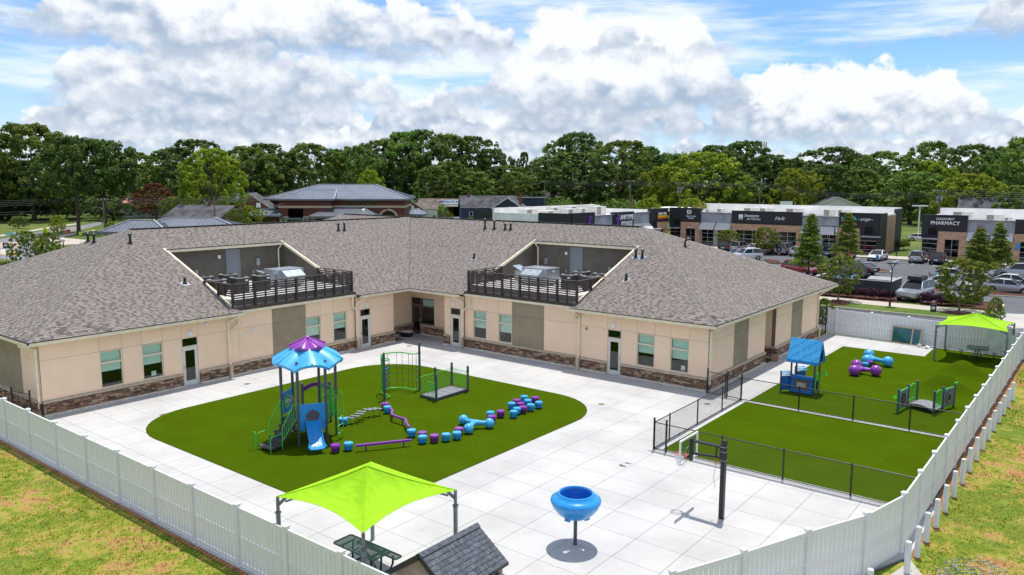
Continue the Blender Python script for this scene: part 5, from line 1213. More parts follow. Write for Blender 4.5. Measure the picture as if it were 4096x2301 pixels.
# --- things left lying about
t=thing('spare_window','large timber framed window unit leaning on the white back fence','window unit',(-10.9,58.05,0),-.14); T=Matrix.Rotation(math.radians(-14),4,'X')
fw=lambda s,d,z:tuple(T@Vector((s,d,z))); b=MB(); frame_rect(b,fw,-.98,.98,.0,1.2,.075,-.05,.05); pbox(b,fw,.34,.43,-.045,.045,.075,1.125); o=b.build('frame','wood_raw',t)
for s,e,m in ((-.9,.34,'pane_teal'),(.43,.9,'pane_teal')): b=MB(); b.quad(fw(s,0,.075),fw(e,0,.075),fw(e,0,1.125),fw(s,0,1.125)); b.build('pane',m,o)
b=MB(); pbox(b,fw,-.95,.95,.06,.065,.03,1.17); b.build('backing_sheet','teal_sheet',t)
t=thing('plastic_wrap','crumpled clear plastic wrap and debris below the spare window','rubbish',(-9.7,57.75,.01)); b=MB(); r=random.Random(9)
for k in range(26): c=Vector((r.uniform(-.4,.4),r.uniform(-.2,.2),r.uniform(0,.12))); b.add([c+Vector((r.uniform(-.2,.2),r.uniform(-.2,.2),r.uniform(0,.12))) for _ in range(3)],[(0,1,2)])
b.build('wrap','sheet_plastic',t); b=MB(); b.box(-.12,.15,-.05,.08,.08,.16); b.build('debris','play_brown',t)
def shoe(label,x,y,rz,up):
    t=thing('shoe',label,'shoe',(x,y,0),rz,'shoes left on the concrete'); b=MB(); secs=[(-.13,.034,.075),(-.06,.032,.085),(.02,.036,.06),(.09,.045,.045),(.135,.03,.03)]
    vs=[]; 
    for x_,w_,h_ in secs: vs+=[(x_,-w_,.015),(x_,w_,.015),(x_,w_*.7,h_),(x_,-w_*.7,h_)]
    b.add(vs,[(3,2,1,0),(16,17,18,19)]+[(4*i+j,4*i+(j+1)%4,4*i+4+(j+1)%4,4*i+4+j) for i in range(4) for j in range(4)]); b.build('upper','white_plastic' if up else 'sole_beige',t); b=MB(); b.prism([(-.14,-.04),(.08,-.05),(.145,0),(.08,.05),(-.14,.04)],0,.016); b.build('sole','sole_beige',t); return t
o=shoe('white shoe standing on the concrete near the hoop',-14.43,25.97,.5,True); shoe('shoe tipped sole-up beside the white shoe',-14.45,25.54,.2,False)

# leaves and scraps blown onto the turf
b=MB(); r=random.Random(21)
for k in range(26):
    x,y=(r.uniform(-34,-20),r.uniform(16.5,31.8)) if k%2 else (r.uniform(-13.8,-4.6),r.uniform(28.5,36.8)); s=r.uniform(.014,.03); a=r.uniform(0,6.28); z=.036+r.uniform(0,.006)
    b.add([(x+s*math.cos(a),y+s*math.sin(a),z),(x+.5*s*math.cos(a+1.7),y+.5*s*math.sin(a+1.7),z+.008),(x-s*math.cos(a),y-s*math.sin(a),z),(x+.5*s*math.cos(a-1.7),y+.5*s*math.sin(a-1.7),z+.01)],[(0,1,2,3)])
tag(stuff(b.build('leaf_litter','wood_raw')),'dry leaves and scraps scattered on the turf','leaf litter')
# ------------------------------------------------------------------ white vinyl fences
PICK=MB().box(-.0815,.0815,-.011,.011,.14,1.70).mesh('picket','pvc_white')
FP=MB(); FP.box(-.065,.065,-.065,.065,-.1,1.86); FPM=FP.mesh('post','pvc_white'); FC=MB(); FC.box(-.082,.082,-.082,.082,1.86,1.905); FC.add([(-.07,-.07,1.905),(.07,-.07,1.905),(.07,.07,1.905),(-.07,.07,1.905),(0,0,1.945)],[(0,1,4),(1,2,4),(2,3,4),(3,0,4)]); FCM=FC.mesh('post_cap','pvc_white')
RAILM={}
def vinyl(label,pts,zb=0.0,gap=.028,last=True,first=True):
    t=thing('vinyl_fence',label,'fence',(*pts[0],zb))
    for i,p in enumerate(pts):
        if (i==0 and not first) or (i==len(pts)-1 and not last): continue
        a=pts[max(0,i-1)];c=pts[min(len(pts)-1,i+1)]; rz=math.atan2(c[1]-a[1],c[0]-a[0]); o=inst('post',FPM,t,(p[0]-pts[0][0],p[1]-pts[0][1],0),rz); inst('post_cap',FCM,o)
    for p,q in zip(pts,pts[1:]):
        d=Vector((q[0]-p[0],q[1]-p[1],0)); L=d.length; d/=L; rz=math.atan2(d.y,d.x); mid=Vector(((p[0]+q[0])/2-pts[0][0],(p[1]+q[1])/2-pts[0][1],0)); key=round(L,2)
        if key not in RAILM: RAILM[key]=[MB().box(-L/2+.06,L/2-.06,-.025,.025,z0,z1).mesh('rail','pvc_white') for z0,z1 in ((.04,.17),(.86,.95),(1.68,1.81))]
        for m in RAILM[key]: inst('rail',m,t,mid,rz)
        n=max(2,round((L-.13)/.178)); st=(L-.13)/n
        for k in range(n): inst('picket',PICK,t,mid+d*(-L/2+.065+st*(k+.5)),rz).scale=((st-gap)/.163,1,1)
    return t
vinyl('white vinyl fence along the left foreground lawn',[(x,11.7) for x in (-43.6,-41.2,-38.8,-36.34,-33.86,-31.3,-28.75,-26.3,-23.85,-21.5,-19.1,-16.8,-14.53,-12.1,-9.75)])
vinyl('white vinyl fence bending round the foreground right corner',[(-9.75,11.7),(-8.6,13.85),(-7.63,15.97),(-6.7,18.05),(-5.8,20.25),(-4.85,22.35),(-4.32,24.55)],first=False)
vinyl('long straight white vinyl fence beside the bollards on the right',[(-4.32+.0165*k*.9,24.55+2.28*k) for k in range(0,15)]+[(-4.07,57.9)],first=False,gap=.03)
vinyl('white vinyl fence with gaps across the back of the side playground',[(-16.3,58.92),(-15.75,58.88),(-13.3,58.7),(-10.85,58.5),(-8.4,58.3),(-6.1,58.1),(-4.07,57.9)],gap=.034,last=False)
# white tarp hung over the back fence
t=thing('tarpaulin','crumpled translucent white sheeting hung over the back fence corner','sheeting',(-5.2,57.9,0)); b=MB(); r=random.Random(4); nx,nz=22,8; vs=[]
for j in range(nz+1):
    for i in range(nx+1):
        x=-.9+3.2*i/nx; zt=1.86; drop=(.95+.5*math.sin(i*.28)); z=zt-drop*j/nz; y=-.09-.07*math.sin(i*1.1+j*.6)-.05*r.random()-.02*j; vs.append((x,y-.085*x,z))
b.add(vs,[(j*(nx+1)+i,j*(nx+1)+i+1,(j+1)*(nx+1)+i+1,(j+1)*(nx+1)+i) for j in range(nz) for i in range(nx)]); b.build('sheet','sheet_plastic',t,smooth='all')
# ------------------------------------------------------------------ bollards along the drive
bo=thing('bollard','',None); b=MB(); b.lathe([(.085,-.1),(.085,.80),(.075,.815),(.085,.83),(.085,.86),(.075,.875),(.085,.89),(.085,.93),(.07,.965),(.001,.98)],16); b.build('column','pvc_white',bo,smooth=True); MB().lathe([(.14,-.05),(.13,.015),(.085,.02)],12).build('footing','clay',bo)
BP=[(-7.15,15.2),(-5.75,18.55),(-4.7,20.95)]+[(-3.9,23.33),(-3.87,24.58),(-3.85,25.85),(-3.81,27.2),(-3.79,28.71),(-3.77,30.35),(-3.74,31.94),(-3.72,33.5),(-3.70,35.1),(-3.67,36.7),(-3.65,38.3),(-3.63,39.9),(-3.6,41.5),(-3.58,43.1),(-3.55,44.7),(-3.52,46.3)]
for k,(x,y) in enumerate(BP):
    if k in (0,1,2): x+=.35; 
    o=bo if k==0 else clone(bo); o.location=(x,y,-.03)
    l=['short white bollard hidden lowest at the picture bottom','white bollard in front of the fence bend, at the picture bottom','white bollard second from the left at the fence bend'][k] if k<3 else 'white ringed bollard, number %s counted back from the fence bend along the straight fence'%['one','two','three','four','five','six','seven','eight','nine','ten','eleven','twelve','thirteen','fourteen','fifteen','sixteen'][k-3]
    tag(o,l,'bollard','white bollards along the right fence')
# ------------------------------------------------------------------ black chain-link fences
def chainlink(label,pts,h=1.16,posts=None,gate=False,name='chain_link_fence',tall=()):
    t=thing(name,label,'gate' if gate else 'fence',(*pts[0],.03)); o=Vector((-pts[0][0],-pts[0][1],0))
    for i,p in enumerate(pts):
        hh=h+(.16 if i in tall else .03); b=MB(); b.cyl((0,0,-.08),(0,0,hh),.032 if i not in tall else .042,n=10); b.ball((0,0,hh),.036 if i not in tall else .046,8); b.build('post','steel_black',t,smooth=True,loc=(p[0]+o.x,p[1]+o.y,0))
    for p,q in zip(pts,pts[1:]):
        a,c=Vector((p[0],p[1],0))+o,Vector((q[0],q[1],0))+o
        for z in (.05,h): b=MB(); b.cyl(a+Vector((0,0,z)),c+Vector((0,0,z)),.021,n=8); b.build('rail','steel_black',t,smooth=True)
        L=(c-a).length; d=(c-a)/L; H=h-.05; b=MB(); s=.062; k=-int(H/s)-1
        # woven wires: two families of diagonals clipped to the panel
        while k*s<L:
            for sg in (1,-1):
                x0=k*s if sg>0 else k*s+H; x1=x0+sg*H; z0,z1=.05,h
                lo,hi=0.0,1.0
                if x1!=x0:
                    for lim,sgn in ((0,1),(L,-1)):
                        t_=(lim-x0)/(x1-x0)
                        if (x1-x0)*sgn>0: lo=max(lo,t_)
                        else: hi=min(hi,t_)
                if hi-lo>.02:
                    u,v=a+d*(x0+(x1-x0)*lo)+Vector((0,0,z0+(z1-z0)*lo)),a+d*(x0+(x1-x0)*hi)+Vector((0,0,z0+(z1-z0)*hi)); off=Vector((d.y,-d.x,0))*.003*sg; b.cyl(u+off,v+off,.0019,n=3,caps=False)
            k+=1
        b.build('wire_mesh','steel_black',t)
    return t
chainlink('black chain-link fence along the near edge of the small turf',[(-14.4,28.0),(-13.85,28.0)]+[(-13.85+2.4*k,28.0) for k in range(1,4)]+[(-4.45,28.0)],tall=(0,1))
chainlink('black chain-link fence along the court side of the small turf',[(-14.4,28.0),(-14.4,29.4),(-14.4,32.2),(-14.4,35.0),(-14.4,37.4)],tall=(0,))
chainlink('black chain-link fence between the small turf and the side playground',[(-14.4,37.4),(-11.5,37.4),(-9.0,37.4),(-6.6,37.4),(-4.3,37.4)],tall=(0,))
chainlink('black chain-link gate between the building corner and the turf',[(-16.3,37.55),(-15.3,37.5),(-15.2,37.5),(-14.4,37.4)],gate=True,name='chain_link_gate',tall=(0,2))
chainlink('short black chain-link gate at the left end of the building',[(-40.3,13.3),(-39.0,13.6)],gate=True,name='chain_link_gate',tall=(0,1))
chainlink('tall black chain-link gate behind the right wing',[(-17.4,59.3),(-16.5,59.0)],1.9,gate=True,name='chain_link_gate',tall=(0,1))
# ------------------------------------------------------------------ rough grass outside the fences
def grass_blades():
    m=bpy.data.materials.new('grass_blade'); m.use_nodes=True; nt=m.node_tree; b=nt.nodes['Principled BSDF']; MAT['grass_blade']=m
    a=nt.nodes.new('ShaderNodeAttribute'); a.attribute_name='tint'; c=ramp(nt,V(nt,a.outputs['Fac']),[(0,(.10,.19,.012)),(.35,(.19,.26,.02)),(.65,(.33,.31,.04)),(1,(.46,.37,.13))]); nt.links.new(c,b.inputs['Base Color']); b.inputs['Roughness'].default_value=.9; b.inputs['Specular IOR Level'].default_value=.1
grass_blades()
rg=np.random.default_rng(11); GN={}
def lat(ix,iy,seed): 
    k=(ix,iy,seed)
    if k not in GN: GN[k]=random.Random(hash(k)).random()
    return GN[k]
def vn(x,y,seed=0):
    ix,iy=math.floor(x),math.floor(y); fx,fy=x-ix,y-iy; fx,fy=fx*fx*(3-2*fx),fy*fy*(3-2*fy)
    return (lat(ix,iy,seed)*(1-fx)+lat(ix+1,iy,seed)*fx)*(1-fy)+(lat(ix,iy+1,seed)*(1-fx)+lat(ix+1,iy+1,seed)*fx)*fy
def blades(regions,n,name):
    vs=[];fs=[];ts=[]
    for (x0,x1,y0,y1,wt,ok) in regions:
        for _ in range(int(n*wt)):
            x,y=rg.uniform(x0,x1),rg.uniform(y0,y1)
            if not ok(x,y): continue
            g=.55*vn(x*.45,y*.45,1)+.3*vn(x*1.3,y*1.3,2)+.15*vn(x*4,y*4,3)
            if g<.30+.1*rg.random(): continue
            tone=vn(x*.33+7,y*.33,5)*.6+vn(x*1.7,y*1.7,6)*.4
            for k in range(3):
                a=rg.uniform(0,6.283); h=rg.uniform(.025,.06)*(.6+g); wd=.012; ln=rg.uniform(.02,.06); ca,sa=math.cos(a),math.sin(a); xx,yy=x+rg.uniform(-.05,.05),y+rg.uniform(-.05,.05); i=len(vs)
                vs+=[(xx-sa*wd,yy+ca*wd,-.03),(xx+sa*wd,yy-ca*wd,-.03),(xx+ca*ln,yy+sa*ln,-.03+h)]; fs.append((i,i+1,i+2)); ts.append(min(1,max(.01,tone*1.25-.12+rg.uniform(-.12,.12))))
    b=MB(); b.v=vs; b.f=fs; b.m=[0]*len(fs); b.t=ts; return stuff(b.build(name,'grass_blade'))
tag(blades([(-46,-9,2,11.45,1.1,lambda x,y:y>2),(-3.9,4,22,56,.8,lambda x,y:x>-3.85),(-9,-2,10,24,.35,lambda x,y:x>-8.6+(y-11)*.36+.7)],34000,'rough_grass'),'patchy yellow and green grass outside the white fences','grass')
b=MB(); r=random.Random(2)
for k in range(500):
    a,q=r.uniform(0,6.28),r.random()**.5; x,y=-2.3+.95*q*math.cos(a),24.2+1.5*q*math.sin(a); s=r.uniform(.015,.045); b.ball((x,y,-.02),s,6,(1,r.uniform(.6,1),.6))
mat('gravel_grey',(.34,.34,.35),.9,var=.3,vs=9); tag(stuff(b.build('gravel','gravel_grey')),'patch of grey gravel in the grass right of the fence','gravel')
# ------------------------------------------------------------------ shops and houses behind
def brickmat(name,c1,c2,mo,sc=1.0):
    m=bpy.data.materials.new(name); m.use_nodes=True; nt=m.node_tree; b=nt.nodes['Principled BSDF']; MAT[name]=m
    tc=nt.nodes.new('ShaderNodeTexCoord'); sp=nt.nodes.new('ShaderNodeSeparateXYZ'); nt.links.new(tc.outputs['Object'],sp.inputs[0])
    vec=nv(nt,V(nt,sp.outputs[0])+V(nt,sp.outputs[1]),V(nt,sp.outputs[2]),0.0)
    br=nt.nodes.new('ShaderNodeTexBrick'); nt.links.new(vec,br.inputs['Vector']); br.inputs['Color1'].default_value=(*c1,1); br.inputs['Color2'].default_value=(*c2,1); br.inputs['Mortar'].default_value=(*mo,1)
    br.inputs['Scale'].default_value=sc; br.inputs['Brick Width'].default_value=.42; br.inputs['Row Height'].default_value=.15; br.inputs['Mortar Size'].default_value=.012
    f=noise(nt,tc.outputs['Object'],1.5,4,.6); hs=nt.nodes.new('ShaderNodeHueSaturation'); nt.links.new(br.outputs['Color'],hs.inputs['Color']); nt.links.new(((f-.5)*.7+1.0).k,hs.inputs['Value']); nt.links.new(hs.outputs[0],b.inputs['Base Color']); b.inputs['Roughness'].default_value=.9
brickmat('brick_tan',(.56,.33,.20),(.42,.23,.14),(.46,.36,.28)); brickmat('brick_red',(.16,.04,.032),(.12,.030,.026),(.15,.06,.05)); brickmat('brick_house',(.24,.085,.055),(.17,.06,.04),(.22,.14,.11))
def siding(name,col,pitch=.18,axis=2,amp=.25):
    m=bpy.data.materials.new(name); m.use_nodes=True; nt=m.node_tree; b=nt.nodes['Principled BSDF']; MAT[name]=m
    tc=nt.nodes.new('ShaderNodeTexCoord'); sp=nt.nodes.new('ShaderNodeSeparateXYZ'); nt.links.new(tc.outputs['Object'],sp.inputs[0])
    f=(V(nt,sp.outputs[axis])*(1/pitch)).op('FRACT'); g=noise(nt,tc.outputs['Object'],.8,3,.6)
    c=mixc(nt,f.ss(.0,.25)*(1.0),tuple(x*(1-amp*1.6) for x in col),col); hs=nt.nodes.new('ShaderNodeHueSaturation'); nt.links.new(c,hs.inputs['Color']); nt.links.new(((g-.5)*.4+1.0).k,hs.inputs['Value']); nt.links.new(hs.outputs[0],b.inputs['Base Color']); b.inputs['Roughness'].default_value=.6
    bn=nt.nodes.new('ShaderNodeBump'); bn.inputs['Distance'].default_value=.03; nt.links.new(f.k,bn.inputs['Height']); nt.links.new(bn.outputs[0],b.inputs['Normal'])
siding('clad_dark',(.022,.024,.030)); siding('clad_navy',(.022,.045,.085)); siding('clad_white',(.70,.69,.66),.16,2,.1)
mat('render_grey',(.36,.37,.40),.9,var=.1,vs=.6); mat('roof_white',(.80,.79,.76),.8,var=.06,vs=.4); mat('awning',(.62,.60,.57),.8); mat('shop_frame',(.55,.57,.58),.4,metal=.6); glassmat('pane_shop',(.10,.16,.17)); mat('shop_inside',(.05,.06,.065),.9,var=.6,vs=1.2); mat('sign_white',(.85,.85,.85),.5); mat('sign_teal',(.06,.50,.62),.5); mat('sign_purple',(.22,.05,.55),.5); mat('sign_red',(.6,.04,.03),.5); mat('sign_yellow',(.9,.55,.02),.5); mat('sign_orange',(.85,.18,.02),.5); mat('sign_green',(.01,.45,.06),.4); mat('sign_wine',(.25,.015,.03),.5); mat('sign_blue',(.03,.25,.55),.5)
mat('seam_metal',(.18,.20,.24),.38,metal=.55,var=.08,vs=.4); mat('seam_rib',(.30,.32,.36),.35,metal=.55); mat('band_cream',(.52,.42,.29),.85); glassmat('pane_green',(.03,.10,.09)); mat('shingle_far',(.085,.085,.095),.95,var=.25,vs=.5); mat('shingle_far_brown',(.16,.12,.10),.95,var=.2,vs=.5); mat('paint_off_white',(.66,.65,.60),.7,var=.05); mat('wood_pole',(.20,.15,.11),.9,var=.2,vs=2,stretch=(1,1,.2)); mat('wire_dark',(.05,.05,.055),.6); mat('wire_pale',(.45,.45,.47),.5); mat('roof_pink',(.55,.25,.25),.8,var=.1); mat('bin_grey',(.05,.055,.062),.8,var=.1,vs=1); mat('bin_blue',(.02,.10,.34),.5); mat('roof_red',(.25,.03,.03),.7,var=.1)
def sign(t,txt,size,x,z,f,m='sign_white',shear=0,bold=0,spacing=1.0,depth=.04,name='lettering'):
    me=text_mesh(name,txt,size,depth,shear,bold*size,spacing); me.materials.clear(); me.materials.append(MAT[m]); o=inst(name,me,t); p=Vector(f(x,-.06,z)); q=Vector(f(x+1,-.06,z)); a=math.atan2(q.y-p.y,q.x-p.x)
    o.matrix_local=Matrix.Translation(p)@Matrix.Rotation(a,4,'Z')@Matrix.Rotation(math.pi/2,4,'X'); return o
def storefront(t,f,s0,s1,z0,z1,nv_,nh,door=None):
    "glazed shop front: frame bars, panes, dim interior"
    b=MB(); w=.05; frame_rect(b,f,s0,s1,z0,z1,w,-.02,.08)
    for i in range(1,nv_): s=s0+(s1-s0)*i/nv_; pbox(b,f,s-w/2,s+w/2,-.015,.075,z0+w,z1-w)
    for j in range(1,nh): z=z0+(z1-z0)*j/nh; pbox(b,f,s0+w,s1-w,-.012,.07,z-w/2,z+w/2)
    o=b.build('shop_window','shop_frame',t)
    for i in range(nv_):
        for j in range(nh):
            a,c=s0+(s1-s0)*i/nv_,s0+(s1-s0)*(i+1)/nv_; e,g=z0+(z1-z0)*j/nh,z0+(z1-z0)*(j+1)/nh; q=MB(); q.quad(f(a,.04,e),f(c,.04,e),f(c,.04,g),f(a,.04,g)); q.build('pane','pane_shop',o)
    q=MB(); pbox(q,f,s0,s1,.9,.95,z0,z1); q.build('shop_interior','shop_inside',o); return o
def awning(t,f,s0,s1,z0=2.95,z1=4.15,d=1.0):
    b=MB(); vs=[f(s,dd,z) for s in (s0,s1) for dd,z in ((-.02,z1),(-d,z0+.22),(-d,z0),(-.02,z0+.1))]; b.add(vs,[(0,1,2,3),(7,6,5,4)]+[(i,4+i,4+(i+1)%4,(i+1)%4) for i in range(4)]); return b.build('awning','awning',t)
def seg(t,f,s0,s1,z0,z1,d0,d1,m,name='wall'): b=MB(); pbox(b,f,s0,s1,d0,d1,z0,z1); return b.build(name,m,t)
def shoprow(label,f,x0,x1,segs,depth,rooftops=(),hi=0):
    t=thing('shop_building',label,'shops'); body=MB()
    for s0,s1,k,top in segs:
        if k=='n':     # dark cladding above, canopy and glass left, brick right
            g=s0+(s1-s0)*.38; seg(t,f,s0,s1,4.1,top,-.25,.4,'clad_dark','cladding'); seg(t,f,s0,g,3.05,4.1,-.245,.4,'clad_dark','cladding'); seg(t,f,g,s1,3.0,4.12,-.30,.4,'brick_tan','brickwork'); 
            m_=(g+s1)/2; seg(t,f,g,m_-.95,0,3.0,-.30,.4,'brick_tan','brickwork'); seg(t,f,m_+.95,s1,0,3.0,-.30,.4,'brick_tan','brickwork'); storefront(t,f,m_-.95,m_+.95,0,3.0,2,2); storefront(t,f,s0+.1,g-.02,.15,3.0,1,4); seg(t,f,s0-.3,g+.1,2.95,3.1,-1.3,.0,'render_grey','canopy_slab'); b=MB(); pbox(b,f,s0+.9,s0+2.0,-.27,-.24,3.5,4.6); b.build('dark_opening','room_dark',t)
        elif k=='r':   # mirrored: brick left, glass right
            g=s1-(s1-s0)*.46; seg(t,f,s0,s1,4.05,top,-.25,.4,'clad_dark','cladding'); seg(t,f,g,s1,3.0,4.05,-.245,.4,'clad_dark','cladding'); seg(t,f,s0,g,0,4.08,-.30,.4,'brick_tan','brickwork'); storefront(t,f,g+.02,s1-.1,.15,2.9,1,4); seg(t,f,g-.1,s1+.3,2.85,3.0,-1.3,.0,'render_grey','canopy_slab'); b=MB(); pbox(b,f,s1-2.0,s1-.85,-.27,-.24,3.3,4.4); b.build('dark_opening','room_dark',t)
        elif k=='g':
            seg(t,f,s0,s1,3.0,top,0,.4,'render_grey'); m_=(s0+s1)/2; w=(s1-s0)/2; seg(t,f,m_-.35,m_+.35,0,3.0,0,.4,'render_grey'); seg(t,f,s0,s0+.2,0,3.0,0,.4,'render_grey'); seg(t,f,s1-.2,s1,0,3.0,0,.4,'render_grey')
            storefront(t,f,s0+.2,m_-.35,.1,3.0,2,4); storefront(t,f,m_+.35,s1-.2,.1,3.0,2,4); awning(t,f,s0+.1,m_-.15); awning(t,f,m_+.15,s1-.1)
        elif k=='d':
            seg(t,f,s0,s1,4.15,top,-.25,.4,'clad_dark','cladding'); n=max(1,round((s1-s0)/6)); w=(s1-s0)/n; seg(t,f,s0,s1,3.1,4.18,-.30,.4,'brick_tan','brickwork'); seg(t,f,s0-.05,s1+.05,4.18,4.24,-.36,-.2,'clad_dark','ledge')
            for i in range(n):
                a=s0+w*i; c=a+w; seg(t,f,a,a+.75,0,3.1,-.30,.4,'brick_tan','brickwork'); seg(t,f,c-.75,c,0,3.1,-.30,.4,'brick_tan','brickwork'); storefront(t,f,a+.75,c-.75,.1,3.1,3,4)
                b=MB(); pbox(b,f,a+.3,a+.45,-.42,-.30,1.9,2.2); b.build('wall_lamp','steel_black',t)
        elif k=='k': seg(t,f,s0,s1,0,top,-.25,.4,'clad_dark','cladding')
        seg(t,f,s0-.06,s1+.06,top,top+.07,-.32,.45,'clad_dark' if k!='g' else 'render_grey','coping')
    b=MB(); pbox(b,f,x0+.02,x1-.02,.41,depth-.02,0,5.2); b.build('body','clad_dark',t); b=MB(); pbox(b,f,x0+.3,x1-.3,.42,depth-.3,5.2,5.3); b.build('flat_roof','roof_white',t)
    b=MB(); pbox(b,f,x0,x1,depth-.3,depth,5.3,6.6+hi); pbox(b,f,x0,x0+.3,.46,depth-.3,5.2,6.2); pbox(b,f,x1-.3,x1,.46,depth-.3,5.2,6.2); b.build('parapet','roof_white',t)
    for s,d,z,w,l,h in rooftops:
        b=MB(); pbox(b,f,s,s+w,d,d+l,5.3,5.3+h); o=b.build('rooftop_unit','unit_pale',t); b=MB(); pbox(b,f,s+.1,s+w*.45,d-.03,d,5.4,5.2+h); b.build('unit_grille','stone_grille',o)
    return t
mat('unit_pale',(.62,.60,.55),.6,var=.05); mat('stone_grille',(.25,.22,.19),.7)
fY=lambda c:(lambda s,d,z:(s,c+d,z)); fX=lambda c:(lambda s,d,z:(c-d,s,z))
F1=fY(128.5)
t=shoprow('long shop row with dark cladding, tan brick and pale awnings facing the car park',F1,-64.2,-28.9,[(-64.2,-58.2,'n',6.55),(-58.2,-52.5,'g',5.9),(-52.5,-40.6,'d',6.3),(-40.6,-34.8,'g',5.8),(-34.8,-28.9,'r',6.45)],15,[(-57,4,0,1.6,1.4,1.2),(-54,9,0,2.6,1.6,1.3),(-50,6,0,2.2,1.6,1.4),(-45,5,0,2.6,1.4,1.5),(-38.5,4,0,2,1.2,1.5),(-37.9,9,0,2.0,1.5,1.4)],.5)
sign(t,'NIGHT SWIM',.32,-60.0,5.05,fY(128.25),'sign_white',0,.01); sign(t,'COFFEE',.32,-60.0,4.7,fY(128.25),'sign_white',0,.01)
b=MB(); pbox(b,fY(128.2),-60.75,-59.95,-.06,0,5.55,6.25); o=b.build('emblem','sign_white',t); b=MB(); pbox(b,fY(128.2),-60.5,-60.2,-.08,-.06,5.85,6.12); pbox(b,fY(128.2),-60.75,-59.95,-.08,-.06,5.68,5.74); b.build('emblem_cutout','clad_dark',o)
sign(t,'Dentistry',.66,-48.9,5.35,fY(128.25),'sign_white',0,.012); sign(t,'on Monroe',.52,-48.6,4.88,fY(128.25),'sign_white',.35,.006)
b=MB()
for k in range(2):
    pts=[(0,.9),(.25,1.0),(.5,.9),(.75,1.0),(1.0,.88),(.98,.5),(.85,.0),(.7,0),(.6,.42),(.42,.42),(.3,0),(.15,0),(.02,.5)]
vs=[fY(128.19)(-51.2+p*.75,0,4.85+q*.95) for p,q in pts]+[fY(128.24)(-51.2+p*.75,0,4.85+q*.95) for p,q in pts]; n=len(pts); b.add(vs,[tuple(range(n)),tuple(range(2*n-1,n-1,-1))]+[(i,n+i,n+(i+1)%n,(i+1)%n) for i in range(n)]); b.build('tooth_emblem','sign_white',t)
sign(t,'Holt',.85,-44.2,5.0,fY(128.25),'sign_white',.3,.0); sign(t,'NODA',.78,-33.3,5.35,fY(128.25),'sign_teal',0,.02); sign(t,'~yoga~',.72,-30.9,5.35,fY(128.25),'sign_white',.3,.0); seg(t,fX(-28.85),128.4,133.0,0,6.45,-.05,.3,'clad_dark','cladding'); seg(t,fX(-28.85),133.0,139,0,6.0,-.02,.3,'brick_tan','brickwork'); seg(t,fX(-28.85),139,143.6,0,6.9,-.04,.3,'clad_dark','cladding'); sign(t,'206',.35,-60.2,3.1,fY(128.1),'sign_white')
t=shoprow('pharmacy end of the shop row at the right edge, dark cladding and grey render',F1,-23.0,4,[(-23.0,-17.1,'n',6.47),(-17.1,-11.3,'g',5.9),(-11.3,4,'d',6.1)],14,[(-15.5,5,0,2.2,1.2,1.3),(-13,3,0,1.0,.6,1.0),(-20,6,0,2.6,1.5,1.6)],.6)
sign(t,'OAKHURST',.46,-19.95,5.80,fY(128.25),'sign_white',0,.012); sign(t,'PHARMACY',.72,-19.95,5.12,fY(128.25),'sign_white',0,.02)
b=MB(); fw=fY(128.42); b.lathe([(.0,-.3),(.2,-.28),(.36,-.1),(.42,.15),(.38,.15),(.0,.12)],14,(-15.4,128.3,4.75)); o=b.build('mortar_emblem','sign_wine',t); b=MB(); b.bar((-15.5,128.25,4.85),(-15.95,128.25,5.35),.06,.06); b.build('pestle_emblem','sign_wine',o)
b=MB(); pbox(b,fY(128.1),-10.95,-10.5,-.05,0,2.0,2.9); b.build('notice_sign','sign_blue',t)
F2=fX(-64.3)
t=shoprow('shop block with purple runner emblem seen end-on behind the right wing',F2,96.6,127.3,[(96.4,102.6,'k',6.4),(102.6,108.3,'g',5.9),(108.3,114.9,'k',6.2),(114.9,120.8,'g',6.0),(120.8,127.3,'n',6.45)],15.4,[(99,6,0,2.6,1.8,1.3),(103,5,0,2.8,1.8,1.5),(106,10,0,2.4,1.6,1.6),(110,7,0,2.2,1.5,1.4),(113,11,0,3.0,2,1.6),(118,9,0,3.2,2,1.5),(121,12,0,3,2,1.6),(100,11,0,3,2,1.4)],.3)
seg(t,fY(96.35),-70.3,-64.3,0,6.4,-.1,.3,'clad_dark','cladding'); seg(t,fY(96.4),-79.6,-70.3,0,4.6,0,.3,'brick_house','brickwork'); seg(t,fY(96.45),-79.6,-70.3,4.6,5.4,0,.3,'roof_white','parapet')
b=MB(); b.box(-100,-79.8,116.4,127,0,5.2); b.build('rear_body','roof_white',t); b=MB(); b.box(-100.5,-89,115.9,116.35,0,5.6); b.build('dark_bay','clad_dark',t); b=MB(); b.box(-89,-79.75,116,116.35,0,5.5); b.build('parapet','roof_white',t)
sign(t,'ANYTIME',1.05,112.3,5.05,fX(-64.0),'sign_white',.15,.03); sign(t,'FITNESS',1.05,112.3,4.0,fX(-64.0),'sign_white',.15,.03)
def runner(s,z,k):
    b=MB(); f=fX(-63.98); P=lambda a,c:f(s+a*k,-.08,z+c*k)
    for pts,r in (([(0,.55),(.05,.25),(-.05,0)],.09),([(-.05,0),(.25,-.15),(.15,-.5),(.3,-.55)],.07),([(-.05,0),(-.2,-.35),(-.05,-.7),(.05,-.72)],.07),([(0,.5),(-.3,.35),(-.4,.05)],.055),([(0,.5),(.25,.5),(.4,.75)],.055)): b.tube([P(*p) for p in pts],r*k,6)
    b.ball(P(.06,.78),.13*k,8); b.build('runner_emblem','sign_purple',t)
runner(100.9,4.9,1.1); runner(109.4,4.8,1.3)
b=MB(); pbox(b,fX(-63.98),123.3,126.8,-.06,0,5.05,5.35); b.build('sign_band','sign_yellow',t); b=MB(); pbox(b,fX(-63.98),123.3,126.8,-.05,0,4.75,5.05); b.build('sign_band','sign_orange',t); sign(t,'SABOR  GRILL',.5,125.0,5.45,fX(-63.98),'sign_white',0,.02)
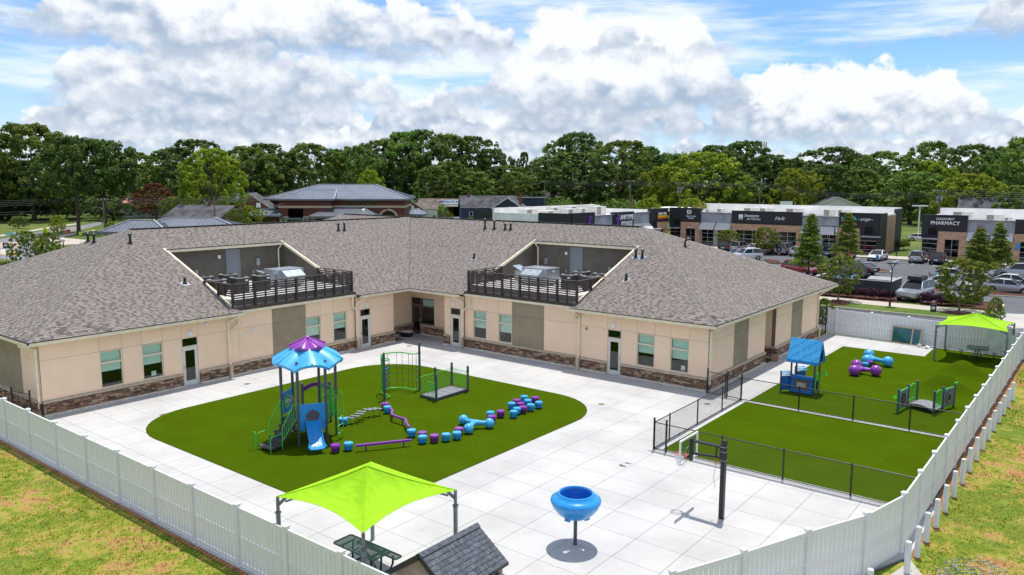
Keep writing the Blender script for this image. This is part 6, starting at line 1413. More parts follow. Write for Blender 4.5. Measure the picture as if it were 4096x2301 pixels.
# person walking to the coffee door
def person(label,loc,rz):
    t=thing('person',label,'person',loc,rz); J=[((0,0,.93),.13),((0,0,1.12),.12),((0,0,1.32),.145),((0,0,1.47),.055),((0,-.01,1.55),.06),((0,0,1.66),.095),((.10,0,.88),.085),((.11,-.04,.5),.062),((.11,.02,.09),.045),((.11,-.12,.05),.04),((-.10,0,.88),.085),((-.11,.06,.5),.062),((-.11,.16,.10),.045),((-.11,.03,.05),.04),((.19,0,1.38),.055),((.25,.02,1.13),.042),((.24,-.06,.90),.034),((.24,-.10,.82),.03),((-.19,0,1.38),.055),((-.25,.04,1.13),.042),((-.25,.02,.90),.034),((-.25,0,.82),.03)]
    Ed=[(0,1),(1,2),(2,3),(3,4),(4,5),(0,6),(6,7),(7,8),(8,9),(0,10),(10,11),(11,12),(12,13),(2,14),(14,15),(15,16),(16,17),(2,18),(18,19),(19,20),(20,21)]
    me=bpy.data.meshes.new('body'); me.from_pydata([j[0] for j in J],Ed,[]); o=bpy.data.objects.new('body',me); COL.objects.link(o); o.parent=t; md=o.modifiers.new('skin','SKIN'); 
    for i,(p,r) in enumerate(J): me.skin_vertices[0].data[i].radius=(r,r); me.skin_vertices[0].data[i].use_root=(i==0)
    o.modifiers.new('sub','SUBSURF').levels=2; o.modifiers['sub'].render_levels=2; me.materials.append(MAT['skin'])
    b=MB(); b.lathe([(.165,.86),(.17,1.0),(.16,1.15),(.19,1.32),(.17,1.42),(.07,1.47)],14,T=Matrix.Diagonal((1.1,.75,1,1))); b.build('shirt','sign_white',t,smooth=True); b=MB()
    for s in (-1,1): b.lathe([(.10,.52),(.105,.75),(.12,.93)],12,(s*.10,0.01,0))
    b.build('shorts','shed_dark',t,smooth=True); b=MB(); b.ball((0,.02,1.69),.105,10,(1,1.05,1)); b.build('hair','play_brown',t,smooth=True); b=MB(); b.box(-.13,.13,.13,.26,1.05,1.42); b.build('backpack','pipe_black',t)
mat('skin',(.45,.26,.18),.6); person('person in white top and dark shorts walking towards the shop door',(-59.2,125.6,.1),math.pi)
# bank with seam metal roofs
def hiproof(b,x0,x1,y0,y1,ze,zr,rx0,rx1,ry,ov=.9):
    x0-=ov;x1+=ov;y0-=ov;y1+=ov; A,B_,C,D=(x0,y0,ze),(x1,y0,ze),(x1,y1,ze),(x0,y1,ze); E,F=(rx0,ry,zr),(rx1,ry,zr); b.add([A,B_,C,D,E,F,(x0,y0,ze-.35),(x1,y0,ze-.35),(x1,y1,ze-.35),(x0,y1,ze-.35)],[(0,1,5,4),(1,2,5),(2,3,4,5),(3,0,4),(6,7,1,0),(7,8,2,1),(8,9,3,2),(9,6,0,3),(9,8,7,6)]); return A,B_,C,D,E,F
def seams(b,A,B_,E,F,step=.55):
    "ribs running up a slope whose eave is A-B and ridge E-F"
    A,B_,E,F=map(Vector,(A,B_,E,F)); n=int((B_-A).length/step)
    for i in range(1,n):
        p=A+(B_-A)*(i/n); u=(p-A).dot((B_-A).normalized())/(B_-A).length; ex=(B_-A).normalized(); ea=(E-A).dot(ex); fb=(B_-F).dot(ex); L=(B_-A).length; x=u*L; up=((E-A)-ex*ea)
        k=1.0
        if ea>1e-3 and x<ea: k=x/ea
        if fb>1e-3 and L-x<fb: k=min(k,(L-x)/fb)
        q=p+up*k; b.bar(p+Vector((0,0,.05)),q+Vector((0,0,.05)),.07,.08)
def metalroof(t,x0,x1,y0,y1,ze,zr,rx0,rx1,ry,ov=.9,step=.6,name='roof'):
    b=MB(); A,B_,C,D,E,F=hiproof(b,x0,x1,y0,y1,ze,zr,rx0,rx1,ry,ov); o=b.build(name,'seam_metal',t); s=MB(); seams(s,A,B_,E,F,step); seams(s,B_,C,F,F,step); seams(s,D,A,E,E,step); s.build('roof_seams','seam_rib',o); c=MB()
    for p,q in ((A,E),(B_,F),(E,F)): c.bar(Vector(p)+Vector((0,0,.08)),Vector(q)+Vector((0,0,.08)),.3,.1)
    c.build('roof_ridges','galv',o); return o
BA=math.atan2(.66,.75); t=thing('bank_building','dark red brick building with grey metal hip roofs and cream bands','building',(-154,108.5,0),BA)
def lb(x0,x1,y0,y1,z0,z1,m,name): b=MB(); b.box(x0,x1,y0,y1,z0,z1); return b.build(name,m,t)
lb(0,12,0,20,0,6.9,'brick_red','wall'); lb(12,29,3.0,24,0,6.9,'brick_red','wall'); lb(-3,0,8,22,0,6.9,'brick_red','wall')
lb(-.06,12.06,-.06,20,4.9,5.4,'band_cream','stone_band'); lb(12.07,29.06,2.94,24,4.9,5.4,'band_cream','stone_band'); lb(-.08,12.08,-.08,.2,1.2,3.0,'band_cream','stone_base'); lb(-3.05,0,7.9,8.1,4.9,5.4,'band_cream','stone_band')
metalroof(t,0,12,0,20,7.0,9.0,4.5,12,9,1.0); metalroof(t,-3,29,3,26,7.0,10.3,7,21,14,1.0)
lb(2.2,5.6,-.12,.05,1.4,4.9,'pane_green','glazing'); lb(.6,7.4,-2.2,-.1,2.3,2.6,'seam_metal','entrance_canopy')
for x in (1.0,2.0,6,7): lb(x-.15,x+.15,-2.1,-1.8,0,2.3,'band_cream','column')
for x in (15.5,18,20.5): lb(x,x+1.8,2.88,3.0,5.45,6.7,'pane_green','glazing')
b=MB(); b.lathe([(.0,-.1),(2.0,-.1),(2.0,.1)],24,T=Matrix.Translation((25,2.9,2.2))@Matrix.Rotation(math.pi/2,4,'X')); b.build('arched_window','pane_green',t); b=MB(); b.tube([(25+2.2*math.cos(math.radians(a)),2.85,2.2+2.2*math.sin(math.radians(a))) for a in range(0,181,15)],.28,6); b.build('stone_arch','band_cream',t)
lb(9,22,-4,3,0,2.9,'brick_red','porch_wall'); lb(9.5,21.5,-4.1,-4,1.0,2.6,'pane_green','glazing'); lb(8.9,22.1,-4.08,3,2.65,2.9,'band_cream','stone_band'); metalroof(t,9,22,-4,6,3.2,5.0,12,19,3,1.0,name='porch_roof')
lb(-7,-.1,-2,8,0,3.0,'brick_red','side_wall'); lb(-6.8,-4.5,-2.08,-2,.6,2.6,'pane_green','glazing'); lb(-3.2,-1,-2.08,-2,.6,2.6,'pane_green','glazing'); metalroof(t,-7,0,-2,8,3.3,4.6,-4,-1.5,3,1.0,name='side_roof'); metalroof(t,29.2,33,8,14,3.2,4.4,30.5,31.5,11,.8,name='side_roof')
# single-storey building with metal roof, left
p=at_dist(700,133); t=thing('metal_roof_building','low building with pale seam metal hip roof behind the left wing','building',(p.x,p.y,0),BA+.05)
lb(-9,9,0,8,0,2.9,'brick_red','wall'); lb(-8,-4,-.1,0,.5,2.4,'pane_green','glazing'); metalroof(t,-9.5,-1,-1,6,3.2,4.8,-7,-3.5,2.5,.8); metalroof(t,-7,10,2,10,3.2,5.0,-2,5,6,.8)
def house(label,px,dist,w,dp,eave,ridge,wall,roof,rz=0,gable=True,chim=None,win=2,name='house'):
    p=at_dist(px,dist); a=math.atan2(p.y,p.x)-math.pi/2+rz; t=thing(name,label,'house',(p.x,p.y,0),a); b=MB(); b.box(-w/2,w/2,0,dp,0,eave); b.build('wall',wall,t); b=MB(); o=.4
    if gable=='front': 
        g=MB(); g.add([(-w/2,0,eave),(w/2,0,eave),(0,0,ridge-.1),(-w/2,dp,eave),(w/2,dp,eave),(0,dp,ridge-.1)],[(0,1,2),(5,4,3)]); g.build('gable',wall,t)
        for s in (-1,1): b.add([(0,-o,ridge),((w/2+o)*s,-o,eave-.15),((w/2+o)*s,dp+o,eave-.15),(0,dp+o,ridge),(0,-o,ridge-.15),((w/2+o)*s,-o,eave-.3),((w/2+o)*s,dp+o,eave-.3),(0,dp+o,ridge-.15)],[(0,1,2,3),(7,6,5,4),(0,4,5,1),(1,5,6,2)])
        tr=MB()
        for s in (-1,1): tr.bar((0,-o-.02,ridge-.08),((w/2+o)*s,-o-.02,eave-.23),.06,.28)
        tr.build('barge_board','paint_off_white',t)
    else:
        i=0 if gable else dp*.45; b.add([(-w/2-o,-o,eave),(w/2+o,-o,eave),(w/2+o,dp+o,eave),(-w/2-o,dp+o,eave),(-w/2-o+i,dp/2,ridge),(w/2+o-i,dp/2,ridge)],[(0,1,5,4),(1,2,5),(2,3,4,5),(3,0,4),(3,2,1,0)] if not gable else [(0,1,5,4),(2,3,4,5),(3,2,1,0)])
        if gable:
            for s in (-1,1): g=MB(); g.add([(s*w/2,0,eave-.05),(s*w/2,dp,eave-.05),(s*w/2,dp/2,ridge-.12)],[(0,1,2)]); g.build('gable',wall,t)
    b.build('roof',roof,t)
    for k in range(win):
        x=-w/2+w*(k+.5)/win; q=MB(); q.box(x-.55,x+.55,-.06,.0,1.0,2.3); f_=q.build('window','paint_off_white',t); q=MB(); q.box(x-.42,x+.42,-.08,-.061,1.1,2.2); q.build('pane','room_dark',f_)
    if chim is not None: q=MB(); q.box(chim-.4,chim+.4,dp/2-.4,dp/2+.4,eave,ridge+.9); q.build('chimney','brick_house',t)
    return t
house('brick ranch house with dark roof and chimney behind the metal roof building',770,180,15,11,2.8,5.8,'brick_house','shingle_far',-.75,True,1,3)
house('white gabled house among the trees left of the bank',955,232,11,9,4.6,8.2,'clad_white','shingle_far',.3,'front',2,2); house('red brick gabled house left of the bank',1010,215,12,10,3.6,8.0,'brick_house','shingle_far',-.2,'front',None,2)
t=house('brown brick gabled house with a red and blue inspection sign',1628,215,9.5,10,3.6,7.0,'brick_house','shingle_far_brown',.1,'front',None,2)
b=MB(); b.box(-1.6,2.2,-.16,-.08,2.35,4.6); o=b.build('sign_board','sign_white',t); b=MB(); b.box(-1.55,2.15,-.18,-.161,2.4,2.85); b.build('sign_band','sign_blue',o); fS_=lambda s,d,z:(s,-.12+d,z); sign(t,'AUTO',.8,.3,3.8,fS_,'sign_red',0,.02); sign(t,'INSPECTIONS',.52,.3,3.15,fS_,'sign_red',0,.02)
house('pale flat outbuilding beside the brown brick gabled house',1690,222,9,8,3.4,5.0,'clad_white','shingle_far_brown',.1,True,None,0)
# inspection garage
p=at_dist(1822,252); t=thing('inspection_garage','low white garage with brown roof, open bays and long sign','garage',(p.x,p.y,0),math.atan2(p.y,p.x)-math.pi/2+.05)
lb(-12,-2.5,0,8,0,3.2,'paint_off_white','wall'); lb(-2.5,11,6,8,0,3.2,'room_dark','back_wall'); lb(10.6,11,0,6,0,3.2,'paint_off_white','wall')
for x in (-2.4,3.5,9): lb(x-.2,x+.2,-.2,.2,0,3.2,'paint_off_white','pillar')
lb(-14.5,12,-2.5,.2,3.2,3.5,'paint_off_white','fascia'); b=MB(); b.add([(-12.5,-.5,3.5),(12,-.5,3.5),(12,8,3.5),(-12.5,8,3.5),(-11.5,2,5.6),(11,2,5.6),(11,8,5.6),(-11.5,8,5.6)],[(0,1,5,4),(1,2,6,5),(3,0,4,7),(4,5,6,7)]); b.build('roof','shingle_far_brown',t)
lb(-5.5,9,-.75,-.6,4.0,5.4,'sign_white','sign_board'); sign(t,'OFFICIAL N.C. INSPECTION STATION',.92,1.8,4.4,lambda s,d,z:(s,-.72+d,z),'sign_blue',0,.02,.9); lb(-5.3,-3.9,-.8,-.75,4.3,5.1,'sign_red','sign_patch'); lb(7.4,8.8,-.8,-.75,4.3,5.1,'sign_red','sign_patch'); lb(-6.5,-5.2,-.05,0,0,2.4,'shop_frame','door'); lb(-6.3,-5.4,-.08,-.05,.3,2.2,'room_dark','pane')
house('blue grey house with large dark roof and blue chimney right of the garage',1960,232,17,9,3.4,7.0,'clad_navy','shingle_far',.12,True,-6,3); house('gabled end of the navy house beside the shop roofs',2030,226,9,8,3.6,6.6,'clad_navy','shingle_far',-.2,'front',3,1)
house('two-storey navy house with white window frames',2092,240,14,9,6.3,6.5,'clad_navy','shingle_far',.1,True,None,3); house('small orange brick shed in front of the navy houses',2045,205,7,5,3.0,4.5,'brick_house','shingle_far',.1,'front',None,1); house('grey roofed bungalow glimpsed between trees behind the navy house',2185,262,12,9,4,7.6,'paint_off_white','shingle_far',.2,True,None,0)
house('white gabled house with dark roof behind the petrol station',3330,232,14,10,4.6,7.4,'clad_white','shingle_far',.15,'front',None,0); house('dark roofed house at the right edge behind the pharmacy',3985,205,16,9,4.2,8.0,'paint_off_white','shingle_far',.2,True,None,0); house('pink roofed house glimpsed through the trees at far left',668,262,22,9,3.4,6.2,'paint_off_white','roof_pink',.1,True,None,0)
# petrol station
p=at_dist(3170,186); t=thing('petrol_station','petrol station with dark red fascia building and white canopy edge','petrol station',(p.x,p.y,0),0)
lb(-28,14,0,10,0,5.0,'paint_off_white','wall'); lb(-28,8,-.2,9,4.2,5.4,'roof_red','fascia'); lb(-30,8,-12,-4,4.4,5.3,'roof_white','canopy'); lb(-14.5,-8,-12.15,-12,4.55,5.15,'sign_green','canopy_band'); lb(5,13,-12.3,-6,4.5,5.2,'sign_green','canopy_band'); sign(t,'ENERGY',1.1,11.5,3.6,lambda s,d,z:(s,-.1+d,z),'shed_dark',.15,.02)
for k,(x,z) in enumerate(((-16.0,5.2),(5.0,5.0))):
    for r,m,dz in ((.85,'sign_green',0),(.62,'sign_yellow',.02),(.4,'sign_white',.04)): b=MB(); b.lathe([(.001,dz+.05),(r,dz+.05),(r,0)],18,T=Matrix.Translation((x,-12.2,z))@Matrix.Rotation(math.pi/2,4,'X')); b.build('sunburst_emblem',m,t)
p=at_dist(3128,172); t=thing('price_pylon','white price pylon with a green sunburst emblem','pylon sign',(p.x,p.y,0),math.atan2(p.y,p.x)-math.pi/2); lb(-1.2,1.2,-.2,.2,3.2,7.3,'sign_white','panel'); lb(-.3,.3,-.15,.15,0,3.2,'render_grey','column'); lb(-1.2,1.2,-.22,.22,2.8,3.2,'sign_green','base_band')
for r,m,dz in ((.85,'sign_green',0),(.62,'sign_yellow',.02),(.38,'sign_white',.04)): b=MB(); b.lathe([(.001,dz+.03),(r,dz+.03),(r,0)],18,T=Matrix.Translation((.2,-.21,5.0))@Matrix.Rotation(math.pi/2,4,'X')); b.build('sunburst_emblem',m,t)
# bin store
t=thing('bin_enclosure','dark grey rectangular bin store wall beside the hedge','bin store',(-20.5,81.6,0))
for x0,x1,y0,y1 in ((-3.7,3.6,0,.2),(3.4,3.6,.2,4.6),(-3.7,-3.5,.2,4.6)): b=MB(); b.box(x0,x1,y0,y1,-.05,1.5); o=b.build('wall','bin_grey',t); b=MB(); b.box(x0-.04,x1+.04,y0-.04,y1+.04,1.5,1.56); b.build('coping','render_grey',o)
b=MB(); b.box(-.5,.9,4.4,4.5,.2,1.5); b.build('gate','steel_black',t)
for x,l,w in ((-1.2,'left blue waste container inside the bin store',.8),(2.1,'right blue waste container inside the bin store',1.15)):
    q=thing('waste_container',l,'container',(-20.5+x,84.3,0)); b=MB(); b.add([(-w,-.6,.1),(w,-.6,.1),(w,.6,.1),(-w,.6,.1),(-w-.08,-.75,1.42),(w+.08,-.75,1.42),(w+.08,.75,1.6),(-w-.08,.75,1.6)],[(3,2,1,0),(0,1,5,4),(1,2,6,5),(2,3,7,6),(3,0,4,7)]); b.build('body','bin_blue',q); b=MB(); b.add([(-w-.08,-.75,1.44),(w+.08,-.75,1.44),(w+.08,.75,1.62),(-w-.08,.75,1.62)],[(0,1,2,3)]); b.build('lid','unit_grey' if x>0 else 'bin_blue',q)
# ------------------------------------------------------------------ trees and shrubs
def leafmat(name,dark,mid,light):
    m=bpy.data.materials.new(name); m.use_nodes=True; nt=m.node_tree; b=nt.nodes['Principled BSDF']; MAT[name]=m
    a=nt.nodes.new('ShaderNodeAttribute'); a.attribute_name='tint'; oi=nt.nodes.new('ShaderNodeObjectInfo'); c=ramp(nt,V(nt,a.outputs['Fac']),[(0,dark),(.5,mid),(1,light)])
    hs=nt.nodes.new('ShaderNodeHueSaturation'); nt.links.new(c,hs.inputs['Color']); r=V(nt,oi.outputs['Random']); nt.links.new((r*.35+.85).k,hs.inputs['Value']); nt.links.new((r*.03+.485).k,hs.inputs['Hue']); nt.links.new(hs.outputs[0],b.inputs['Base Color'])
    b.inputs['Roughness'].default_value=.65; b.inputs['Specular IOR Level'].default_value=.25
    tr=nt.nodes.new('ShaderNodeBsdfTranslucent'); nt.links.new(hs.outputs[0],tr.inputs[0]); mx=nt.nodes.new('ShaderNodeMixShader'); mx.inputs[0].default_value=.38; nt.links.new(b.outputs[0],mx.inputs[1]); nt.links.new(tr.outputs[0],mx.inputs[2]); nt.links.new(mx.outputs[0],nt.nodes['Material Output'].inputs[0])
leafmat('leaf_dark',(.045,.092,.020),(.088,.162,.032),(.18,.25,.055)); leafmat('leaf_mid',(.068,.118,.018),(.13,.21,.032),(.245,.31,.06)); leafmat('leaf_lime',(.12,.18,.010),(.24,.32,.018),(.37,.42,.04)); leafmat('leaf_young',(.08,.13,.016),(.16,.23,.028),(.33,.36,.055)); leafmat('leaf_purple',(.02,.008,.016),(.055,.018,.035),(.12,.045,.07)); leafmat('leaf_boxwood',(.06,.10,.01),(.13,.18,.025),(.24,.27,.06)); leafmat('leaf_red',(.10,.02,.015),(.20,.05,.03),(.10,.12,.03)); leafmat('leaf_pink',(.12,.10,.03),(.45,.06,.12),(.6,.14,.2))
mat('bark_brown',(.10,.075,.055),.95,var=.3,vs=2,stretch=(1,1,.25)); mat('bark_pale',(.26,.22,.18),.95,var=.25,vs=2,stretch=(1,1,.25))
def leaf_cloud(blobs,per,size,seed,flat=.8):
    "leaf quads spread over many small clumps; each clump gets its own tone"
    r=np.random.default_rng(seed); vs=[];fs=[];ts=[]
    for (c,rad,tone) in blobs:
        n=int(per*(rad[0]*rad[1])**.5); d=r.normal(size=(n,3)); d/=np.linalg.norm(d,axis=1)[:,None]; d[:,2]=np.where(d[:,2]<-.35,-d[:,2]*.5,d[:,2]); rr=.72+.34*r.random(n)
        P=np.array(c)+d*np.array(rad)*rr[:,None]; N=d+r.normal(size=(n,3))*flat+np.array((0,0,.30)); N/=np.linalg.norm(N,axis=1)[:,None]
        U=np.cross(N,r.normal(size=(n,3))); U/=np.linalg.norm(U,axis=1)[:,None]; W=np.cross(N,U); s=size*(.55+.9*r.random(n)); 
        for i in range(n):
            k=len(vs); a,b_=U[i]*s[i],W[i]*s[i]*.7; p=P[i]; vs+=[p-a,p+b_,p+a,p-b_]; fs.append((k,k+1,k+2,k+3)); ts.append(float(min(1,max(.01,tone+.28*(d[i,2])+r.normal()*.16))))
    return vs,fs,ts
def crown_mesh(name,m,blobs,per,size,seed,flat=.8):
    vs,fs,ts=leaf_cloud(blobs,per,size,seed,flat); b=MB(); b.v=[tuple(p) for p in vs]; b.f=fs; b.m=[0]*len(fs); b.t=ts; return b.mesh(name,m)
def broad(seed,h=1.0,asp=.62,trunk=.28,n=46,top=.0):
    "clump layout of a broad tree of height 1 and width asp: egg-shaped, lobed, uneven"
    r=random.Random(seed); out=[]; lob=[(r.uniform(0,6.28),r.uniform(.15,.98),r.uniform(.15,.38)) for _ in range(9)]
    lo=trunk*.7; m=int(n*2.9)
    for k in range(m):
        t=((k+r.random())/m)**.92; a=r.uniform(0,6.28); env=math.sqrt(max(0,1-((t-.40)/.615)**2)) if t>.40 else math.sqrt(max(0,1-((t-.40)/.50)**2))
        bump=.86+sum(w*math.exp(-((math.cos(a-b_)-1)**2*3+((t-c)/.13)**2)) for b_,c,w in lob); q=r.choice((1.0,.93,.85,.7,.97,.55)); rad=r.uniform(.030,.062)
        rr=max(0,env*bump*q*asp*.5-rad*.4*asp); out.append(((math.cos(a)*rr,math.sin(a)*rr,min(lo+(1-lo)*t+r.uniform(-.02,.02),1-rad*.7)),(rad*.92*max(asp,.6),rad*.92*max(asp,.6),rad*r.uniform(.85,1.15)),r.uniform(.08,.70)))
    return out
def trunk_mesh(seed,trunk=.3,asp=.6,r0=.022,m='bark_brown',forks=5,vis=.8):
    r=random.Random(seed); b=MB(); b.tube([(0,0,-.01),(r.uniform(-.01,.01),0,trunk*.5),(r.uniform(-.02,.02),r.uniform(-.02,.02),trunk),(r.uniform(-.03,.03),r.uniform(-.03,.03),vis)],[r0*1.25,r0,r0*.8,r0*.25],7)
    for k in range(forks):
        a=2*math.pi*k/forks+r.uniform(-.4,.4); z0=trunk*r.uniform(.75,1.2); e=r.uniform(.45,.9)*asp*.5; b.tube([(0,0,z0),(math.cos(a)*e*.45,math.sin(a)*e*.45,z0+.13),(math.cos(a)*e,math.sin(a)*e,z0+r.uniform(.25,.42))],[r0*.6,r0*.42,r0*.15],5)
    return b.mesh('trunk',m,smooth='all')
VAR=[]
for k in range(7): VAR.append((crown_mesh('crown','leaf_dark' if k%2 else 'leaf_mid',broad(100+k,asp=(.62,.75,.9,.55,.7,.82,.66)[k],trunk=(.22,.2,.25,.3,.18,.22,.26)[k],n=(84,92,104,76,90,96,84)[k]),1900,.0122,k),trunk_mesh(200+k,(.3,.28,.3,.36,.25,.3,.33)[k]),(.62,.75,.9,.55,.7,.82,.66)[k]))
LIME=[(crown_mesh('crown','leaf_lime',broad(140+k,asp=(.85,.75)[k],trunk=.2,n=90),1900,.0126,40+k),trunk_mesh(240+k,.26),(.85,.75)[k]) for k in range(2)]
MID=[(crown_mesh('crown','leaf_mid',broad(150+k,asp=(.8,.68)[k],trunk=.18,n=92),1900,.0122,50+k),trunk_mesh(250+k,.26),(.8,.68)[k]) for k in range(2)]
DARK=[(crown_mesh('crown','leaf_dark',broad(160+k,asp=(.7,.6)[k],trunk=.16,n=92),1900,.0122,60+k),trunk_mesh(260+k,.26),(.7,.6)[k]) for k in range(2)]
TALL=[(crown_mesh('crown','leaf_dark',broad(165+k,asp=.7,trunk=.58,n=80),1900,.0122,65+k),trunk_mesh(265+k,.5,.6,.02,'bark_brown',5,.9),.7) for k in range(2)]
tr_i=0
def tree(label,px,ytop,wpx,dist,kind='dark',group='trees of the tree line',base=0.0,rot=None):
    global tr_i
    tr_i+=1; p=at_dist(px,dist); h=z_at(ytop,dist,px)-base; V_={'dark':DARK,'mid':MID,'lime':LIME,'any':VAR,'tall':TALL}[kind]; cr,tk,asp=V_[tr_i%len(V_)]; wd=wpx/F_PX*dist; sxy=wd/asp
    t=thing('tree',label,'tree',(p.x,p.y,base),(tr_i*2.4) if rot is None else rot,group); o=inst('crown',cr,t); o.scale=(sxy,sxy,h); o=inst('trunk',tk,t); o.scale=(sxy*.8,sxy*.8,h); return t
T=[('tall dark tree at the far left edge of the picture',25,545,330,262,'dark'),('tallest spreading tree at the far left with pale limbs',160,503,330,250,'any'),('dark leaning tree between the two left utility poles',330,552,250,185,'tall'),('leafy tree above the right-hand left pole',440,565,240,190,'tall'),('yellowish tree left of the red flowering tree',560,612,220,262,'mid'),('tall rounded tree with bare lower trunk left of the lime tree',800,562,250,260,'dark'),('dark tree half behind the tall rounded tree',700,600,200,300,'any'),
('bright lime green tree above the brick ranch house',868,598,235,196,'lime'),('broad tree right of the bright lime tree',1005,590,230,250,'mid'),('rounded tree above the white gabled house',1085,578,220,262,'any'),('spreading tree behind the left end of the bank roof',1250,578,250,262,'mid'),('dark tree behind the middle of the bank roof',1370,600,220,285,'dark'),('tree with visible limb behind the bank roof ridge',1440,588,200,265,'mid'),('small pale yellow-green tree right of the bank ridge',1490,682,110,235,'lime'),
('big dark tree left of the tallest centre group',1545,565,230,300,'dark'),('left tree of the tallest centre group',1620,532,250,300,'any'),('tallest tree of the centre group',1700,524,230,305,'dark'),('right tree of the tallest centre group',1800,540,250,300,'any'),('dark tree on the right shoulder of the centre group',1890,548,200,300,'dark'),('sloping right end tree of the centre group',1960,598,190,295,'dark'),('low pale tree behind the inspection garage',1800,650,220,270,'mid'),('low tree right of the garage, below the centre group',1900,690,200,268,'mid'),('low tree behind the navy houses',2020,665,230,290,'mid'),
('slim pointed evergreen standing alone against the sky',2092,610,60,310,'dark'),('medium tree right of the pointed evergreen',2160,640,170,300,'mid'),('round bush-like tree above the navy house',2060,690,190,262,'mid'),('airy tall tree left of centre right group',2240,560,200,310,'any'),('tallest tree above the shop block',2310,533,240,300,'dark'),('broad dark tree above the purple runner emblem',2290,612,330,270,'dark'),('large pale tree above the fitness sign',2480,565,300,285,'mid'),('dark tree on the slope right of the large pale tree',2570,590,220,310,'dark'),('dark flat-topped tree in the dip of the skyline',2660,618,220,330,'any'),
('bright lime tree left of the big lime tree',2640,668,170,240,'lime'),('big bright lime tree above the coffee shop',2790,612,330,235,'lime'),('dark tree behind the big lime tree',2840,585,230,320,'dark'),('spreading dark tree beside the phone mast',2960,568,270,300,'any'),('grey-green tree above the dentist sign',2930,690,200,240,'mid'),('dark low tree right of the phone mast',3060,620,200,310,'dark'),('pale yellow tree above the petrol station pylon',3150,678,180,235,'lime'),('dark tree behind the pale yellow tree',3150,640,200,300,'dark'),
('very dark round tree on the skyline right of the pale tree',3310,592,260,285,'dark'),('low dark tree in front of the very dark round tree',3290,660,230,250,'dark'),('pointed mid green tree above the yoga sign',3500,610,240,270,'mid'),('bushy tree behind the white gabled house',3420,680,190,255,'any'),('grey-green tree between yoga sign and pharmacy',3620,690,260,240,'mid'),('tall sparse dark tree above the pharmacy gap',3690,570,190,300,'any'),('lime tree above the pharmacy, smaller of two',3680,646,160,270,'lime'),('big lime tree above the pharmacy sign',3850,698,230,215,'lime'),('dark round tree behind the big right lime tree',3850,583,230,280,'dark'),('dark tree second from the right edge',3970,590,200,270,'dark'),('tall dark tree at the right edge of the picture',4070,553,260,250,'any'),('low grey-green bush at the right edge of the picture',4060,745,200,200,'mid'),('dark tree filling the skyline gap right of the very dark tree',3400,620,160,310,'dark'),
('small round tree on the bank lawn, darker left one',958,838,80,150,'mid'),('small lime tree on the bank lawn',1010,825,90,152,'lime'),('pruned lime sapling left of the metal roof',463,888,45,140,'lime'),('slim lime street tree by the left road',248,862,50,175,'lime'),('red-leaved tree by the left road',640,735,130,235,'red'),('dark bush under the left road trees',95,868,60,212,'mid'),('shrubby lime tree behind the fitness sign',2590,795,110,150,'lime'),('shrubby lime tree behind the coffee shop',2760,795,120,152,'lime'),('dense low tree in the middle distance left of bank',1110,690,160,262,'mid'),('bushy undergrowth tree at left between poles',470,760,180,245,'dark'),('undergrowth tree at the far left below the tall tree',60,760,260,258,'dark'),('undergrowth tree behind the left road bend',250,745,230,262,'dark'),('leafy screen tree right of the red-leaved tree',715,790,110,215,'mid'),('low screen tree left of the white gabled house',905,770,90,205,'mid')]
RED=[(crown_mesh('crown','leaf_red',broad(170,asp=.8,trunk=.2,n=60),1100,.017,70),trunk_mesh(270,.26),.8)]
for a in T:
    if a[5]=='red':
        p=at_dist(a[1],a[4]); h=z_at(a[2],a[4],a[1]); t=thing('tree',a[0],'tree',(p.x,p.y,0),1.0,'trees of the tree line'); s=a[3]/F_PX*a[4]/.8; o=inst('crown',RED[0][0],t); o.scale=(s,s,h); o=inst('trunk',RED[0][1],t); o.scale=(s,s,h)
    else: tree(*a)
# far wood behind, one mass
bl=[]; r=random.Random(77)
for k in range(420):
    px=r.uniform(-900,5000); dist=r.uniform(320,430); p=at_dist(px,dist); sky_y=650+30*math.sin(px*.004)+r.uniform(-15,60); z=z_at(sky_y,dist,px); rad=r.uniform(4.5,8)
    bl.append(((p.x,p.y,max(3,z-rad*.8)),(rad,rad,rad*.85),r.uniform(.15,.6)))
    if k%2: bl.append(((p.x+r.uniform(-6,6),p.y-8,r.uniform(2,7)),(rad,rad,rad),r.uniform(.1,.4)))
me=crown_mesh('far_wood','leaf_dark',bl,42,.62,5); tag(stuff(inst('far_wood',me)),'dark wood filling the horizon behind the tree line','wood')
bl=[]
for k in range(150):
    px=r.uniform(-300,4600); dist=r.uniform(238,300) if px>1150 else r.uniform(255,300); p=at_dist(px,dist); rad=r.uniform(2.0,4.2); bl.append(((p.x,p.y,rad*.6),(rad*1.3,rad*1.3,rad),r.uniform(.1,.55)))
me=crown_mesh('undergrowth','leaf_mid',bl,75,.42,6); tag(stuff(inst('undergrowth',me)),'dark undergrowth along the foot of the tree line','undergrowth')
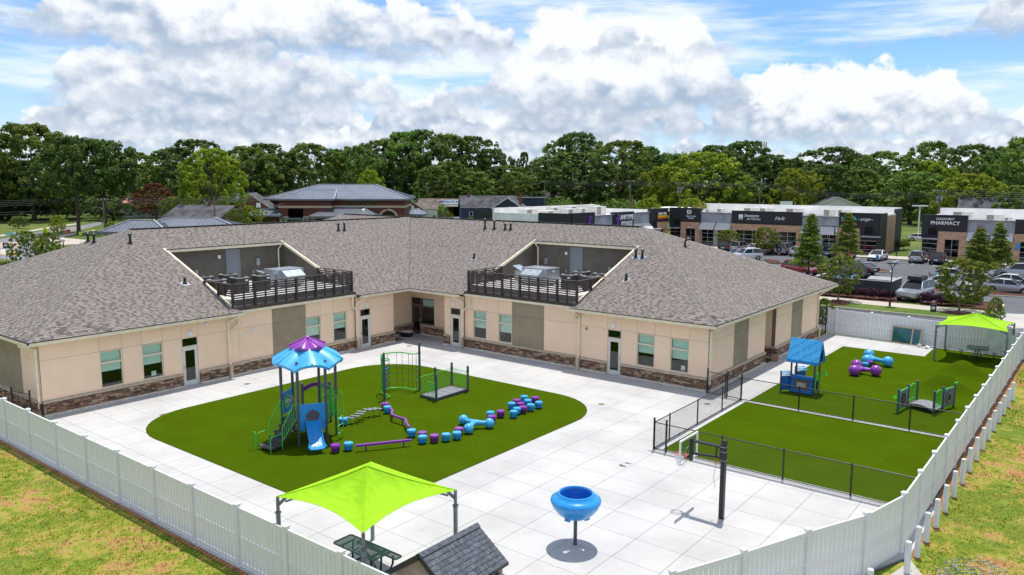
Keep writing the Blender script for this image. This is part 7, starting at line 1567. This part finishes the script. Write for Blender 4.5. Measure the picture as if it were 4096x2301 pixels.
# car park trees
def conic(seed,n=95):
    r=random.Random(seed); out=[]
    for k in range(n):
        t=(k+.5)/n; z=.20+.78*t; q=(1-t)**.8*.2+.012; a=k*2.4+r.uniform(-.3,.3); rr=q*r.uniform(.35,1.0); rad=.030+.038*(1-t); out.append(((math.cos(a)*rr,math.sin(a)*rr,z+r.uniform(-.02,.02)),(rad*1.25,rad*1.25,rad*.6),r.uniform(.15,.7)))
    return out
CON=[(crown_mesh('crown','leaf_young',conic(300+k),1500,.0125,80+k,.7),trunk_mesh(300+k,.3,.3,.012,'bark_brown',4,.92)) for k in range(2)]
SML=[(crown_mesh('crown','leaf_young',broad(310+k,asp=.85,trunk=.26,n=90),900,.017,90+k,.7),trunk_mesh(310+k,.3,.6,.017,'bark_pale',5,.8)) for k in range(2)]
for k,(x,y,h,w,kd,l) in enumerate(((-27.9,91.6,7.6,4.3,'c','tall pyramidal tree beside the red car in the car park'),(-29.4,112.9,7.0,4.2,'c','tall pyramidal tree in front of the yoga sign'),(-20.3,76.1,4.3,3.5,'s','bushy young tree in front of the bin store'),(-10.3,76.6,4.6,4.1,'s','broad young tree in front of the parked white car'),(-12.6,105.0,6.0,4.2,'c','feathery tree left of the two near the silver estate'),(-11.2,110.2,6.4,3.9,'c','feathery tree right of the two near the silver estate'),(-50.5,122.3,3.4,3.4,'s','small street tree by the coffee shop door'),(-43.2,119.5,4.2,4.2,'s','small street tree in front of the dentist windows'))):
    t=thing('tree',l,'tree',(x,y,0),k*1.3,'young trees of the car park'); cr,tk=(CON if kd=='c' else SML)[k%2]; s=(w/.46) if kd=='c' else w/.85; o=inst('crown',cr,t); o.scale=(s,s,h); o=inst('trunk',tk,t); o.scale=(s,s,h)
for k,(px,yt,w,d,l) in enumerate(((118,925,100,104,'orange-green young tree in front of the roundabout, left one'),(205,930,85,100,'orange-green young tree in front of the roundabout, right one'),(310,985,40,118,'small bronze sapling near the globe lamp'),(358,965,30,120,'small green sapling beside the bronze one'),(3300,1195,55,62,'thin shrub by the far corner of the right wing'),(3990,1190,50,69,'sparse white flowering sapling behind the rear canopy'),(1790,845,50,175,'small lime shrub in front of the garage'),(1685,870,40,172,'low lime shrub left of the garage shrub'),(1740,862,22,173,'red flowering shrub between the lime shrubs'),(1885,870,45,170,'lime shrub in front of the garage bays'),(2090,990,45,125,'yellowish shrub beyond the coffee shop kerb'))):
    p=at_dist(px,d); h=z_at(yt,d,px); t=thing('sapling',l,'tree',(p.x,p.y,0),k,'saplings'); s=w/F_PX*d/.85; cr,tk=SML[k%2]; o=inst('crown',cr,t); o.scale=(s,s,h); o=inst('trunk',tk,t); o.scale=(s*.7,s*.7,h)
# hedges and shrubs
def shrub(label,x,y,w,dp,h,m,seed,group):
    r=random.Random(seed); n=int(14*w*dp)+10; bl=[]
    for k in range(n): bl.append(((r.uniform(-w/2,w/2)*.82,r.uniform(-dp/2,dp/2)*.8,h*r.uniform(.25,.72)),(.26,.26,.24),r.uniform(.15,.7)))
    t=thing('shrub',label,'shrub',(x,y,0),0,group); inst('foliage',crown_mesh('foliage',m,bl,460,.045,seed,.8),t); b=MB(); b.cyl((0,0,0),(0,0,h*.5),.05,.02); b.build('stem','bark_brown',t); return t
for k,(x0,y0,w,l) in enumerate(((-21.9,79.0,1.7,'purple hedge shrub at the left end of the hedge'),(-20.3,79.2,1.6,'purple hedge shrub second from the left'),(-18.6,79.2,1.8,'purple hedge shrub in the middle of the hedge'),(-16.95,79.5,1.8,'purple hedge shrub left of the silver car'),(-13.35,79.5,1.2,'greyish purple shrub just right of the silver car'),(-12.1,79.3,1.5,'round purple shrub beside the boxwoods'))): shrub(l,x0,y0,w,1.5,1.15,'leaf_purple',20+k,'purple shrubs along the car park')
for k,(x0,y0,w,l) in enumerate(((-11.3,80.0,1.4,'left round boxwood in the mulch bed'),(-10.35,80.2,1.5,'middle round boxwood in the mulch bed'),(-9.9,82.0,1.3,'rear round boxwood in the mulch bed'))): shrub(l,x0,y0,w,1.3,.95,'leaf_boxwood',30+k,'boxwoods in the mulch bed')
p=G(*R4(1330,520)); shrub('yellow-green hedge along the path beside the yoga studio',p.x-.3,p.y+4,1.2,6,2.2,'leaf_boxwood',41,'hedges'); p=at_dist(15,113); shrub('clipped lime bush at the far left edge',p.x,p.y,2.2,2,1.4,'leaf_boxwood',42,'hedges'); p=at_dist(45,113); shrub('dark clipped bush beside the lime bush at far left',p.x,p.y,2,2,1.2,'leaf_purple',43,'hedges')
p=at_dist(4010,190); shrub('pink flowering shrub behind the pharmacy roof',p.x,p.y,6,4,6.0,'leaf_pink',44,'hedges')
# ------------------------------------------------------------------ cars
for n,c in dict(white=(.72,.72,.72),silver=(.42,.44,.47),grey=(.10,.11,.12),black=(.012,.012,.015),red=(.35,.008,.012),darkred=(.16,.006,.01),blue=(.03,.08,.18),lightgrey=(.33,.34,.35),navy=(.02,.03,.06)).items(): mat('paint_'+n+'_car',c,.22,metal=.3 if n in('silver','grey','lightgrey') else 0,coat=.8)
mat('tyre',(.015,.015,.016),.85); mat('rim',(.45,.46,.48),.3,metal=.9); mat('lamp_red',(.45,.01,.01),.25); mat('lamp_clear',(.8,.8,.78),.1); glassmat('pane_car',(.05,.06,.065)); mat('car_trim',(.02,.02,.022),.6); mat('car_inside',(.02,.02,.022),.9)
SPEC={'sedan':dict(L=4.8,W=1.83,body=[(2.38,.42,.58),(2.25,.28,.70),(1.6,.24,.84),(.95,.22,.94),(-.2,.22,.95),(-1.5,.22,.98),(-2.05,.26,1.00),(-2.35,.36,.92),(-2.42,.45,.70)],cab=[(1.05,.93),(.25,1.40),(-.75,1.44),(-1.2,1.36),(-1.85,1.0)],wb=(1.42,-1.36),r=.33),
'suv':dict(L=4.6,W=1.86,body=[(2.28,.48,.80),(2.18,.34,.92),(1.6,.30,1.02),(1.05,.28,1.08),(-.2,.28,1.08),(-1.6,.28,1.10),(-2.1,.32,1.10),(-2.28,.42,1.02),(-2.32,.5,.8)],cab=[(1.1,1.06),(.45,1.62),(-.6,1.70),(-1.75,1.66),(-2.2,1.08)],wb=(1.38,-1.32),r=.36),
'big':dict(L=5.4,W=2.0,body=[(2.68,.5,.92),(2.58,.36,1.04),(1.9,.32,1.12),(1.25,.30,1.16),(-.2,.30,1.16),(-2.0,.30,1.17),(-2.5,.34,1.16),(-2.68,.44,1.08),(-2.7,.52,.85)],cab=[(1.3,1.14),(.6,1.78),(-.6,1.86),(-2.2,1.84),(-2.6,1.15)],wb=(1.62,-1.5),r=.39),
'box':dict(L=4.6,W=1.95,body=[(2.3,.5,.95),(2.25,.38,1.08),(1.6,.34,1.14),(1.15,.32,1.16),(-.2,.32,1.16),(-1.8,.32,1.16),(-2.2,.36,1.16),(-2.3,.44,1.14),(-2.32,.52,.9)],cab=[(1.15,1.14),(.8,1.82),(-.6,1.88),(-2.1,1.86),(-2.28,1.15)],wb=(1.4,-1.3),r=.40)}
CARM={}
def car_meshes(kind,paint):
    k=(kind,paint)
    if k in CARM: return CARM[k]
    S_=SPEC[kind]; w=S_['W']/2; b=MB(); vs=[]; n=8
    for x,z0,z1 in S_['body']:
        e=1-.10*(abs(x)/(S_['L']/2))**4; vs+=[(x,-w*.86*e,z0),(x,-w*e,z0+.16),(x,-w*e,z1-.16),(x,-w*.93*e,z1-.02),(x,w*.93*e,z1-.02),(x,w*e,z1-.16),(x,w*e,z0+.16),(x,w*.86*e,z0)]
    m=len(S_['body']); fs=[(n*i+j,n*i+(j+1)%n,n*(i+1)+(j+1)%n,n*(i+1)+j) for i in range(m-1) for j in range(n)]+[tuple(range(n-1,-1,-1)),tuple(n*(m-1)+j for j in range(n))]; b.add(vs,fs); P='paint_'+paint+'_car'
    body=b.mesh('body',P,smooth=True)
    C=S_['cab']; g=MB(); vs=[]; zt=max(c[1] for c in C); zb=C[0][1]
    def hw(z): return w*(.93-.24*(z-zb)/(zt-zb))
    low=[(x,zb-.03) for x,z in C]
    for x,z in C: vs+=[(x,-hw(z),z),(x,hw(z),z)]
    q=len(vs); vs+=[(C[0][0],-w*.92,zb-.04),(C[-1][0],-w*.92,zb-.04),(C[0][0],w*.92,zb-.04),(C[-1][0],w*.92,zb-.04)]
    fs=[(0,1,3,2),(2*len(C)-4,2*len(C)-3,2*len(C)-1,2*len(C)-2)]; g.add(vs,fs); L_=[2*i for i in range(len(C))]; g.f+= [tuple(L_[::-1]),tuple(2*i+1 for i in range(len(C)))]; g.m+=[0,0]; g.t+=[0,0]
    glass=g.mesh('cabin_glass','pane_car')
    rf=MB(); vs=[]; 
    for x,z in C[1:-1]: vs+=[(x,-hw(z)*1.01,z+.012),(x,hw(z)*1.01,z+.012),(x,-hw(z)*.9,z+.05),(x,hw(z)*.9,z+.05)]
    for i in range(len(C)-3): rf.f+=[(4*i+2,4*i+3,4*i+7,4*i+6),(4*i,4*i+2,4*i+6,4*i+4),(4*i+1,4*i+5,4*i+7,4*i+3)]
    rf.v=vs; rf.m=[0]*len(rf.f); rf.t=[0]*len(rf.f)
    for s in (-1,1):
        for i in (0,len(C)-2): (x0,z0),(x1,z1)=C[i],C[i+1]; rf.bar((x0,s*hw(z0),z0),(x1,s*hw(z1),z1+.02),.07,.06)
        xm=(C[1][0]+C[-2][0])/2+.1; rf.bar((xm,s*hw(zb),zb),(xm,s*hw(zt-.02),zt-.02),.08,.05)
    roof_=rf.mesh('roof',P); ins=MB(); ins.box(C[-1][0]+.3,C[0][0]-.35,-w*.62,w*.62,zb-.3,zb+.18); ins_=ins.mesh('seats','car_inside')
    ty=MB(); R=S_['r']; ty.lathe([(R*.62,-.11),(R*.95,-.11),(R,-.07),(R,.07),(R*.95,.11),(R*.62,.11)],18,T=Matrix.Rotation(math.pi/2,4,'X')); tyre=ty.mesh('tyre','tyre',smooth=True)
    hb=MB(); hb.lathe([(.001,.085),(R*.2,.09),(R*.55,.07),(R*.64,.10),(R*.64,-.10),(R*.55,-.07),(.001,-.085)],18,T=Matrix.Rotation(math.pi/2,4,'X')); hub=hb.mesh('rim','rim'); ar=MB(); ar.lathe([(R*1.18,-.02),(R*1.18,.02),(R*.9,.02),(R*.9,-.02)],18,T=Matrix.Rotation(math.pi/2,4,'X')); arch=ar.mesh('wheel_arch','car_trim')
    f0,f1=S_['body'][0],S_['body'][1]; hl=MB().box(f1[0]-.12,f0[0]+.0,-.22,.22,f1[2]-.24,f1[2]-.08).mesh('headlight','lamp_clear'); tl=MB().box(-.06,.05,-.12,.12,-.16,.14).mesh('taillight','lamp_red'); CARM[k]=(S_,body,glass,roof_,ins_,tyre,hub,hl,tl,arch); return CARM[k]
def car(label,loc,heading,kind,paint,name=None,group='cars parked by the shops',cat='car'):
    S_,body,glass,roof_,ins_,tyre,hub,hl,tl,arch=car_meshes(kind,paint); t=thing(name or 'parked_car',label,cat,(loc[0],loc[1],-.035),heading,group)
    inst('body',body,t); inst('cabin_glass',glass,t); inst('roof',roof_,t); inst('seats',ins_,t); w=S_['W']/2
    for x in S_['wb']:
        for s in (-1,1): o=inst('wheel',tyre,t,(x,s*(w-.10),S_['r'])); inst('rim',hub,o); a=inst('wheel_arch',arch,t,(x,s*(w-.005),S_['r']+.01))
    for s in (-1,1): inst('headlight',hl,t,(0,s*(w-.30),0)); inst('taillight',tl,t,(-S_['L']/2+.05,s*(w-.16),S_['body'][-2][2]-.12))
    b=MB(); b.box(-S_['L']/2-.035,-S_['L']/2-.01,-.26,.26,.62,.75); b.build('number_plate','sign_white',t); b=MB(); x=S_['L']/2; b.box(x-.06,x-.0,-.45,.45,.36,.52); b.build('grille','car_trim',t)
    for s in (-1,1): b=MB(); b.ball((S_['cab'][0][0]-.25,s*(w+.06),S_['cab'][0][1]+.06),.09,8,(.7,1,.7)); b.build('mirror','paint_'+paint+'_car',t)
    return t
UPY=math.pi/2; S27=S(2700,820,2.912)
def CP(f,x,y,dx=0,dy=0): p=G(*f(x,y)); return (p.x+dx,p.y+dy)
car('black estate car parked leftmost in front of the grey shop bay',CP(S27,555,545,0,2.0),UPY+.05,'suv','black'); car('silver grey car parked second from the left at the shops',CP(S27,690,552,0,2.0),UPY,'suv','lightgrey'); car('white hatchback half hidden by a small tree at the dentist',CP(S27,905,560,.0,1.8),UPY,'sedan','white'); car('dark grey car with wide red tail lights at the dentist',CP(S27,1055,575,0,2.0),UPY,'suv','grey')
t=car('grey boxy off-roader with a spare wheel on its tail',CP(S27,1215,585,.1,2.1),UPY,'box','lightgrey'); o=inst('spare_wheel',CARM[('box','lightgrey')][5],t); o.matrix_local=Matrix.Translation((-2.42,.1,.98))@Matrix.Rotation(math.pi/2,4,'Z')
car('silver saloon seen from behind right of the boxy off-roader',CP(S27,1390,600,0,2.1),UPY,'sedan','silver'); car('white car with tall red tail lights in the near row behind the roof',CP(S27,840,650,-.6,1.2),UPY+2.5,'suv','white'); car('pale blue saloon half hidden by the roof slope',CP(S27,720,640,-.6,1.5),UPY+2.5,'sedan','silver')
car('dark blue car left of the red one in front of the yoga studio',CP(R4,590,582,0,2.2),UPY,'suv','navy'); car('bright red car in front of the yoga studio pillar',CP(R4,745,598,0,2.2),UPY,'suv','red'); car('shiny red four-wheel drive beside the tall pyramidal tree',(-30.2,96.0),-.42,'suv','red'); car('second red car just behind the shiny red one',(-30.0,99.6),-.42,'suv','red'); car('dark saloon behind the second red car',(-30.0,104.5),-.42,'sedan','navy'); car('dark grey estate with its tail beside the mulch island',(-25.4,98.0),math.pi-.45,'suv','grey'); car('black saloon parked beside the dark grey estate',(-24.9,101.5),math.pi-.45,'sedan','black')
car('cream white saloon facing out beside the hedge path',(-27.2,121.2),-UPY-.05,'sedan','white'); car('silver off-roader seen from behind left of the pharmacy door',(-21.9,121.6),UPY,'suv','silver'); car('dark slate car with tall red lights at the pharmacy door',(-19.3,121.4),UPY,'suv','navy')
t=car('silver off-roader with a black roof bag facing the fence',(-14.8,82.2),-UPY-.15,'big','silver'); b=MB(); vs=[(x*k,y*k,z) for z,k in ((1.9,1),(2.02,1.08),(2.28,1.0),(2.34,.8)) for x,y in ((-.95,-.6),(.7,-.6),(.7,.6),(-.95,.6))]; b.add(vs,[(3,2,1,0),(12,13,14,15)]+[(4*i+j,4*i+(j+1)%4,4*i+4+(j+1)%4,4*i+4+j) for i in range(3) for j in range(4)]); b.build('roof_bag','pipe_black',t)
car('white saloon behind the broad young tree',(-13.6,92.6),0.1,'sedan','white'); car('pale silver saloon with red lights left of the feathery trees',(-14.5,101.0),0.1,'sedan','silver'); car('grey saloon between the broad tree and the feathery trees',(-11.8,97.2),math.pi,'sedan','lightgrey'); car('silver saloon parked broadside at the right edge',(-8.3,93.3),0,'sedan','silver'); car('white saloon behind the silver broadside saloon',(-8.2,98.6),0,'sedan','white'); car('dark saloon at the right edge behind the silver one',(-5.6,95.9),0,'sedan','black'); car('long silver estate at the right edge',(-8.5,108.6),math.pi,'big','silver'); car('white van-like car at the right edge by the shops',(-6.6,119.8),UPY,'big','white'); car('white pick-up behind the feathery trees',(-12.6,120.5),UPY,'big','white'); p=G(*R4(1470,430)); car('white saloon glimpsed on the street between the shop rows',(p.x,p.y+6),0,'sedan','white',group='cars on the streets behind')
for l,f,x,y,k,c,hd in (('blue car on the street left of the ranch house',N1,1320,972,'sedan','blue',.6),('dark red car right of the blue car, left street',N1,1390,970,'sedan','darkred',.6),('dark car on the driveway under the tall rounded tree',N1,2010,832,'suv','navy',-.9),('blue saloon parked left of the garage',N2,1580,950,'sedan','blue',.5),('black saloon behind the blue one left of the garage',N2,1652,938,'sedan','black',.5),('red car on the grass left of the garage',N2,1810,930,'suv','red',.6),('blue car at the right bay of the garage',N2,2165,955,'sedan','navy',.9)): q=CP(f,x,y); car(l,q,hd,k,c,group='cars on the streets behind')
# ------------------------------------------------------------------ poles, wires, lamps and signs
def pole(label,x,y,h,rz=0,arm=True,cans=0,lamp=0):
    t=thing('utility_pole',label,'utility pole',(x,y,0),rz,'utility poles'); b=MB(); b.cyl((0,0,-.2),(0,0,h),.19,.13,n=10); b.build('shaft','wood_pole',t,smooth=True)
    if arm:
        b=MB(); b.bar((-1.2,0,h-.35),(1.2,0,h-.35),.12,.14); b.build('crossarm','wood_pole',t)
        for x_ in (-1.1,-.45,.45,1.1): b=MB(); b.lathe([(.04,0),(.07,.08),(.04,.2),(.001,.22)],8,(x_,0,h-.28)); b.build('insulator','sign_white',t)
    for k in range(cans): b=MB(); b.cyl((.35 if k%2 else -.35,-.25,h-2.2-.6*(k//2)),(.35 if k%2 else -.35,-.25,h-1.3-.6*(k//2)),.26); b.build('transformer','unit_grey',t)
    if lamp: b=MB(); b.tube([(0,0,h-2.4),(lamp*.8,0,h-1.9),(lamp*1.8,0,h-1.8)],.05,6); b.box(lamp*1.8-.3,lamp*1.8+.3,-.12,.12,h-1.9,h-1.75); b.build('street_light','unit_grey',t)
    return Vector((x,y,h))
def wires(label,pts,n=1,sp=.5,sag=.012,r=.025,m='wire_dark'):
    t=thing('power_line',label,'power line',(0,0,0),0,'power lines')
    for k in range(n):
        b=MB(); path=[]
        for p,q in zip(pts,pts[1:]):
            p,q=Vector(p),Vector(q); L=(q-p).length
            for i in range(10): u=i/10; c=p+(q-p)*u; c.z-=4*sag*L*u*(1-u)+k*sp*(.35 if k else 0); path.append(c)
        path.append(Vector(pts[-1])-Vector((0,0,k*sp*.35))); b.tube(path,r,4); b.build('wire',m,t)
p1=pole('wooden pole left of the pair beside the left road',-172.6,72.0,7.4,.5); p2=pole('wooden pole right of the pair, with a street lamp arm',-162.4,72.8,7.5,.5,lamp=-1)
def pp(label,px,ytop,dist,**k): p=at_dist(px,dist); return pole(label,p.x,p.y,z_at(ytop,dist,px),math.atan2(p.y,p.x)-math.pi/2,**k)
p3=pp('pole beside the lime tree above the ranch house',873,800,170,arm=False,lamp=.8); p4=pp('dark pole in front of the bank lawn',975,805,150,arm=False); p5=pp('pole behind the bank ridge at left',1130,738,255); p6=pp('pole behind the bank ridge in the middle',1448,724,262); p7=pp('tall pole with stay wires behind the bank right end',1695,718,290); p8=pp('pole with a transformer left of the garage',1716,746,265,cans=1)
p9=pp('pole between the navy house and the shop roofs',2175,724,238); p10=pp('pole behind the fitness sign with grey box',2512,722,222,cans=1); p11=pp('pole with six transformers behind the coffee shop',2706,730,215,cans=4); p12=pp('pole above the dentist sign at right',3022,729,222,cans=1); p13=pp('pole with three transformers between yoga and pharmacy',3730,760,186,cans=3); p14=pp('street lamp pole behind the fitness roof',2520,780,190,arm=False,lamp=.8)
L0=at_dist(-300,190); L0.z=7.0
wires('high wires crossing the left road between the two poles',[L0,p1,p2,p3+Vector((0,0,.6)),at_dist(1200,175)+Vector((0,0,8.6))],4,1.0); wires('low wires crossing the left road',[L0-Vector((0,0,2.4)),p1-Vector((0,0,2.3)),p2-Vector((0,0,2.2)),p3-Vector((0,0,2)),at_dist(1150,175)+Vector((0,0,6.2))],2,1.4); wires('wires behind the bank and the garage',[p5,p6,p7,at_dist(2000,275)+Vector((0,0,10.5)),p9],2,1.2); wires('long wires along the tree line above the shops',[p9,p10,p11,p12,at_dist(3300,205)+Vector((0,0,8.8)),p13,at_dist(4400,190)+Vector((0,0,9.6))],4,1.1)
# phone mast
p=at_dist(3020,420); h=z_at(566,420,3020); t=thing('phone_mast','thin grey phone mast rising above the trees','mast',(p.x,p.y,0)); MB().cyl((0,0,0),(0,0,h),.5,.35).build('shaft','unit_grey',t); b=MB()
for k in range(9): a=2*math.pi*k/9; b.box(2.4*math.cos(a)-.2,2.4*math.cos(a)+.2,2.4*math.sin(a)-.2,2.4*math.sin(a)+.2,h-3.5,h-.3)
b.tube([(2.3*math.cos(k*math.pi/6),2.3*math.sin(k*math.pi/6),h-2) for k in range(12)],.12,5,True); b.bar((-2.3,0,h-2),(2.3,0,h-2),.15,.15); b.bar((0,-2.3,h-2),(0,2.3,h-2),.15,.15); b.build('antenna_ring','unit_grey',t)
# lamps
t=thing('street_lamp','black lantern lamp post on the verge behind the fence','street lamp',(-15.7,75.7,.02)); b=MB(); b.cyl((0,0,0),(0,0,3.5),.06,.05); b.cyl((0,0,0),(0,0,.6),.10,.09); b.build('post','steel_black',t); b=MB()
for k in range(4): a=k*math.pi/2+.78; b.bar((0,0,3.45),(.42*math.cos(a),.42*math.sin(a),3.88),.03,.03)
b.build('lantern_arms','steel_black',t); MB().prism(rrect(-.42,.42,-.42,.42,.12,3),3.86,3.95).build('lantern_cap','steel_black',t); MB().prism(rrect(-.30,.30,-.30,.30,.1,3),3.82,3.858).build('lantern_lens','sheet_plastic',t)
def lotlamp(label,x,y,h):
    t=thing('car_park_lamp',label,'street lamp',(x,y,0),.1); b=MB(); b.cyl((0,0,0),(0,0,h),.09,.07); b.box(-.25,.25,-.25,.25,0,.6); b.build('post','steel_black',t); b=MB(); b.bar((-1.6,0,h),(1.6,0,h),.08,.08); b.build('arm','steel_black',t)
    for s in (-1,1): b=MB(); b.box(s*1.3-.4,s*1.3+.4,-.18,.18,h-.02,h+.08); b.build('lamp_head','steel_black',t)
lotlamp('black twin-arm lamp post in front of the yoga studio',-31.6,114.6,5.0); lotlamp('black twin-arm lamp post between the feathery trees',-12.0,107.3,5.0)
p=at_dist(3656,182); t=thing('street_lamp','pale street lamp post behind the gap between shop rows','street lamp',(p.x,p.y,0),.6); b=MB(); b.cyl((0,0,0),(0,0,z_at(826,182,3656)),.16,.12); b.build('post','sign_white',t); b=MB(); h=z_at(826,182,3656); b.box(-1.5,1.5,-.3,.3,h,h+.25); b.build('lamp_head','sign_white',t)
p=at_dist(266,118); t=thing('street_lamp','globe street lamp by the roundabout','street lamp',(p.x,p.y,0)); b=MB(); h=z_at(955,118,266); b.cyl((0,0,0),(0,0,h-.3),.07); b.build('post','steel_black',t); MB().ball((0,0,h-.15),.28,12).build('globe','sign_white',t,smooth=True)
p=at_dist(1460,150); t=thing('street_lamp','globe street lamp in front of the bank','street lamp',(p.x,p.y,0)); b=MB(); h=z_at(838,150,1460); b.cyl((0,0,0),(0,0,h-.3),.08); b.build('post','sign_white',t); MB().ball((0,0,h-.2),.34,12).build('globe','sign_white',t,smooth=True)
# road signs on the left
mat('sign_lime',(.62,.78,.02),.4)
def rsign(label,px,ytop,dist,shape,m,s=.45,name='road_sign'):
    p=at_dist(px,dist); h=z_at(ytop,dist,px); a=math.atan2(p.y,p.x)-math.pi/2; t=thing(name,label,'road sign',(p.x,p.y,0),a,'road signs by the roundabout'); b=MB(); b.cyl((0,.02,0),(0,.02,h),.035,n=6); b.build('post','unit_grey',t); b=MB(); z=h-s
    P={'d':[(0,-s),(s,0),(0,s),(-s,0)],'t':[(0,-s),(s,s*.8),(-s,s*.8)],'r':[(-s*.8,-s),(s*.8,-s),(s*.8,s),(-s*.8,s)],'n':[(-s*1.6,-s*.3),(s*1.6,-s*.3),(s*1.6,s*.3),(-s*1.6,s*.3)]}[shape]
    n=len(P); b.add([(x,-.03,z+y) for x,y in P]+[(x,0,z+y) for x,y in P],[tuple(range(n)),tuple(range(2*n-1,n-1,-1))]+[(i,n+i,n+(i+1)%n,(i+1)%n) for i in range(n)]); o=b.build('plate',m,t)
    if shape=='d': b=MB(); b.tube([(0,-.05,z+.2),(0,-.05,z-.02),(-.12,-.05,z-.22)],.035,5); b.tube([(0,-.05,z-.02),(.12,-.05,z-.22)],.035,5); b.ball((0,-.05,z+.27),.05,6); b.build('walker_symbol','pipe_black',o)
    if shape=='t': b=MB(); b.add([(x*.55,-.035,z+y*.55+.03) for x,y in P],[(0,1,2)]); b.build('yield_centre','sign_white',o)
    if shape=='r' and m=='shed_dark': b=MB(); b.add([(-.2,-.04,z-.1),(0,-.04,z+.25),(.2,-.04,z-.1)],[(0,1,2)]); b.build('arrow','sign_white',o)
rsign('lime pedestrian diamond sign, upper one by the roundabout',198,908,130,'d','sign_lime',.55); rsign('lime pedestrian diamond sign, lower one by the yield sign',169,952,112,'d','sign_lime',.55); rsign('red triangular yield sign beside the lime diamonds',172,945,116,'t','sign_red',.45); rsign('dark keep-right sign at the left splitter island',36,970,112,'r','shed_dark',.35); rsign('tall edge-on lime sign right of the pole',378,910,150,'r','sign_lime',.3); rsign('second edge-on lime sign left of the pole base',337,927,148,'r','sign_lime',.28); rsign('blue-green street name sign at far left',58,925,165,'n','sign_teal',.5); rsign('small dark red sign beside the far road',290,918,165,'r','sign_wine',.4); rsign('white round-topped sign by the bank corner',1047,812,165,'r','sign_white',.5)
p=G(*R4(1092,700)); t=thing('parking_sign','small blue and white accessible parking sign on the island','road sign',(p.x,p.y,0)); b=MB(); b.cyl((0,0,0),(0,0,1.9),.03,n=6); b.build('post','unit_grey',t); MB().box(-.18,.18,-.04,-.01,1.3,1.85).build('plate','sign_blue',t)
p=G(*R4(1662,1125)); t=thing('yard_bin','small black bin with a white and red label on the verge','bin',(p.x,p.y,.03)); b=MB(); b.prism(rrect(-.22,.22,-.2,.2,.06,3),0,.62); b.build('body','pipe_black',t); MB().box(-.15,.15,-.215,-.201,.2,.45).build('label_patch','sign_white',t); MB().box(-.15,-.03,-.222,-.2155,.3,.42).build('label_mark','sign_red',t)
t=thing('gatepost_bollard','short black bollard at the shop path','bollard',(*CP(R4,1290,575),0)); b=MB(); b.cyl((0,0,0),(0,0,1.0),.09); b.build('column','steel_black',t); MB().ball((0,0,1.0),.1,8).build('dome','steel_black',t)
